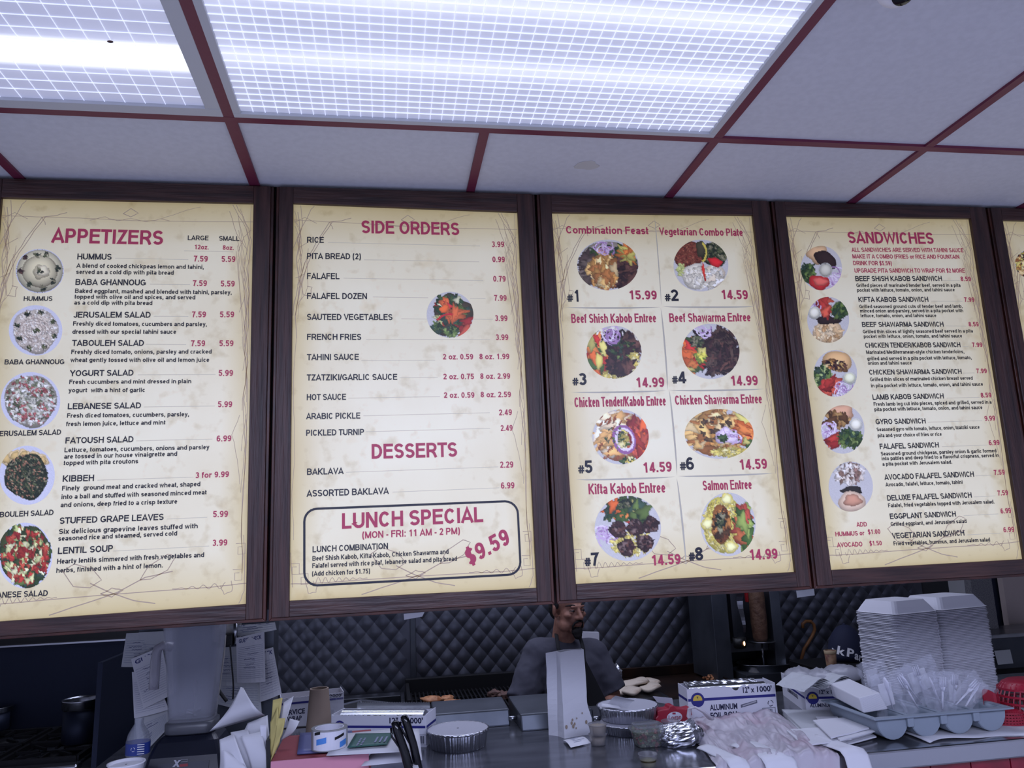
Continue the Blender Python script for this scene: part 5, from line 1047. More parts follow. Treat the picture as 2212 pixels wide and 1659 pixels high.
for s in (-1, 1): m.tube([H(.002*s, -.1005, -.048), H(.013*s, -.099, -.049), H(.024*s, -.0905, -.057), H(.030*s, -.082, -.072), H(.029*s, -.078, -.088)], [.005, .0058, .0052, .0045, .004], 8)
obj('moustache', m, 'hair', man, smooth=True)
m = MB().ell(H(0, -.0765, -.100), Hr((.031, .024, .027)), HR, 18).ell(H(0, -.083, -.118), Hr((.024, .017, .022)), HR, 16).ell(H(0, -.0895, -.0815), Hr((.008, .006, .007)), HR)
obj('beard', m, 'hair', man, remesh=.003, smooth_it=2)
m = MB().ell(H(0, .03, .062), Hr((.079, .090, .082)), HR, 26).ell(H(0, .072, .0), Hr((.062, .045, .07)), HR, 20)
for s in (-1, 1): m.ell(H(.068*s, .004, .026), Hr((.010, .022, .026)), HR)
obj('hair', m, 'hair', man, remesh=.0035, smooth_it=2)
m = MB().lathe([(.079*HS, 0), (.085*HS, .012), (.084*HS, .05), (.07*HS, .085), (.03, .1), (.004, .102)], (0, 0, 0), 30, 1, 1.16, caps=False)
m.v = [tuple(H(v[0]/HS, v[1]/HS+.016, v[2]/HS+.052)) for v in m.v]; obj('cap', m, 'hair', man, smooth=True)
# t-shirt: loose shell over trunk and upper arms
g = MB(); o2 = Vector((0, 0, 0))
g.caps(shl+Vector((.045, 0, -.012)), shr+Vector((-.045, 0, -.012)), .074, .074, 24).caps(chest+Vector((-.06, 0, -.1)), pel+Vector((-.06, 0, -.02)), .122, .128, 24).caps(chest+Vector((.06, 0, -.1)), pel+Vector((.06, 0, -.02)), .122, .128, 24)
g.caps(neckb+Vector((0, .02, -.018)), chest+Vector((0, 0, -.04)), .062, .1, 24); g.caps(neckb+Vector((-.03, .02, -.012)), shL, .036, .07, 20).caps(neckb+Vector((.03, .02, -.012)), shR, .036, .07, 20)
def sleeve(a, e, r0, r1):
    d = e-a; n = 10; pts = [a+d*(i/n)*.98 for i in range(n+1)]; g.tube(pts, [r0+(r1-r0)*i/n for i in range(n+1)], 20)
sleeve(shL, elL, .072, .078); sleeve(shR, elR, .072, .076)
obj('t_shirt', g, 'shirt', man, remesh=.007, smooth_it=4)
_o = man.children[-1]; _tx = bpy.data.textures.new('folds', 'CLOUDS'); _tx.noise_scale = .09; _q = _o.modifiers.new('f', 'DISPLACE'); _q.texture = _tx; _q.strength = .022; _q.mid_level = .55
rg = MB(); nr = [Vector((neckb.x+.066*math.cos(a)*1.05, neckb.y+.018+.066*math.sin(a), neckb.z-.022+.014*math.sin(a))) for a in [2*PI*i/28 for i in range(29)]]
obj('collar', rg.tube(nr, .006, 8), 'shirt', man, smooth=True)
# apron with its neck straps
def ap(px, py, y): return W(px, py, y)
m = MB()
def bibf(u, v):
    L0, R0 = ap(1212, 1424, YM-.15), ap(1264, 1424, YM-.14); L1, R1 = ap(1160, 1530, YM-.19), ap(1318, 1530, YM-.16)
    p = (L0*(1-u)+R0*u)*(1-v)+(L1*(1-u)+R1*u)*v; return p+Vector((0, -.035*math.sin(PI*u), 0))
m.surf(bibf, 14, 12); lo = [bibf(i/14, 1) for i in range(15)]
m.surf(lambda u, v: bibf(u, 1)+Vector((0, .0, -.55*v)), 14, 6)
obj('apron', m, 'apron', man, solid=.002)
m = MB()
for pp in ([(1201, 1366, .03), (1203, 1380, -.055), (1206, 1400, -.1), (1214, 1426, -.125)], [(1251, 1372, .0), (1256, 1386, -.06), (1260, 1402, -.10), (1261, 1426, -.125)]): m.tube([ap(x, y, YM+d) for x, y, d in pp], .0085, 8, .35)
obj('apron_strap', m, 'apron', man, smooth=True)
m = MB()
for s in (-1, 1):
    hp = pel+Vector((.08*s, 0, -.02)); kn = Vector((hp.x+.01*s, YM+.03, hp.z*.52)); m.caps(hp, kn, .1, .075, 18).caps(kn, Vector((kn.x, YM+.06, .1)), .074, .062, 18)
m.caps(pel+Vector((-.06, 0, 0)), pel+Vector((.06, 0, 0)), .12, .12)
obj('trousers', m, 'trousers', man, remesh=.01, smooth_it=3)
# ================================================================ THINGS ON THE COUNTER
mat('wrap_grey', C(176, 176, 184), .3, trans=.2, alpha=.8, bump=.3, bscale=20)
def at(px, py, z=ZC): return WZ(px, py, z)
# ---- white paper bag
c0, c1, c2 = at(1185.4, 1587.6), at(1219.5, 1595.4), at(1272, 1586.5); c3 = c0+(c2-c1)
ztb = W(1215, 1410, c1.y).z; ctr = (c0+c1+c2+c3)/4
TLb = W(1179, 1409.5, c1.y+.02); TRb = W(1261.7, 1410, c1.y+.045); dn = Vector((0, .006, 0))
fold = W(1209.5, 1409.5, c1.y+.012); gin = W(1202, 1409.5, c1.y+.03)
t = thing('paper_bag', 'tall white paper bag standing on the counter before the man', 'bag', (ctr.x, ctr.y, ZC))
bot = [c1, (c1+c2)/2, c2, c2*.5+c3*.5, c3, c3*.5+c0*.5, c0, (c0+c1)/2+Vector((.006, .006, 0))]
top = [fold, (fold+TRb)/2, TRb, TRb+Vector((-.008, .012, 0)), TRb+Vector((-.004, .022, 0)), (TLb+TRb)/2+Vector((0, .02, 0)), TLb, gin]
m = MB(); NR = 16
for j in range(NR+1):
    v = j/NR
    for i in range(8):
        p = bot[i]*(1-v)+top[i]*v; z = ZC+(ztb-ZC)*v
        bul = .014*math.exp(-((v-.16)/.12)**2) if i in (2, 3) else 0
        w_ = .0022*noise.noise(Vector((i*3.3, v*7, 1)))
        zz = z+(.003*(i % 2) if j == NR else 0); m.v.append((p.x+bul+w_, p.y+w_, zz))
m.f = [(j*8+i, j*8+(i+1) % 8, (j+1)*8+(i+1) % 8, (j+1)*8+i) for j in range(NR) for i in range(8)]+[tuple(range(7, -1, -1))]
obj('bag_body', m, 'paper', t, solid=.0006)
mat('spot', C(150, 134, 118), .8); m = MB()
n_ = (c2-c1).cross(Vector((0, 0, 1))).normalized(); ux = (c2-c1).normalized()
for i, (u, v, r) in enumerate(((.08, .13, .006), (.30, .165, .005), (.34, .2, .004), (.42, .15, .0045), (.36, .125, .006), (.9, .15, .006), (.52, .21, .003), (.47, .1, .003), (.75, .26, .003))):
    z = ZC+(ztb-ZC)*v; f0 = c1*(1-v)+fold*v; f1 = c2*(1-v)+TRb*v; p = f0*(1-u)+f1*u+n_*.0045+Vector((0, 0, 0)); p.z = z
    m.add([p+ux*r*math.cos(a)*.8+Vector((0, 0, r*math.sin(a)*1.2)) for a in [2*PI*q/9 for q in range(9)]], [tuple(range(9))])
o = obj('grease_spots', m, 'spot', t); o['kind'] = 'stuff'
# ---- receipts
def slip(name, pts, label, lines=5, cat='receipt'):
    P = [Vector(p) for p in pts]; t = thing(name, label, cat, P[0]); TL, TR, BR, BL = P; nn = (TR-TL).cross(BL-TL).normalized(); nn = nn if nn.z > 0 else -nn
    def f(u, v, o=0): return (TL*(1-u)+TR*u)*(1-v)+(BL*(1-u)+BR*u)*v+nn*(.006*math.sin(PI*v)+o)
    obj('sheet', MB().surf(lambda u, v: f(u, v), 4, 8), 'paper', t, solid=.0003)
    m = MB()
    for k in range(lines):
        v = .12+.7*k/lines; a, b_ = f(.3, v, .0012), f(.88-.2*(k % 3), v, .0012); d = (BL-TL).normalized()*.0014; m.quad(a-d, b_-d, b_+d, a+d)
    if lines: o = obj('printed_lines', m, 'ink_faint', t); o['kind'] = 'stuff'
slip('receipt', (at(1216, 1599, ZC+.004), at(1257, 1591, ZC+.012), at(1276, 1605, ZC+.004), at(1233, 1615, ZC+.004)), 'small printed receipt lying at the foot of the white paper bag')
# ---- aluminium pans with board lids
def foil_pan(px, py, rx, label, top_py, sq=1.0, z=ZC, group='round foil pans with board lids'):
    p = at(px, py, z); k = M_PX(p); r = rx*k; h = (py-top_py)*k*1.02; t = thing('foil_pan', label, 'foil pan', (p.x, p.y, z), group)
    cr = lambda rr, zz, a: 1+.010*math.sin(a*64)+.006*math.sin(a*41+1)+.004*math.sin(a*97)
    obj('pan_wall', MB().lathe([(.005, .002), (r*.86, .0), (r*.88, .004), (r*.95, h*.86)], p, 260, 1, sq, cr, caps=False), 'foil', t, smooth=True)
    obj('rolled_rim', MB().lathe([(r*.95, h*.84), (r*1.0, h*.86), (r*1.01, h*.93), (r*.995, h*1.0), (r*.97, h*.98)], p, 200, 1, sq, lambda rr, zz, a: 1+.008*math.sin(a*38)+.006*math.sin(a*23), caps=False), 'foil', t, smooth=True)
    obj('board_lid', MB().lathe([(.004, h*.955), (r*.972, h*.955), (r*.972, h*.97), (.004, h*.975)], p, 64, 1, sq, caps=False), 'lid_grey', t)
    return p, r, h
mat('lid_grey', C(168, 168, 178), .5)
foil_pan(990, 1612, 67, 'single round foil pan with grey lid standing left of the paper bag', 1575)
p1, r1, h1 = foil_pan(1356, 1580, 60, 'lower foil pan of the stack right of the paper bag', 1559)
p2, r2, h2 = foil_pan(1357, 1552, 66, 'upper foil pan of the stack, a receipt lying on its lid', 1523, z=ZC+h1)
zt_ = ZC+h1+h2+.003
slip('receipt', (at(1330, 1503, zt_+.05), at(1372, 1513, zt_+.035), at(1355, 1530, zt_+.004), at(1312, 1522, zt_+.004)), 'curled printed receipt standing on the lid of the stacked foil pans')
slip('receipt', (at(1298, 1521, zt_+.006), at(1330, 1524, zt_+.004), at(1342, 1531, zt_+.003), at(1300, 1526, zt_+.003)), 'narrow blank slip lying on the stacked pan lid beside the curled receipt', 0)
# ---- portion cups
def cup(px, py, rt, hpx, label, fill, lvl, z=ZC, mt='cloudy', lid=False, band=False):
    p = at(px, py, z); k = M_PX(p); r = rt*k; h = hpx*k; t = thing('portion_cup', label, 'cup', (p.x, p.y, z), 'clear plastic portion cups')
    obj('cup_wall', MB().lathe([(.002, .001), (r*.74, .0), (r*.76, .002), (r*.93, h*.92), (r, h*.93), (r, h), (r*.93, h*.99), (r*.9, h*.95), (r*.73, .004)], p, 36, caps=False), mt, t, smooth=True)
    obj('sauce', MB().lathe([(r*.72, .004), (r*.72+(r*.17)*lvl, h*lvl), (.002, h*lvl)], p, 30), fill, t, smooth=True)
    if lid: obj('lid', MB().lathe([(r*1.03, h*.93), (r*1.05, h*1.0), (r*.98, h*1.04), (r*.9, h*1.0), (.002, h*1.0)], p, 36, caps=False), 'cloudy', t, smooth=True)
    if band: obj('dark_sediment', MB().lathe([(r*.83, h*.42), (r*.88, h*.56)], p, 36, caps=False), 'spot_dark', t, smooth=True)
    return h
mat('spot_dark', C(50, 44, 22), .4)
hh_ = cup(1292, 1609, 20, 22, 'lower lidded sauce cup of two stacked right of the paper bag', 'sauce', .86, lid=True)
cup(1292, 1588, 21, 23, 'upper lidded sauce cup of two stacked right of the paper bag', 'sauce', .86, z=ZC+hh_*1.04, lid=True)
cup(1401, 1657, 21, 28, 'open cup of yellow-green oil at the bottom edge of the picture', 'oil', .55, band=True)
cup(1449, 1588, 19, 30, 'open cup of creamy sauce behind the foil parcel', 'sauce', .3)
# ---- salad box
mat('salad', C(96, 118, 62), .5, noise_c=C(160, 170, 110), nscale=40); mat('tomato', C(128, 66, 52), .4); mat('lettuce', C(84, 98, 62), .5); mat('cucumber', C(140, 144, 108), .5)
p = at(1401, 1610); k = M_PX(p); r = 38*k; h = 44*k
t = thing('salad_container', 'clear plastic tub of chopped salad beside the foil parcel', 'container', (p.x, p.y, ZC))
sqw = lambda rr, zz, a: 1/(abs(math.cos(a))**4+abs(math.sin(a))**4)**.25
obj('tub', MB().lathe([(.004, .002), (r*.70, .001), (r*.76, .006), (r*.92, h*.72), (r*1.02, h*.74), (r*1.04, h*.80), (r*.94, h*.80)], p, 48, 1, .8, sqw, caps=False), 'jar_clear', t, smooth=True)
obj('lid', MB().lathe([(r*1.03, h*.80), (r*1.02, h*.84), (r*.86, h*.86), (r*.84, h*1.0), (r*.80, h*1.0), (r*.78, h*.90), (.004, h*.90)], p, 48, 1, .8, sqw, caps=False), 'jar_clear', t, smooth=True)
rr = random.Random(9); PC = {'tomato': MB(), 'lettuce': MB(), 'cucumber': MB()}
for i in range(260):
    zz = rr.uniform(.06, .68); q = .70+.18*zz; x = rr.uniform(-1, 1)*r*q*.88; y = rr.uniform(-1, 1)*r*q*.88*.8; kx = rr.choice(['tomato', 'lettuce', 'lettuce', 'cucumber'])
    PC[kx].ell((p.x+x, p.y+y, ZC+h*zz), (.008, .007, .005), Matrix.Rotation(rr.uniform(0, 3), 3, 'X') @ Matrix.Rotation(rr.uniform(0, 3), 3, 'Z'), 6)
for kx, mm in PC.items(): o = obj('chopped_'+kx, mm, kx, t); o['kind'] = 'stuff'
# ---- foil parcel
p = at(1477, 1612); k = M_PX(p)
m = MB().ell((0, 0, 0), (1, 1, 1), None, 56); vs = []
for v in m.v:
    v = Vector(v); sx_ = abs(v.x)**.7*math.copysign(1, v.x); d = 1+.07*noise.noise(v*4)+.055*abs(noise.noise(v*9+Vector((5, 5, 5))))+.03*noise.noise(v*19)
    zz = max(-.55, v.z)*d; crease = .14*math.exp(-((v.x-.35)/.10)**2)*(1 if v.y < .2 else .4)
    vs.append((p.x+sx_*d*53*k, p.y+.03+v.y*d*.062-crease*.1, ZC+.0245+zz*.042+crease*.12))
m.v = vs; tag(obj('foil_parcel', m, 'foil'), 'crumpled foil parcel of wrapped food beside the salad tub', 'foil parcel')
# ---- red dispenser with oval label
yr = at(1455, 1572).y; P = lambda x, y: W(x, y, yr)
t = thing('red_dispenser', 'red plastic box with a white oval label behind the foil pans', 'box', (P(1455, 1570).x, yr, ZC))
a, b_ = P(1419, 1572), P(1495, 1572); top = P(1455, 1533).z
m = MB(); prof = [(1419, 1572), (1416, 1552), (1421, 1546), (1420, 1536), (1434, 1533), (1444, 1532), (1447, 1525), (1456, 1524), (1461, 1531), (1480, 1532), (1494, 1529), (1496, 1545), (1491, 1552), (1493, 1570)]
front = [P(x, min(y, 1570)) for x, y in prof]; n = len(front)
m.add(front+[q+Vector((0, .05, 0)) for q in front], [tuple(range(n)), tuple(range(2*n-1, n-1, -1))]+[(i, i+n, (i+1) % n+n, (i+1) % n) for i in range(n)])
obj('shell', m, 'plastic_red', t, bevel=.003)
c_ = P(1457, 1549); m = MB(); m.add([Vector((c_.x+.029*math.cos(q), yr-.0015, c_.z+.0185*math.sin(q))) for q in [2*PI*i/32 for i in range(32)]], [tuple(range(32))]); obj('oval_label', m, 'white_card', t)
DL = MB(); q0 = P(1444, 1555); text(DL, 'Logan', q0+Vector((0, -.0025, 0)), P(1471, 1553)-q0, P(1444, 1545)-q0, .012)
DL.quad(*[P(x, y)+Vector((0, -.0025, 0)) for x, y in ((1452, 1543), (1459, 1543), (1459, 1539), (1452, 1539))])
LATE.append(lambda t=t: obj('lettering', DL, 'print_label_red', t)); mat('print_label_red', C(150, 40, 66), .5)
m = MB(); q0 = at(1409, 1517, ZC+.09); 
o = slab('open_flap', ((1410, 1504), (1452, 1508), (1455, 1523), (1420, 1517)), yr+.12, .002, 'lid_grey', 'grey card flap standing behind the red dispenser', 'card')
# ---- film and foil boxes
def ptq(O, U, V, u, v, off=None): return O+U*u+V*v+(off or Vector())
def logo(parent, c, ux, uz, r, n):   # round badge: blue ring, yellow disc with a small dark palm-like mark
    def disc(rad, lift, a0=0, a1=2*PI, N=24): return [c+ux*rad*math.cos(a0+(a1-a0)*i/N)+uz*rad*math.sin(a0+(a1-a0)*i/N)+n*lift for i in range(N+1)]
    m = MB(); v = disc(r, .0006); m.add(v, [tuple(range(len(v)-1))]); o = obj('badge', m, 'box_blue', parent)
    m = MB(); v = disc(r*.68, .0011, -.15, PI+.15); m.add(v, [tuple(range(len(v)))]); obj('badge_sun', m, 'badge_yellow', o)
    m = MB()
    for a_ in (.3, 1.1, 1.9, 2.7, -1.2): m.add([c+uz*r*.3+n*.0015+ux*r*.05, c+uz*r*.3+n*.0015-ux*r*.05, c+uz*r*(.3+.28*math.sin(a_))+ux*r*.3*math.cos(a_)+n*.0015], [(0, 1, 2)])
    obj('badge_mark', m, 'ink_dark', o)
mat('badge_yellow', C(214, 186, 70), .5); mat('ink_dark', C(24, 26, 60), .5); mat('ink_grey', C(96, 98, 112), .6)
def roll_box(quad, z0, depth_px, label, words, open_=True, roll=True, rot_back=None, lift=0):
    """carton: front face from photo corners BL BR TR TL, back edge offset vector"""
    BL = at(*quad[0], z0); BR = at(*quad[1], z0); TL = W(*quad[3], BL.y); TR = W(*quad[2], BR.y); hgt = ((TL.z-z0)+(TR.z-z0))/2
    TL = Vector((BL.x, BL.y, z0+hgt)); TR = Vector((BR.x, BR.y, z0+hgt)); ux = (BR-BL).normalized(); n = ux.cross(Vector((0, 0, 1))).normalized(); n = n if n.y < 0 else -n
    back = -n*depth_px; t = thing('foil_box', label, 'box', ((BL.x+BR.x)/2, BL.y, z0)); Wd = (BR-BL).length; up = Vector((0, 0, 1)); th = .002
    # jagged top of the front wall
    m = MB(); N = 44; vs = []; r3 = random.Random(int(quad[0][0]))
    for i in range(N+1):
        u = i/N; dz = 0 if not open_ else r3.choice((0, 0, -.0015, -.003, .001)); 
        if words.get('notch') and abs(u-words['notch']) < .06: dz -= .018*(1-(abs(u-words['notch'])/.06)**2)
        vs += [BL+ux*Wd*u, BL+ux*Wd*u+up*(hgt+dz)]
    m.add(vs, [(2*i, 2*i+2, 2*i+3, 2*i+1) for i in range(N)]); obj('front_wall', m, 'white_card', t, solid=th)
    for nm, a, b_, hs in (('end_wall', BL, BL+back, 1), ('end_wall', BR, BR+back, 1.02), ('back_wall', BL+back, BR+back, .98)):
        m = MB(); m.quad(a, b_, b_+up*hgt*hs, a+up*hgt*hs); obj(nm, m, 'white_card', t, solid=th)
    m = MB(); m.quad(BL, BR, BR+back, BL+back); obj('box_floor', m, 'box_inside', t, solid=th)
    if not open_:
        m = MB(); m.quad(TL, TR, TR+back, TL+back); obj('box_top', m, 'white_card', t, solid=th)
    F = lambda u, v, l=.0016: BL+ux*Wd*u+up*hgt*v+n*l
    s0, s1 = words['stripe']; m = MB(); m.quad(F(.005, s0), F(.995, s0), F(.995, s1), F(.005, s1)); 
    E = lambda u, v, l=.0016: BR+back*u+up*hgt*v+ux*l
    m.quad(E(.01, s0), E(.99, s0), E(.99, s1), E(.01, s1)); Lf = lambda u, v, l=.0016: BL+back*u+up*hgt*v-ux*l; m.quad(Lf(.01, s0), Lf(.99, s0), Lf(.99, s1), Lf(.01, s1))
    obj('blue_stripe', m, 'box_blue', t)
    if words.get('logo') is not None: logo(t, F(words['logo'], (s0+s1)/2), ux, up, hgt*words.get('lr', .21), n)
    lt = MB()
    for s, u0, u1, v0, hh in words['text']:
        if s[0] == '>': text(lt, s[1:], E(u0, v0), E(u1, v0)-E(u0, v0), up*hgt*hh, .03)
        elif s[0] == '<': text(lt, s[1:], Lf(u1, v0), Lf(u0, v0)-Lf(u1, v0), up*hgt*hh, .03)
        else: text(lt, s, F(u0, v0), F(u1, v0)-F(u0, v0), up*hgt*hh, .03)
    LATE.append(lambda: obj('lettering', lt, 'ink_dark', t))
    if words.get('bars'):
        u0, u1, v0, v1 = words['bars']; m = MB(); r5 = random.Random(2); u = u0
        while u < u1: w_ = r5.choice((.004, .008, .012)); m.quad(F(u, v0), F(u+w_, v0), F(u+w_, v1), F(u, v1)); u += w_+r5.choice((.005, .01))
        for a_, c_ in (((u0-.02, v0-.05), (u1+.03, v0-.035)), ((u0-.02, v1+.03), (u1+.03, v1+.045)), ((u0-.02, v0-.05), (u0-.014, v1+.045)), ((u1+.024, v0-.05), (u1+.03, v1+.045))): m.quad(F(*a_), F(c_[0], a_[1]), F(*c_), F(a_[0], c_[1]))
        o = obj('barcode', m, 'ink_grey', t); o['kind'] = 'stuff'
    if words.get('rollpic'):
        u0, v0, u1, v1 = words['rollpic']; m = MB(); d = .10; m.add([F(u0, v0-d/2), F(u1, v1-d/2), F(u1, v1+d/2), F(u0, v0+d/2)], [(0, 1, 2, 3)]); obj('roll_picture', m, 'ink_grey', t)
        m = MB(); m.add([F(u0+.02, v0-d*.1, .002), F(u1-.01, v1-d*.1, .002), F(u1-.01, v1+d*.3, .002), F(u0+.02, v0+d*.3, .002)], [(0, 1, 2, 3)]); obj('roll_highlight', m, 'lid_grey', t)
    if words.get('recycle'):
        u0, v0 = words['recycle']; m = MB(); R_ = hgt*.09
        for q in range(3):
            a0 = q*2*PI/3; pts = [F(u0, v0)+ux*R_*math.cos(a0+i*.35)+up*R_*math.sin(a0+i*.35) for i in range(5)]; m.tube(pts, .0012, 4)
        obj('recycling_mark', m, 'ink_dark', t)
    if roll:
        cz = z0+hgt*.70; rr_ = min(depth_px*.36, hgt*.40); a, b_ = BL+back*.5+ux*.02, BR+back*.5-ux*.02; a.z = b_.z = z0+hgt*words.get('rz', .62)
        o = obj('foil_roll', MB().tube([a, b_], rr_, 32), 'foil_smooth', t); smooth_angle(o)
        obj('roll_core', MB().tube([a-ux*.004, a], rr_*.5, 20).tube([b_, b_+ux*.004], rr_*.5, 20), 'black', o)
    return t, F, BL, BR, back, hgt, ux, n
mat('foil_smooth', C(210, 212, 216), .22, 1, bump=.03, bscale=3)
t, F, BL, BR, bk, hg, ux, n = roll_box(((716, 1611), (921, 1613), (920.5, 1543), (714, 1546)), ZC, .115, 'open foil roll box left of the round foil pan with a bright roll inside', dict(stripe=(.58, .66), logo=.09, lr=.2, text=[('12" x', .62, .78, .74, .17), ("1000'", .81, .97, .74, .17), ('>ALUMINUM', .1, .9, .32, .13), ('>FOIL', .3, .8, .14, .12)], bars=(.90, .975, .10, .34), rz=.66))
N = 60; m = MB(); e0 = BL+bk*1.0+Vector((0, 0, hg))+ux*.05; L_ = (BR-BL).length-.07
vs = []
for i in range(N+1): q = e0+ux*L_*i/N; vs += [q, q+Vector((0, 0, .018+(.003 if i % 2 else 0)))]
m.add(vs, [(2*i, 2*i+2, 2*i+3, 2*i+1) for i in range(N)]); obj('serrated_cutter', m, 'steel', t, solid=.001)
t2, F2, BL2, BR2, bk2, hg2, ux2, n2 = roll_box(((1489, 1556), (1680, 1544), (1674, 1475), (1484, 1488)), ZC, .115, 'foil roll box with a torn opening in front of the broiler', dict(stripe=(.58, .665), logo=.11, lr=.23, notch=.55, text=[('12" x', .63, .76, .76, .17), ("1000'", .79, .96, .76, .17), ('ALUMINUM', .24, .55, .27, .17), ('FOIL ROLL', .24, .56, .02, .17)], rollpic=(.59, .34, .78, .46), recycle=(.93, .38), bars=(.85, .95, .06, .2)))
m = MB(); a = BL2+bk2*.75+Vector((0, 0, hg2*.9)); 
m.surf(lambda u, v: a+ux2*(.02+u*((BR2-BL2).length-.06))+Vector((0, -.05*v+.02, .016*(1-v)+.003*noise.noise(Vector((u*20, v*5, 0))))), 50, 6); obj('torn_foil', m, 'foil', t2, solid=.0004)
roll_box(((1743, 1540), (1822, 1538), (1818, 1482), (1742, 1486)), ZC, .34, 'second foil roll box behind the grey tray, its long side towards the aisle', dict(stripe=(.54, .63), logo=.2, lr=.25, text=[('12" x 1000\'', .4, .98, .74, .14), ('ALUMINUM', .1, .7, .22, .14), ('<ALUMINUM FOIL ROLL', .3, .75, .34, .15)]), open_=True, roll=False)
tb, Fb, BLb, BRb, bkb, hgb, uxb, nb = roll_box(((606, 1573), (742, 1558), (742, 1496), (602, 1508)), ZC, .12, 'deli wrap box with a plastic film flap behind the cardboard cone', dict(stripe=(.76, .83), text=[('SERVICE', -.02+.05, .38, .42, .16), ('WRAP', .1, .33, .2, .15), ("12\" x 2000'", .55, .98, .86, .1)]), roll=False)
m = MB()   # printed drawing of stacked sheets
for q in range(3):
    v0 = .5-.1*q; pts = [Fb(.46, v0), Fb(.56, v0+.12), Fb(.68, v0+.1), Fb(.58, v0-.03)]; 
    for i in range(4): m.tube([pts[i], pts[(i+1) % 4]], .0012, 4)
obj('sheet_drawing', m, 'ink_dark', tb)
m = MB().surf(lambda u, v: Fb(.72+.27*u, .92-.8*v, .006+.012*abs(noise.noise(Vector((u*6, v*6, 2))))), 18, 18); obj('film_flap', m, 'film', tb)
# ---- napkins and wrapped cups on the second foil box
def stack(name, O, A, B, Cc, mt, label, cat, group=None, sheets=0):
    O, A, B, Cc = map(Vector, (O, A, B, Cc)); m = MB()
    if not sheets: m.obox(O, A, B, Cc); o = obj(name, m, mt, bevel=.003)
    else:
        r6 = random.Random(int(O.x*1000)); step = Cc/sheets
        for i in range(sheets): j = A.normalized()*r6.uniform(-.004, .004)+B.normalized()*r6.uniform(-.003, .003); m.obox(O+step*i+j, A, B, step*.82)
        o = obj(name, m, mt)
    return tag(o, label, cat, group)
zb = ZC+.118
for i, (x0, y0, x1, lb) in enumerate(((1690, 1478, 1752, 'front bundle of white paper sleeves on the second foil box'), (1745, 1472, 1798, 'rear bundle of white paper sleeves on the second foil box'))):
    a = at(x0, y0, zb); b_ = at(x1, y0+15, zb); m = MB()
    d = b_-a; L_ = d.length; dd = d.normalized(); sd = Vector((-dd.y, dd.x, 0))
    for q in range(7):
        o_ = a+sd*(.008*q-.03)+Vector((0, 0, .004*q)); m.surf(lambda u, v, o_=o_, q=q: o_+dd*L_*u+sd*.07*v+Vector((0, 0, .014*math.sin(PI*v)+.004*noise.noise(Vector((u*5, v*3, q))))), 8, 8)
    tag(obj('paper_sleeves', m, 'paper_grey', solid=.0004), lb, 'paper sleeves', 'paper sleeves on the foil box')
for i, (px, py, rw, lb) in enumerate(((1744, 1458, 26, 'soft clear plastic wrap bundle nearest the broiler pan'), (1790, 1462, 24, 'soft clear plastic wrap bundle in the middle behind the paper sleeves'), (1835, 1452, 34, 'large clear plastic wrap bundle at the foot of the foam boxes'))):
    p = at(px, py+16, zb); k = M_PX(p); m = MB().ell((0, 0, 0), (1, 1, 1), None, 26)
    m.v = [(p.x+v[0]*rw*k*1.25*(1+.15*noise.noise(Vector(v)*3)), p.y+.05+v[1]*.07, p.z+.012+max(-.5, v[2])*.035*(1+.3*noise.noise(Vector(v)*4+Vector((i, 0, 0))))) for v in m.v]
    tag(obj('wrapped_cups', m, 'wrap_grey', smooth=True), lb, 'plastic wrap', 'plastic-wrapped bundles')
mat('jar_cloud', C(190, 192, 204), .25, trans=.6, alpha=.42, ior=1.1)
mat('collar_clear', C(90, 92, 100), .3, trans=.3, alpha=.85)
mat('handle_cloud', C(150, 148, 158), .4, trans=.2)
mat('bottle_pet', C(200, 204, 216), .15, trans=.75, alpha=.5, ior=1.1)
mat('box_blue2', C(40, 58, 130), .4)
# ================================================================ LEFT END OF THE COUNTER
mat('blender_black', C(20, 23, 36), .35, coat=.2); mat('blender_panel', C(30, 33, 50), .4)
yb = 2.80; B = lambda x, y, d=0: W(x, y, yb+d)
p0 = B(417, 1577); k = M_PX(p0)
t = thing('blender', 'black-based blender with a tall cloudy jar before the order slips', 'blender', (p0.x+.0, yb, ZC))
cx = B(415, 1600).x; zb_ = B(408, 1577).z; hw0, hw1 = 78*k, 45*k
def bsec(z, w_, y0, y1): return [(cx-w_, y0, z), (cx+w_, y0, z), (cx+w_, y1, z), (cx-w_, y1, z)]
secs = [(ZC, hw0*1.02, yb-.12, yb+.10), (ZC+.02, hw0*1.04, yb-.125, yb+.105), (zb_-.055, hw0*.93, yb-.10, yb+.09), (zb_-.018, hw0*.8, yb-.075, yb+.075), (zb_, hw1*1.15, yb-.05, yb+.05)]
m = MB(); [m.v.extend(bsec(z, w_, a, b_)) for z, w_, a, b_ in secs]
m.f = [(j*4+i, j*4+(i+1) % 4, (j+1)*4+(i+1) % 4, (j+1)*4+i) for j in range(len(secs)-1) for i in range(4)]+[(3, 2, 1, 0), (16, 17, 18, 19)]
obj('motor_base', m, 'blender_black', t, bevel=.012)
fy = lambda z: yb-.125+.025*(z-ZC-.02)/(zb_-.055-ZC-.02)
m = MB(); a, b_ = cx-hw0*.62, cx+hw0*.66; z1 = zb_-.07; m.add([(a, fy(ZC+.03)-.002, ZC+.03), (b_, fy(ZC+.03)-.002, ZC+.03), (b_, fy(z1)-.002, z1), (a, fy(z1)-.002, z1)], [(0, 1, 2, 3)]); obj('control_panel', m, 'blender_panel', t, solid=.003)
LB = MB(); zl = W(390, 1655, fy(1.1)).z; yl_ = fy(zl)-.006
o_ = W(372, 1656, yl_); text(LB, 'x', o_, W(388, 1656, yl_)-o_, W(377, 1636, yl_)-o_, .03); LATE.append(lambda t=t: obj('badge_lettering', LB, 'lid_grey', t))
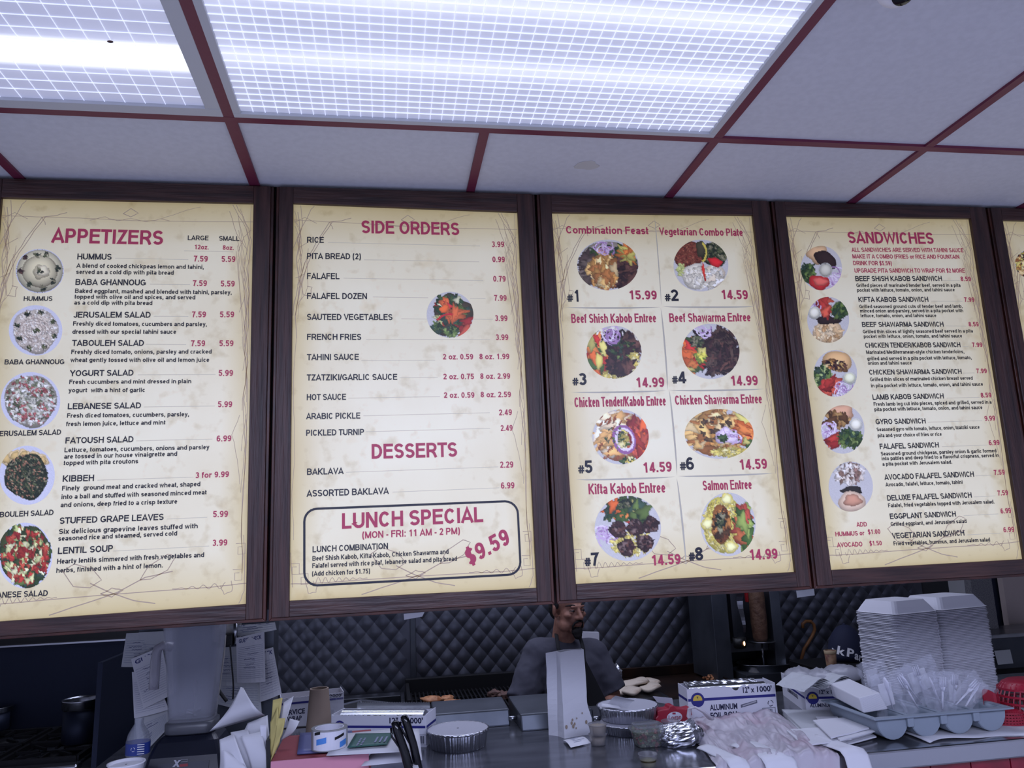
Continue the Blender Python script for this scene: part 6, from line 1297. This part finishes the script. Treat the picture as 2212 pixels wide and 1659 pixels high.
m = MB(); m.quad(W(387, 1657, yl_), W(406, 1655, yl_), W(406, 1649, yl_), W(388, 1651, yl_)); obj('badge_red_bar', m, 'book_red', t)
m = MB(); ribbon(m, [W(390, 1646, yl_), W(405, 1645, yl_), W(406, 1640, yl_), W(391, 1641, yl_)], .0008, 0, True); obj('badge_outline', m, 'lid_grey', t)
z = lambda y: B(410, y).z
ow = 1/k
jar = [(47, 1576), (48, 1553), (45, 1552), (46, 1545), (50, 1470), (56, 1400), (60, 1360), (63, 1345)]
def rsq(rr, zz, a): return 1/(abs(math.cos(a))**5+abs(math.sin(a))**5)**.2*.93
m = MB().lathe([(w_*k*1.08, z(y)-0) for w_, y in jar]+[(w_*k*1.08-.003, z(y)) for w_, y in reversed(jar[3:])]+[(.005, z(1546))], (cx+.0, yb, 0), 48, 1, .9, rsq, caps=False)
obj('jar', m, 'jar_cloud', t, smooth=True)
obj('jar_collar', MB().lathe([(49*k*1.08, z(1577)), (50*k*1.1, z(1574)), (50*k*1.1, z(1555)), (47*k*1.08, z(1552))], (cx, yb, 0), 48, 1, .9, rsq), 'collar_clear', t, smooth=True)
obj('blade', MB().tube([(cx-.02, yb, z(1545)+.01), (cx, yb, z(1545)+.004), (cx+.022, yb, z(1545)+.014)], .003), 'steel', t)
obj('pour_rib', MB().box(cx+.012, cx+.018, yb-.047, yb-.043, z(1540), z(1466)), 'cloudy', t)
hp = [(372, 1398), (352, 1394), (342, 1400), (338, 1412), (336, 1430), (334, 1460), (332, 1489)]
obj('handle', MB().tube([B(x, y, -.01) for x, y in hp], [.012, .012, .012, .0125, .013, .013, .0125], 14, 1.2), 'handle_cloud', t, smooth=True)
# plastic bottle
yq = 2.72; q = W(296, 1655, yq); k = M_PX(q); cq = Vector((q.x, yq, 0)); zz = lambda y: W(296, y, yq).z
t = thing('plastic_bottle', 'clear plastic bottle with a blue label left of the blender base', 'bottle', (q.x, yq, ZC))
obj('bottle_wall', MB().lathe([(.004, ZC), (22*k, ZC), (24*k, ZC+.004), (24*k, zz(1650)), (23*k, zz(1632)), (24.5*k, zz(1628)), (24.5*k, zz(1600)), (23*k, zz(1594)), (21*k, zz(1584)), (13*k, zz(1570)), (9*k, zz(1563)), (9.5*k, zz(1556)), (9.5*k, zz(1552))], cq, 32, caps=False), 'bottle_pet', t, smooth=True)
obj('label', MB().lathe([(24.9*k, zz(1627)), (24.9*k, zz(1602))], cq, 32, caps=False), 'box_blue2', t, smooth=True)
m = MB(); c_ = Vector((q.x, yq-25.4*k, zz(1613)))
for qn in range(3):
    a0 = qn*2*PI/3; m.tube([c_+Vector((math.cos(a0+i*.35)*4*k-.004, 0, math.sin(a0+i*.35)*4*k)) for i in range(5)], .0008, 4)
for i in range(5): m.box(q.x+.008, q.x+.028, yq-25.2*k, yq-25*k+.002, zz(1624)+i*.0065, zz(1624)+.002+i*.0065)
obj('label_print', m, 'white_print', t)
q = W(270, 1700, 2.55); k = M_PX(q); zr = W(270, 1648, 2.55).z
t = thing('foam_cup', 'white foam cup at the bottom edge beside the plastic bottle', 'cup', (q.x, 2.55, ZC))
obj('cup_wall', MB().lathe([(.003, ZC), (26*k, ZC), (36*k, zr-.004), (38.5*k, zr-.001), (38.5*k, zr+.002), (35*k, zr+.001), (25*k, ZC+.004), (.003, ZC+.004)], (q.x, 2.55, 0), 40, caps=False), 'foam', t, smooth=True)
obj('lid', MB().lathe([(35*k, zr-.006), (.003, zr-.004)], (q.x, 2.55, 0), 40, caps=False), 'foam', t)
# red cash book and what lies on it
yk = 2.46; zt = W(690, 1636, yk).z; a, b_ = W(585, 1640, yk).x, W(797, 1640, yk).x
t = thing('ledger_book', 'worn red and pink hardcover ledger at the bottom edge under the papers', 'book', ((a+b_)/2, yk, ZC))
obj('cover', MB().box(a, b_, yk, yk+.30, zt-.008, zt), 'book_red', t, bevel=.002)
obj('cover', MB().box(a, b_, yk, yk+.30, ZC, ZC+.006), 'book_red', t, bevel=.002)
obj('front_board', MB().box(a, b_, yk-.004, yk+.003, ZC, zt), 'book_pink', t, bevel=.002)
obj('pages', MB().box(a+.006, b_-.006, yk+.005, yk+.296, ZC+.006, zt-.008), 'paper', t)
def sheet3(name, quad, z, label, mt='paper', th=.0015, curl=.01, cat='paper', group=None, dz=(0, 0, 0, 0)):
    P = [at(x, y, z+d) for (x, y), d in zip(quad, dz)]; TL, TR, BR, BL = P
    o = obj(name, MB().surf(lambda u, v: (TL*(1-u)+TR*u)*(1-v)+(BL*(1-u)+BR*u)*v+Vector((0, 0, curl*math.sin(PI*u)*math.sin(PI*v))), 8, 6), mt, solid=th, smooth=True)
    return tag(o, label, cat, group)
sheet3('plastic_folder', ((648, 1585), (760, 1580), (770, 1618), (642, 1628)), zt+.006, 'translucent blue folder lying on the ledger under the tape roll', 'folder_blue', .006, 0, 'folder')
sheet3('paper_sheet', ((735, 1586), (850, 1575), (905, 1622), (705, 1632)), zt+.014, 'white sheet of paper on the ledger under the green card', 'paper', .002, .004)
sheet3('paper_sheet', ((842, 1578), (905, 1575), (912, 1642), (780, 1655)), zt-.02, 'white sheet sloping off the ledger beside the black pens', 'paper', .001, .012)
g = sheet3('green_card', ((768, 1585), (850, 1583), (836, 1608), (750, 1615)), zt+.024, 'dark green printed card lying on the white sheet', 'card_green', .0015, .002, 'card')
m = MB(); P = [at(x, y, zt+.0275) for x, y in ((768, 1585), (850, 1583), (836, 1608), (750, 1615))]
cf = lambda u, v: (P[0]*(1-u)+P[1]*u)*(1-v)+(P[3]*(1-u)+P[2]*u)*v
for u in (.2, .27): text(m, 'lettering', cf(u+.06, .9), cf(u+.06, .3)-cf(u+.06, .9), cf(u, .9)-cf(u+.06, .9), .02)
for j, u in enumerate((.62, .74, .86)): m.quad(cf(u, .75), cf(u+.05, .75), cf(u+.05, .3), cf(u, .3))
m.f = m.f; JOBS[:] = [j for j in JOBS if j[0] is not m]
for u in (.2, .3):
    for i in range(5): m.quad(cf(u, .9-.12*i), cf(u+.05, .9-.12*i), cf(u+.05, .82-.12*i), cf(u, .82-.12*i))
o = obj('card_print', m, 'ink_faint'); o.parent = g; o.location = o.location-g.location; o['kind'] = 'stuff'
# tape roll
p = at(710, 1622, zt+.012); k = M_PX(p); r = 39*k; hgt = 42*k
t = thing('tape_roll', 'roll of clear packing tape with blue and black labels on the ledger', 'tape', (p.x, p.y+r*.4, zt+.012)); c_ = Vector((p.x, p.y+r*.6, zt+.014))
obj('tape', MB().lathe([(r*.80, 0), (r, 0), (r, hgt), (r*.80, hgt), (r*.80, 0)], c_, 56, caps=False), 'tape', t, smooth=False)
smooth_angle(t.children[-1])
obj('core', MB().lathe([(r*.74, 0), (r*.80, 0), (r*.80, hgt), (r*.74, hgt), (r*.74, 0)], c_, 56, caps=False), 'white_card', t); smooth_angle(t.children[-1])
def wrapq(m, a0, a1, z0, z1, sh=.0, rad=1.012):
    N = 14; vs = []
    for i in range(N+1): a_ = a0+(a1-a0)*i/N; vs += [c_+Vector((r*rad*math.sin(a_), -r*rad*math.cos(a_), z0*hgt+sh*(a_-a0))), c_+Vector((r*rad*math.sin(a_), -r*rad*math.cos(a_), z1*hgt+sh*(a_-a0)))]
    m.add(vs, [(2*i, 2*i+2, 2*i+3, 2*i+1) for i in range(N)])
m = MB(); wrapq(m, -.95, 1.2, .06, .94); obj('paper_label', m, 'white_card', t)
m = MB(); wrapq(m, -.7, -.1, .3, .58, .012, 1.018); wrapq(m, .65, 1.15, .12, .4, .012, 1.018); t.children[-1]; o = obj('blue_label', m, 'label_blue', t); o['kind'] = 'stuff'
m = MB(); wrapq(m, -.85, -.45, .76, .9, .012, 1.018); wrapq(m, .35, .95, .52, .66, .014, 1.018); obj('black_label', m, 'black', t)
# cardboard cone
p = at(689, 1590); k = M_PX(p); zt2 = W(684, 1487, p.y).z
t = thing('cardboard_cone', 'brown cardboard yarn cone standing behind the tape roll', 'cardboard cone', (p.x, p.y, ZC))
obj('cone_wall', MB().lathe([(29*k, ZC), (20*k, zt2), (17*k, zt2), (26*k, ZC), (29*k, ZC)], (p.x, p.y, 0), 40, caps=False), 'cardboard_tube', t, smooth=True); smooth_angle(t.children[-1])
# leaning papers and envelopes
yv = 2.62
def leaf(name, quad, label, mt='paper', Y=yv, Yt=None, bend=.03, th=.0006, cat='paper', group='papers leaning in the holder'):
    Yt = Y if Yt is None else Yt; P = [W(*quad[0], Yt), W(*quad[1], Yt), W(*quad[2], Y), W(*quad[3], Y)]; TL, TR, BR, BL = P
    o = obj(name, MB().surf(lambda u, v: (TL*(1-u)+TR*u)*(1-v)+(BL*(1-u)+BR*u)*v+Vector((.25*bend*math.sin(PI*v), -bend*math.sin(PI*v)*(.5+u), 0)), 8, 10), mt, solid=th, smooth=True)
    return tag(o, label, cat, group)
leaf('leaning_paper', ((520, 1484), (526, 1486), (572, 1545), (452, 1580)), 'large white sheet with a pointed corner, tallest by the blender', Y=2.66, bend=.05)
leaf('leaning_paper', ((535, 1562), (578, 1545), (585, 1640), (500, 1600)), 'curled white sheet leaning in front of the tallest one', Y=2.62, bend=.04)
leaf('leaning_paper', ((498, 1582), (535, 1575), (575, 1690), (510, 1690)), 'white folded sheet in the middle of the leaning papers', Y=2.58, bend=.03)
leaf('leaning_paper', ((520, 1590), (565, 1580), (592, 1690), (548, 1690)), 'white ruled sheet leaning right in front of the papers', Y=2.55, bend=.03)
leaf('leaning_paper', ((474, 1598), (505, 1585), (550, 1690), (470, 1690)), 'lowest white sheet at the left of the leaning papers', Y=2.56, bend=.03)
leaf('leaning_paper', ((482, 1620), (520, 1640), (560, 1690), (476, 1690)), 'short white slip at the bottom edge of the leaning papers', Y=2.53, bend=.02)
leaf('leaning_paper', ((561, 1566), (576, 1566), (576, 1660), (570, 1660)), 'upright white card between the papers and yellow envelopes', 'white_card', Y=2.54, bend=.0)
leaf('leaning_paper', ((612, 1518), (634, 1504), (606, 1590), (592, 1640)), 'white sheet leaning right of the yellow envelopes', 'paper', Y=2.55, bend=.01)
leaf('leaning_paper', ((626, 1552), (647, 1558), (628, 1588), (606, 1600)), 'short printed strip leaning behind the red ledger', 'paper', Y=2.6, bend=.01)
for i, (quad, lb) in enumerate(((((590, 1512), (610, 1508), (592, 1590), (576, 1640)), 'tallest yellow envelope, leaning left of the white sheet'), (((585, 1560), (600, 1528), (598, 1600), (580, 1650)), 'middle yellow envelope of the three'), (((600, 1552), (616, 1552), (600, 1610), (584, 1645)), 'shortest yellow envelope, in front at the right'))):
    leaf('yellow_envelope', quad, lb, 'yellow_env', Y=2.535-.018*i, bend=.015, th=.005, cat='envelope', group='yellow envelopes in the holder')
slab('letter_holder', ((574, 1600), (583, 1600), (586, 1690), (576, 1690)), 2.5, .12, 'black', 'dark upright letter holder between the papers and the ledger', 'holder')
# pens
for i, (q, r_, lb) in enumerate(((((853, 1560), (858, 1580), (873, 1622), (893, 1690)), .0125, 'thick black pen with a clip, left of the pair'), (((872, 1547), (878, 1562), (893, 1610), (910, 1690)), .0115, 'taller black pen, right of the pair'))):
    P = [W(x, y, 2.36+.012*i) for x, y in q]; t = thing('black_pen', lb, 'pen', P[-1], 'black pens at the bottom edge')
    obj('barrel', MB().tube([P[0]+(P[0]-P[1])*.12]+P, [r_*.45, r_*.85, r_, r_*1.02, r_*1.05], 16), 'gloss_black', t, smooth=True)
    obj('clip', MB().tube([P[0]+Vector((-.011, -.008, -.012)), P[1]+Vector((-.015, -.012, -.01)), P[2]+Vector((-.012, -.008, .01))], .003, 8), 'gloss_black', t, smooth=True)
slip('paper_slip', (at(868, 1588, zt), at(880, 1586, zt), at(905, 1660, zt-.02), at(893, 1662, zt-.02)), 'narrow white slip wedged between the two black pens', 0, 'paper')
# ================================================================ RIGHT END OF THE COUNTER
# stacked foam clamshells: open, nested, turned bottom up
st = at(1960, 1548); kS = M_PX(st); ROT = math.radians(12)
topz = W(1917, 1304, st.y).z; NC = 60; pitch = (topz-.045-ZC)/NC
def shell_mesh(top=False):
    """one open foam box, bottom up: two square trays side by side joined at the hinge"""
    m = MB(); Lw, D = .225, .2
    for s in (0, 1):
        x0 = s*(.225+.008); Lw = (.225, .262)[s]; rim, body = .0, .016
        def ring(ix, z, r=.02):
            out = []
            for (cx_, cy_, a0) in ((x0+Lw-ix-r, ix+r, -90), (x0+Lw-ix-r, D-ix-r, 0), (x0+ix+r, D-ix-r, 90), (x0+ix+r, ix+r, 180)):
                for q in range(4): a_ = math.radians(a0+30*q); out.append((cx_+r*math.cos(a_), cy_+r*math.sin(a_), z))
            return out
        hh = .046 if top else .012
        R_ = [ring(0.001, 0), ring(-.0005, .0016), ring(.002, .0030), ring(.0035, .0036), ring(.0115 if not top else .014, hh*.5), ring(.028 if top else .012, hh)]
        n0 = len(m.v); n = len(R_[0])
        for r_ in R_: m.v += r_
        m.f += [tuple(n0+q for q in (j*n+i, j*n+(i+1) % n, (j+1)*n+(i+1) % n, (j+1)*n+i)) for j in range(len(R_)-1) for i in range(n)]
        if top: m.f.append(tuple(n0+(len(R_)-1)*n+i for i in range(n)))
    m.box(.223, .235, .02, D-.02, .0, .003)
    return m
def wob(i): r7 = random.Random(i*7+1); return (r7.uniform(-.0022, .0022), r7.uniform(-.0022, .0022), r7.uniform(-.004, .004))
def ordinal(n): return '%d%s' % (n, 'th' if 10 < n % 100 < 14 else {1: 'st', 2: 'nd', 3: 'rd'}.get(n % 10, 'th'))
base_m = shell_mesh(); o = obj('foam_box', base_m, 'foam', org=(0, 0, 0)); o.rotation_euler.z = ROT
GR = 'stacked white foam takeout boxes'
for i in range(NC):
    c = o if i == 0 else o.copy()
    if i: COL.objects.link(c)
    w_ = wob(i); c.location = (st.x+w_[0], st.y+w_[1], ZC+.002+pitch*i); c.rotation_euler.z = ROT+w_[2]
    tag(c, 'white foam takeout box, %s from the top of the nested stack' % ordinal(NC-i+1), 'foam box', GR)
o = obj('foam_box', shell_mesh(True), 'foam', org=(0, 0, 0)); o.location = (st.x, st.y, ZC+.002+pitch*NC); o.rotation_euler.z = ROT; tag(o, 'topmost white foam takeout box of the tall stack, its tray bottoms raised', 'foam box', GR)
# cloth under the tray
m = MB(); a = at(1990, 1600); b_ = at(2260, 1565)
m.surf(lambda u, v: Vector((a.x+(b_.x-a.x+.3)*u, YC0+.035+.02*math.sin(u*9)+.35*v+.012*math.sin(u*23), ZC+.004+.003*math.sin(u*14+v*5))), 40, 8)
tag(obj('paper_liner', m, 'paper', solid=.003, smooth=True), 'white paper liner with a wavy edge under the grey tray', 'paper liner')
# cutlery tray
fy0 = at(1930, 1604).y+.0; k = M_PX(at(1930, 1604)); xl, xr = at(1893, 1604).x, 0
zr = W(1930, 1550, fy0-.01).z; xa = W(1888, 1552, fy0-.01).x; xb = W(2190, 1523, fy0-.01).x; dy = .30; nb = 4; wB = (xb-xa-.03)/nb
t = thing('cutlery_tray', 'grey plastic cutlery tray with four rounded bins near the counter edge', 'tray', ((xa+xb)/2, fy0+dy/2, ZC+.004))
def binprof(x0, x1):
    cx_ = (x0+x1)/2; rb = (x1-x0)/2-.006; zc_ = ZC+.006+rb; pts = [(x0+.004, zr-.004)]
    for q in range(13): a_ = PI+PI*q/12; pts.append((cx_+rb*math.cos(a_), zc_+rb*math.sin(a_)))
    return pts+[(x1-.004, zr-.004)]
for i in range(nb):
    x0 = xa+.015+i*wB; pr = binprof(x0, x0+wB); n = len(pr); m = MB(); y0_, y1_ = fy0+.012, fy0+dy-.012
    for j, y in enumerate((y0_-.002, y0_, y1_, y1_+.002)):
        m.v += [(x+(0 if j in (1, 2) else 0), y, z_) for x, z_ in pr]
    m.f = [(j*n+i_, j*n+i_+1, (j+1)*n+i_+1, (j+1)*n+i_) for j in range(3) for i_ in range(n-1)]+[tuple(range(n)), tuple(range(4*n-1, 3*n-1, -1))]
    oo = obj('tray_bin', m, 'plastic_grey', t, solid=.0025); smooth_angle(oo, 35)
m = MB(); rz0, rz1 = zr-.006, zr
for (a_, b__, c_, d_) in ((xa, xb, fy0-.012, fy0+.014), (xa, xb, fy0+dy-.014, fy0+dy+.012), (xa, xa+.02, fy0+.014, fy0+dy-.014), (xb-.02, xb, fy0+.014, fy0+dy-.014)): m.box(a_, b__, c_, d_, rz0, rz1)
for i in range(1, nb): x = xa+.015+i*wB; m.box(x-.006, x+.006, fy0+.014, fy0+dy-.014, rz0, rz1); m.box(x-.012, x+.012, fy0-.002, fy0+.012, rz0-.03, rz0)
obj('tray_rim', m, 'plastic_grey', t, bevel=.004)
# napkin stack in the first bin
k_ = lambda x, y, dY: W(x, y, fy0+dY)
F0, F1, F2, F3 = k_(1856, 1508, .09), k_(1901, 1496, .09), k_(1919, 1532, .075), k_(1866, 1541, .075)
Bv = (k_(1792, 1484, .30)-F0); Bv.z = F0.z*0+.012
m = MB(); m.hexa([F3, F2, F2+Bv, F3+Bv, F0, F1, F1+Bv, F0+Bv]); N = 30
t = thing('napkin_stack', 'thick stack of white napkins propped in the left bin of the tray', 'napkins', (F3+F2)/2)
obj('napkin_block', m, 'paper', t, bevel=.004)
m = MB()
for i in range(1, 18):
    v = i/18; a_, b__ = F3*(1-v)+F0*v, F2*(1-v)+F1*v; d = Vector((0, -.0006, 0)); m.quad(a_+d, b__+d, b__+d+Vector((0, 0, .0007)), a_+d+Vector((0, 0, .0007)))
o = obj('napkin_edges', m, 'lid_grey', t); o['kind'] = 'stuff'
# wrapped cutlery packs
mat('pack_film', C(226, 228, 240), .12, trans=.3, alpha=.22, ior=1.1, bump=1.0, bscale=55)
mat('utensil', C(214, 214, 226), .3)
def pack(cx_, cy_, wpx, hpx, rot, dY, label, kind):
    P0 = W(cx_, cy_, fy0+dY); k = M_PX(P0); w_, h_ = wpx*k/2, hpx*k/2; t = thing('cutlery_pack', label, 'cutlery pack', P0-Vector((0, 0, h_)), 'plastic-wrapped cutlery packs')
    ca, sa = math.cos(rot), math.sin(rot)
    def L(x, z_, y=0): return P0+Vector((x*ca-z_*sa, y, x*sa+z_*ca))
    sd = cx_*.013
    for s in (-1, 1):
        m = MB().surf(lambda u, v: L((2*u-1)*w_*(1+.16*noise.noise(Vector((v*5, sd, 0)))), (2*v-1)*h_*(1+.12*noise.noise(Vector((u*5, sd, 4)))), s*(.018*math.sin(PI*u)*math.sin(PI*v)**.5+.016*noise.noise(Vector((u*5, v*6, sd))))), 16, 18)
        oo = obj('film', m, 'pack_film', t)
    def fork(x0, tilt):
        m = MB(); q = lambda x, z_: L(x0+x+tilt*z_, z_, -.002)
        m.tube([q(0, -h_*.8), q(0, h_*.1)], [.0035, .005], 8, .5); m.tube([q(0, h_*.05), q(0, h_*.3)], [.007, .013], 10, .3)
        for j in range(4): m.tube([q(-.0105+.007*j, h_*.28), q(-.0105+.007*j, h_*.78)], [.0026, .0014], 6)
        obj('fork', m, 'utensil', t, smooth=True)
    def knife(x0, tilt): q = lambda x, z_: L(x0+x+tilt*z_, z_, .002); obj('knife', MB().tube([q(0, -h_*.8), q(0, 0), q(.001, h_*.4), q(.002, h_*.8)], [.004, .005, .0085, .003], 8, .3), 'utensil', t, smooth=True)
    def spoon(x0, tilt): q = lambda z_: L(x0+tilt*z_, z_, 0); obj('spoon', MB().tube([q(-h_*.8), q(h_*.1), q(h_*.3), q(h_*.55), q(h_*.78)], [.003, .005, .013, .016, .004], 12, .35), 'utensil', t, smooth=True)
    if 'f' in kind: fork(-.008, .1)
    if 'k' in kind: knife(.014, -.12)
    if 's' in kind: spoon(.004, -.05)
    if 'n' in kind: m = MB(); m.obox(L(-w_*.5, -h_*.5, .003), L(w_*.4, -h_*.5, .003)-L(-w_*.5, -h_*.5, .003), Vector((0, .004, 0)), L(-w_*.5, h_*.5, 0)-L(-w_*.5, -h_*.5, 0)); obj('napkin', m, 'paper', t)
for q in ((1888, 1464, 62, 68, .1, .28, 'loose film-wrapped cutlery pack at the upper left behind the napkin stack', 'n'), (1918, 1500, 66, 92, .12, .12, 'cutlery pack standing beside the napkin stack', 'sn'), (1965, 1490, 70, 96, .55, .12, 'cutlery pack leaning left in the second bin', 'fs'), (1990, 1470, 96, 84, .3, .2, 'tallest cutlery pack with crumpled film in the middle', 'fn'),
          (2014, 1498, 44, 84, .22, .09, 'white knife and napkin pack leaning at the third bin', 'kk'), (2040, 1496, 50, 84, -.08, .08, 'cutlery pack with an upright fork in the third bin', 'f'), (2066, 1492, 62, 86, -.1, .16, 'cutlery pack with a napkin behind the upright fork', 'nf'), (2092, 1500, 50, 96, -.85, .08, 'cutlery pack leaning far right over the fourth bin', 'kf'), (2122, 1508, 62, 60, -.4, .14, 'low film-wrapped pack at the right end of the tray', 'n')): pack(*q)
m = MB(); P0 = W(2140, 1508, fy0+.1); m.surf(lambda u, v: P0+Vector((-.03+.07*u, .01*math.sin(u*8), -.02+.04*v+.01*math.sin(u*6))), 8, 4); tag(obj('red_wrapper', m, 'plastic_red', solid=.001), 'small red and white wrapper at the right end of the tray', 'wrapper')
# red baskets
def basket(px, py, rpx, hpx, label, Y):
    P0 = at(px, py); Y = P0.y; k = M_PX(P0); r = rpx*k; h = hpx*k; z0_ = P0.z; t = thing('red_basket', label, 'basket', (P0.x, Y, z0_), 'upturned red plastic baskets')
    rad = lambda v: r*(1-.10*v-.28*v**5)
    m = MB()
    for v in (0, .16, .32, .48, .64, .8):
        z_ = z0_+h*v; rr_ = rad(v); m.lathe([(rr_-.001, z_-.0015), (rr_+.003, z_-.0015), (rr_+.003, z_+.005), (rr_-.001, z_+.005), (rr_-.001, z_-.0015)], (P0.x, Y, 0), 40, 1.15, 1, caps=False)
    for i in range(34):
        a_ = 2*PI*i/34; m.tube([(P0.x+1.15*rad(v)*math.cos(a_+.12*v), Y+rad(v)*math.sin(a_+.12*v), z0_+h*v) for v in (0, .2, .4, .6, .8, .95)], .0028, 4)
    oo = obj('lattice', m, 'plastic_red', t); oo['kind'] = 'stuff'
    obj('basket_floor', MB().lathe([(rad(.82), z0_+h*.80), (rad(.9), z0_+h*.92), (rad(1)*.96, z0_+h), (.003, z0_+h*1.01)], (P0.x, Y, 0), 40, 1.15, 1, caps=False), 'plastic_red', t, smooth=True)
    obj('rim', MB().lathe([(r*.99, z0_-.004), (r*1.05, z0_-.003), (r*1.04, z0_+.005), (r*.99, z0_+.004)], (P0.x, Y, 0), 40, 1.15, 1), 'plastic_red', t, smooth=True) if False else None
basket(2234, 1556, 66, 84, 'larger upturned red basket at the right edge, higher of the two', 2.95)
basket(2180, 1566, 32, 34, 'smaller upturned red basket at the right edge beside the tray', 2.72)
# napkin piles, plastic bag
def pile(name, quad, z, n, th, label, mt='paper', group=None, fan=.012, kind='napkins', curl=0):
    r8 = random.Random(int(quad[0][0])); P = [at(x, y, z) for x, y in quad]; t = thing(name, label, kind, (P[0]+P[2])/2, group)
    c = (P[0]+P[1]+P[2]+P[3])/4
    for i in range(n):
        a_ = r8.uniform(-fan, fan)*4; off = Vector((r8.uniform(-fan, fan), r8.uniform(-fan, fan), 0)); R_ = Matrix.Rotation(a_, 3, 'Z')
        Q = [c+R_ @ (p-c)+off+Vector((0, 0, th*(i+.5))) for p in P]; TL, TR, BR, BL = Q
        oo = obj('napkin', MB().surf(lambda u, v: (TL*(1-u)+TR*u)*(1-v)+(BL*(1-u)+BR*u)*v+Vector((0, 0, curl*(u-.5)**2*4+.002*noise.noise(Vector((u*3, v*3, i))))), 5, 4), mt, t, solid=th*.8)
pile('napkin_pile', ((1690, 1545), (1820, 1548), (1872, 1588), (1735, 1592)), ZC, 3, .007, 'flat pile of white paper sheets behind the plastic bag', 'paper_grey', fan=.005)
pile('napkin_pile', ((1762, 1552), (1808, 1551), (1822, 1570), (1778, 1574)), ZC+.024, 2, .003, 'small square napkin pair lying on the paper sheets', 'paper', fan=.004)
pile('napkin_pile', ((1765, 1578), (1850, 1570), (1888, 1596), (1806, 1618)), ZC+.002, 6, .0055, 'fanned pile of white napkins left of the grey tray', 'paper', fan=.012)
pile('napkin_pile', ((1700, 1590), (1800, 1586), (1830, 1612), (1740, 1625)), ZC+.0, 5, .005, 'napkins half covered by the plastic bag', 'paper', fan=.012)
def drape(name, pts, label, mt, z0=.03, amp=.018, cat='bag', nu=50, nv=36, fr=7, edge=.012, solid=.0006, hang=None, fold=0):
    P = [at(x, y) for x, y in pts]; TL, TR, BR, BL = P
    def f(u, v):
        q = (TL*(1-u)+TR*u)*(1-v)+(BL*(1-u)+BR*u)*v
        e = min(1, 5*min(u, 1-u, v, 1-v)+.12)
        n1 = noise.noise(Vector((u*fr*.6, v*fr*.6, 1.3))); n2 = 1-abs(noise.noise(Vector((u*fr+v*3, v*fr-u*2, 4.1))))*2; n3 = noise.noise(Vector((u*22, v*22, 9)))
        z_ = ZC+.004+e*z0*(.6+n1)+amp*e*n2*.6+.003*n3
        q = q+Vector((edge*noise.noise(Vector((u*4, v*4, 7))), edge*noise.noise(Vector((u*4, v*4, 17))), 0)); z_ = max(z_, ZC+.003)
        y = q.y
        if y < YC0: z_ = max(z_-(YC0-y)*1.3, ZC-.12); q.y = YC0-.006-(YC0-y)*.12
        q.z = z_; return q
    return tag(obj(name, MB().surf(f, nu, nv), mt, solid=solid, smooth=True), label, cat)
bag_ = drape('plastic_bag', ((1494, 1556), (1662, 1532), (1838, 1650), (1640, 1690)), 'large crumpled translucent pink-white plastic bag spread over the counter', 'bag_film', .022, .013, nu=110, nv=90, fr=13)
drape('plastic_bag', ((1476, 1566), (1512, 1560), (1660, 1690), (1572, 1690)), 'rolled pale plastic bag strip between the foil parcel and the large bag', 'bag_film', .02, .010, nu=50, nv=36)
m = MB(); hpts = [(1498, 1566, .03), (1488, 1545, .06), (1490, 1530, .085), (1502, 1528, .09), (1520, 1538, .075), (1535, 1552, .05)]
m.tube([at(x, y, ZC+z_) for x, y, z_ in hpts], [.012, .014, .013, .012, .014, .02], 10, .35); obj('bag_handle', m, 'bag_film', bag_, smooth=True)
def hang(name, pts, label, mt='paper'):   # napkin lying on the counter edge and folding over the front
    P = [at(x, y, ZC+.012) for x, y in pts]; a_, b__ = P; d = (b__-a_); d.z = 0; w_ = Vector((-d.y, d.x, 0)).normalized()
    def f(u, v):
        y = YC0+.16-.30*v; x = a_.x+(b__.x-a_.x)*u+.05*v
        z_ = ZC+.014+.01*math.sin(PI*u)+.004*noise.noise(Vector((u*4, v*4, 3)))
        if y < YC0-.004: z_ -= (YC0-.004-y)*1.0; y = YC0-.010-.02*(v)
        return Vector((x, y, z_))
    return tag(obj(name, MB().surf(f, 12, 22), mt, solid=.002, smooth=True), label, 'napkin', 'napkins over the counter edge')
hang('draped_napkin', ((1795, 1625), (1850, 1622)), 'folded white napkin hanging over the steel counter edge left of the tray')
hang('draped_napkin', ((1640, 1650), (1720, 1650)), 'white napkin hanging over the counter edge under the pink bag')
hang('draped_napkin', ((1560, 1655), (1610, 1655)), 'small white napkin corner at the counter edge, leftmost of the hanging ones')
run_text()
finish_boards()
for fn in LATE: fn()
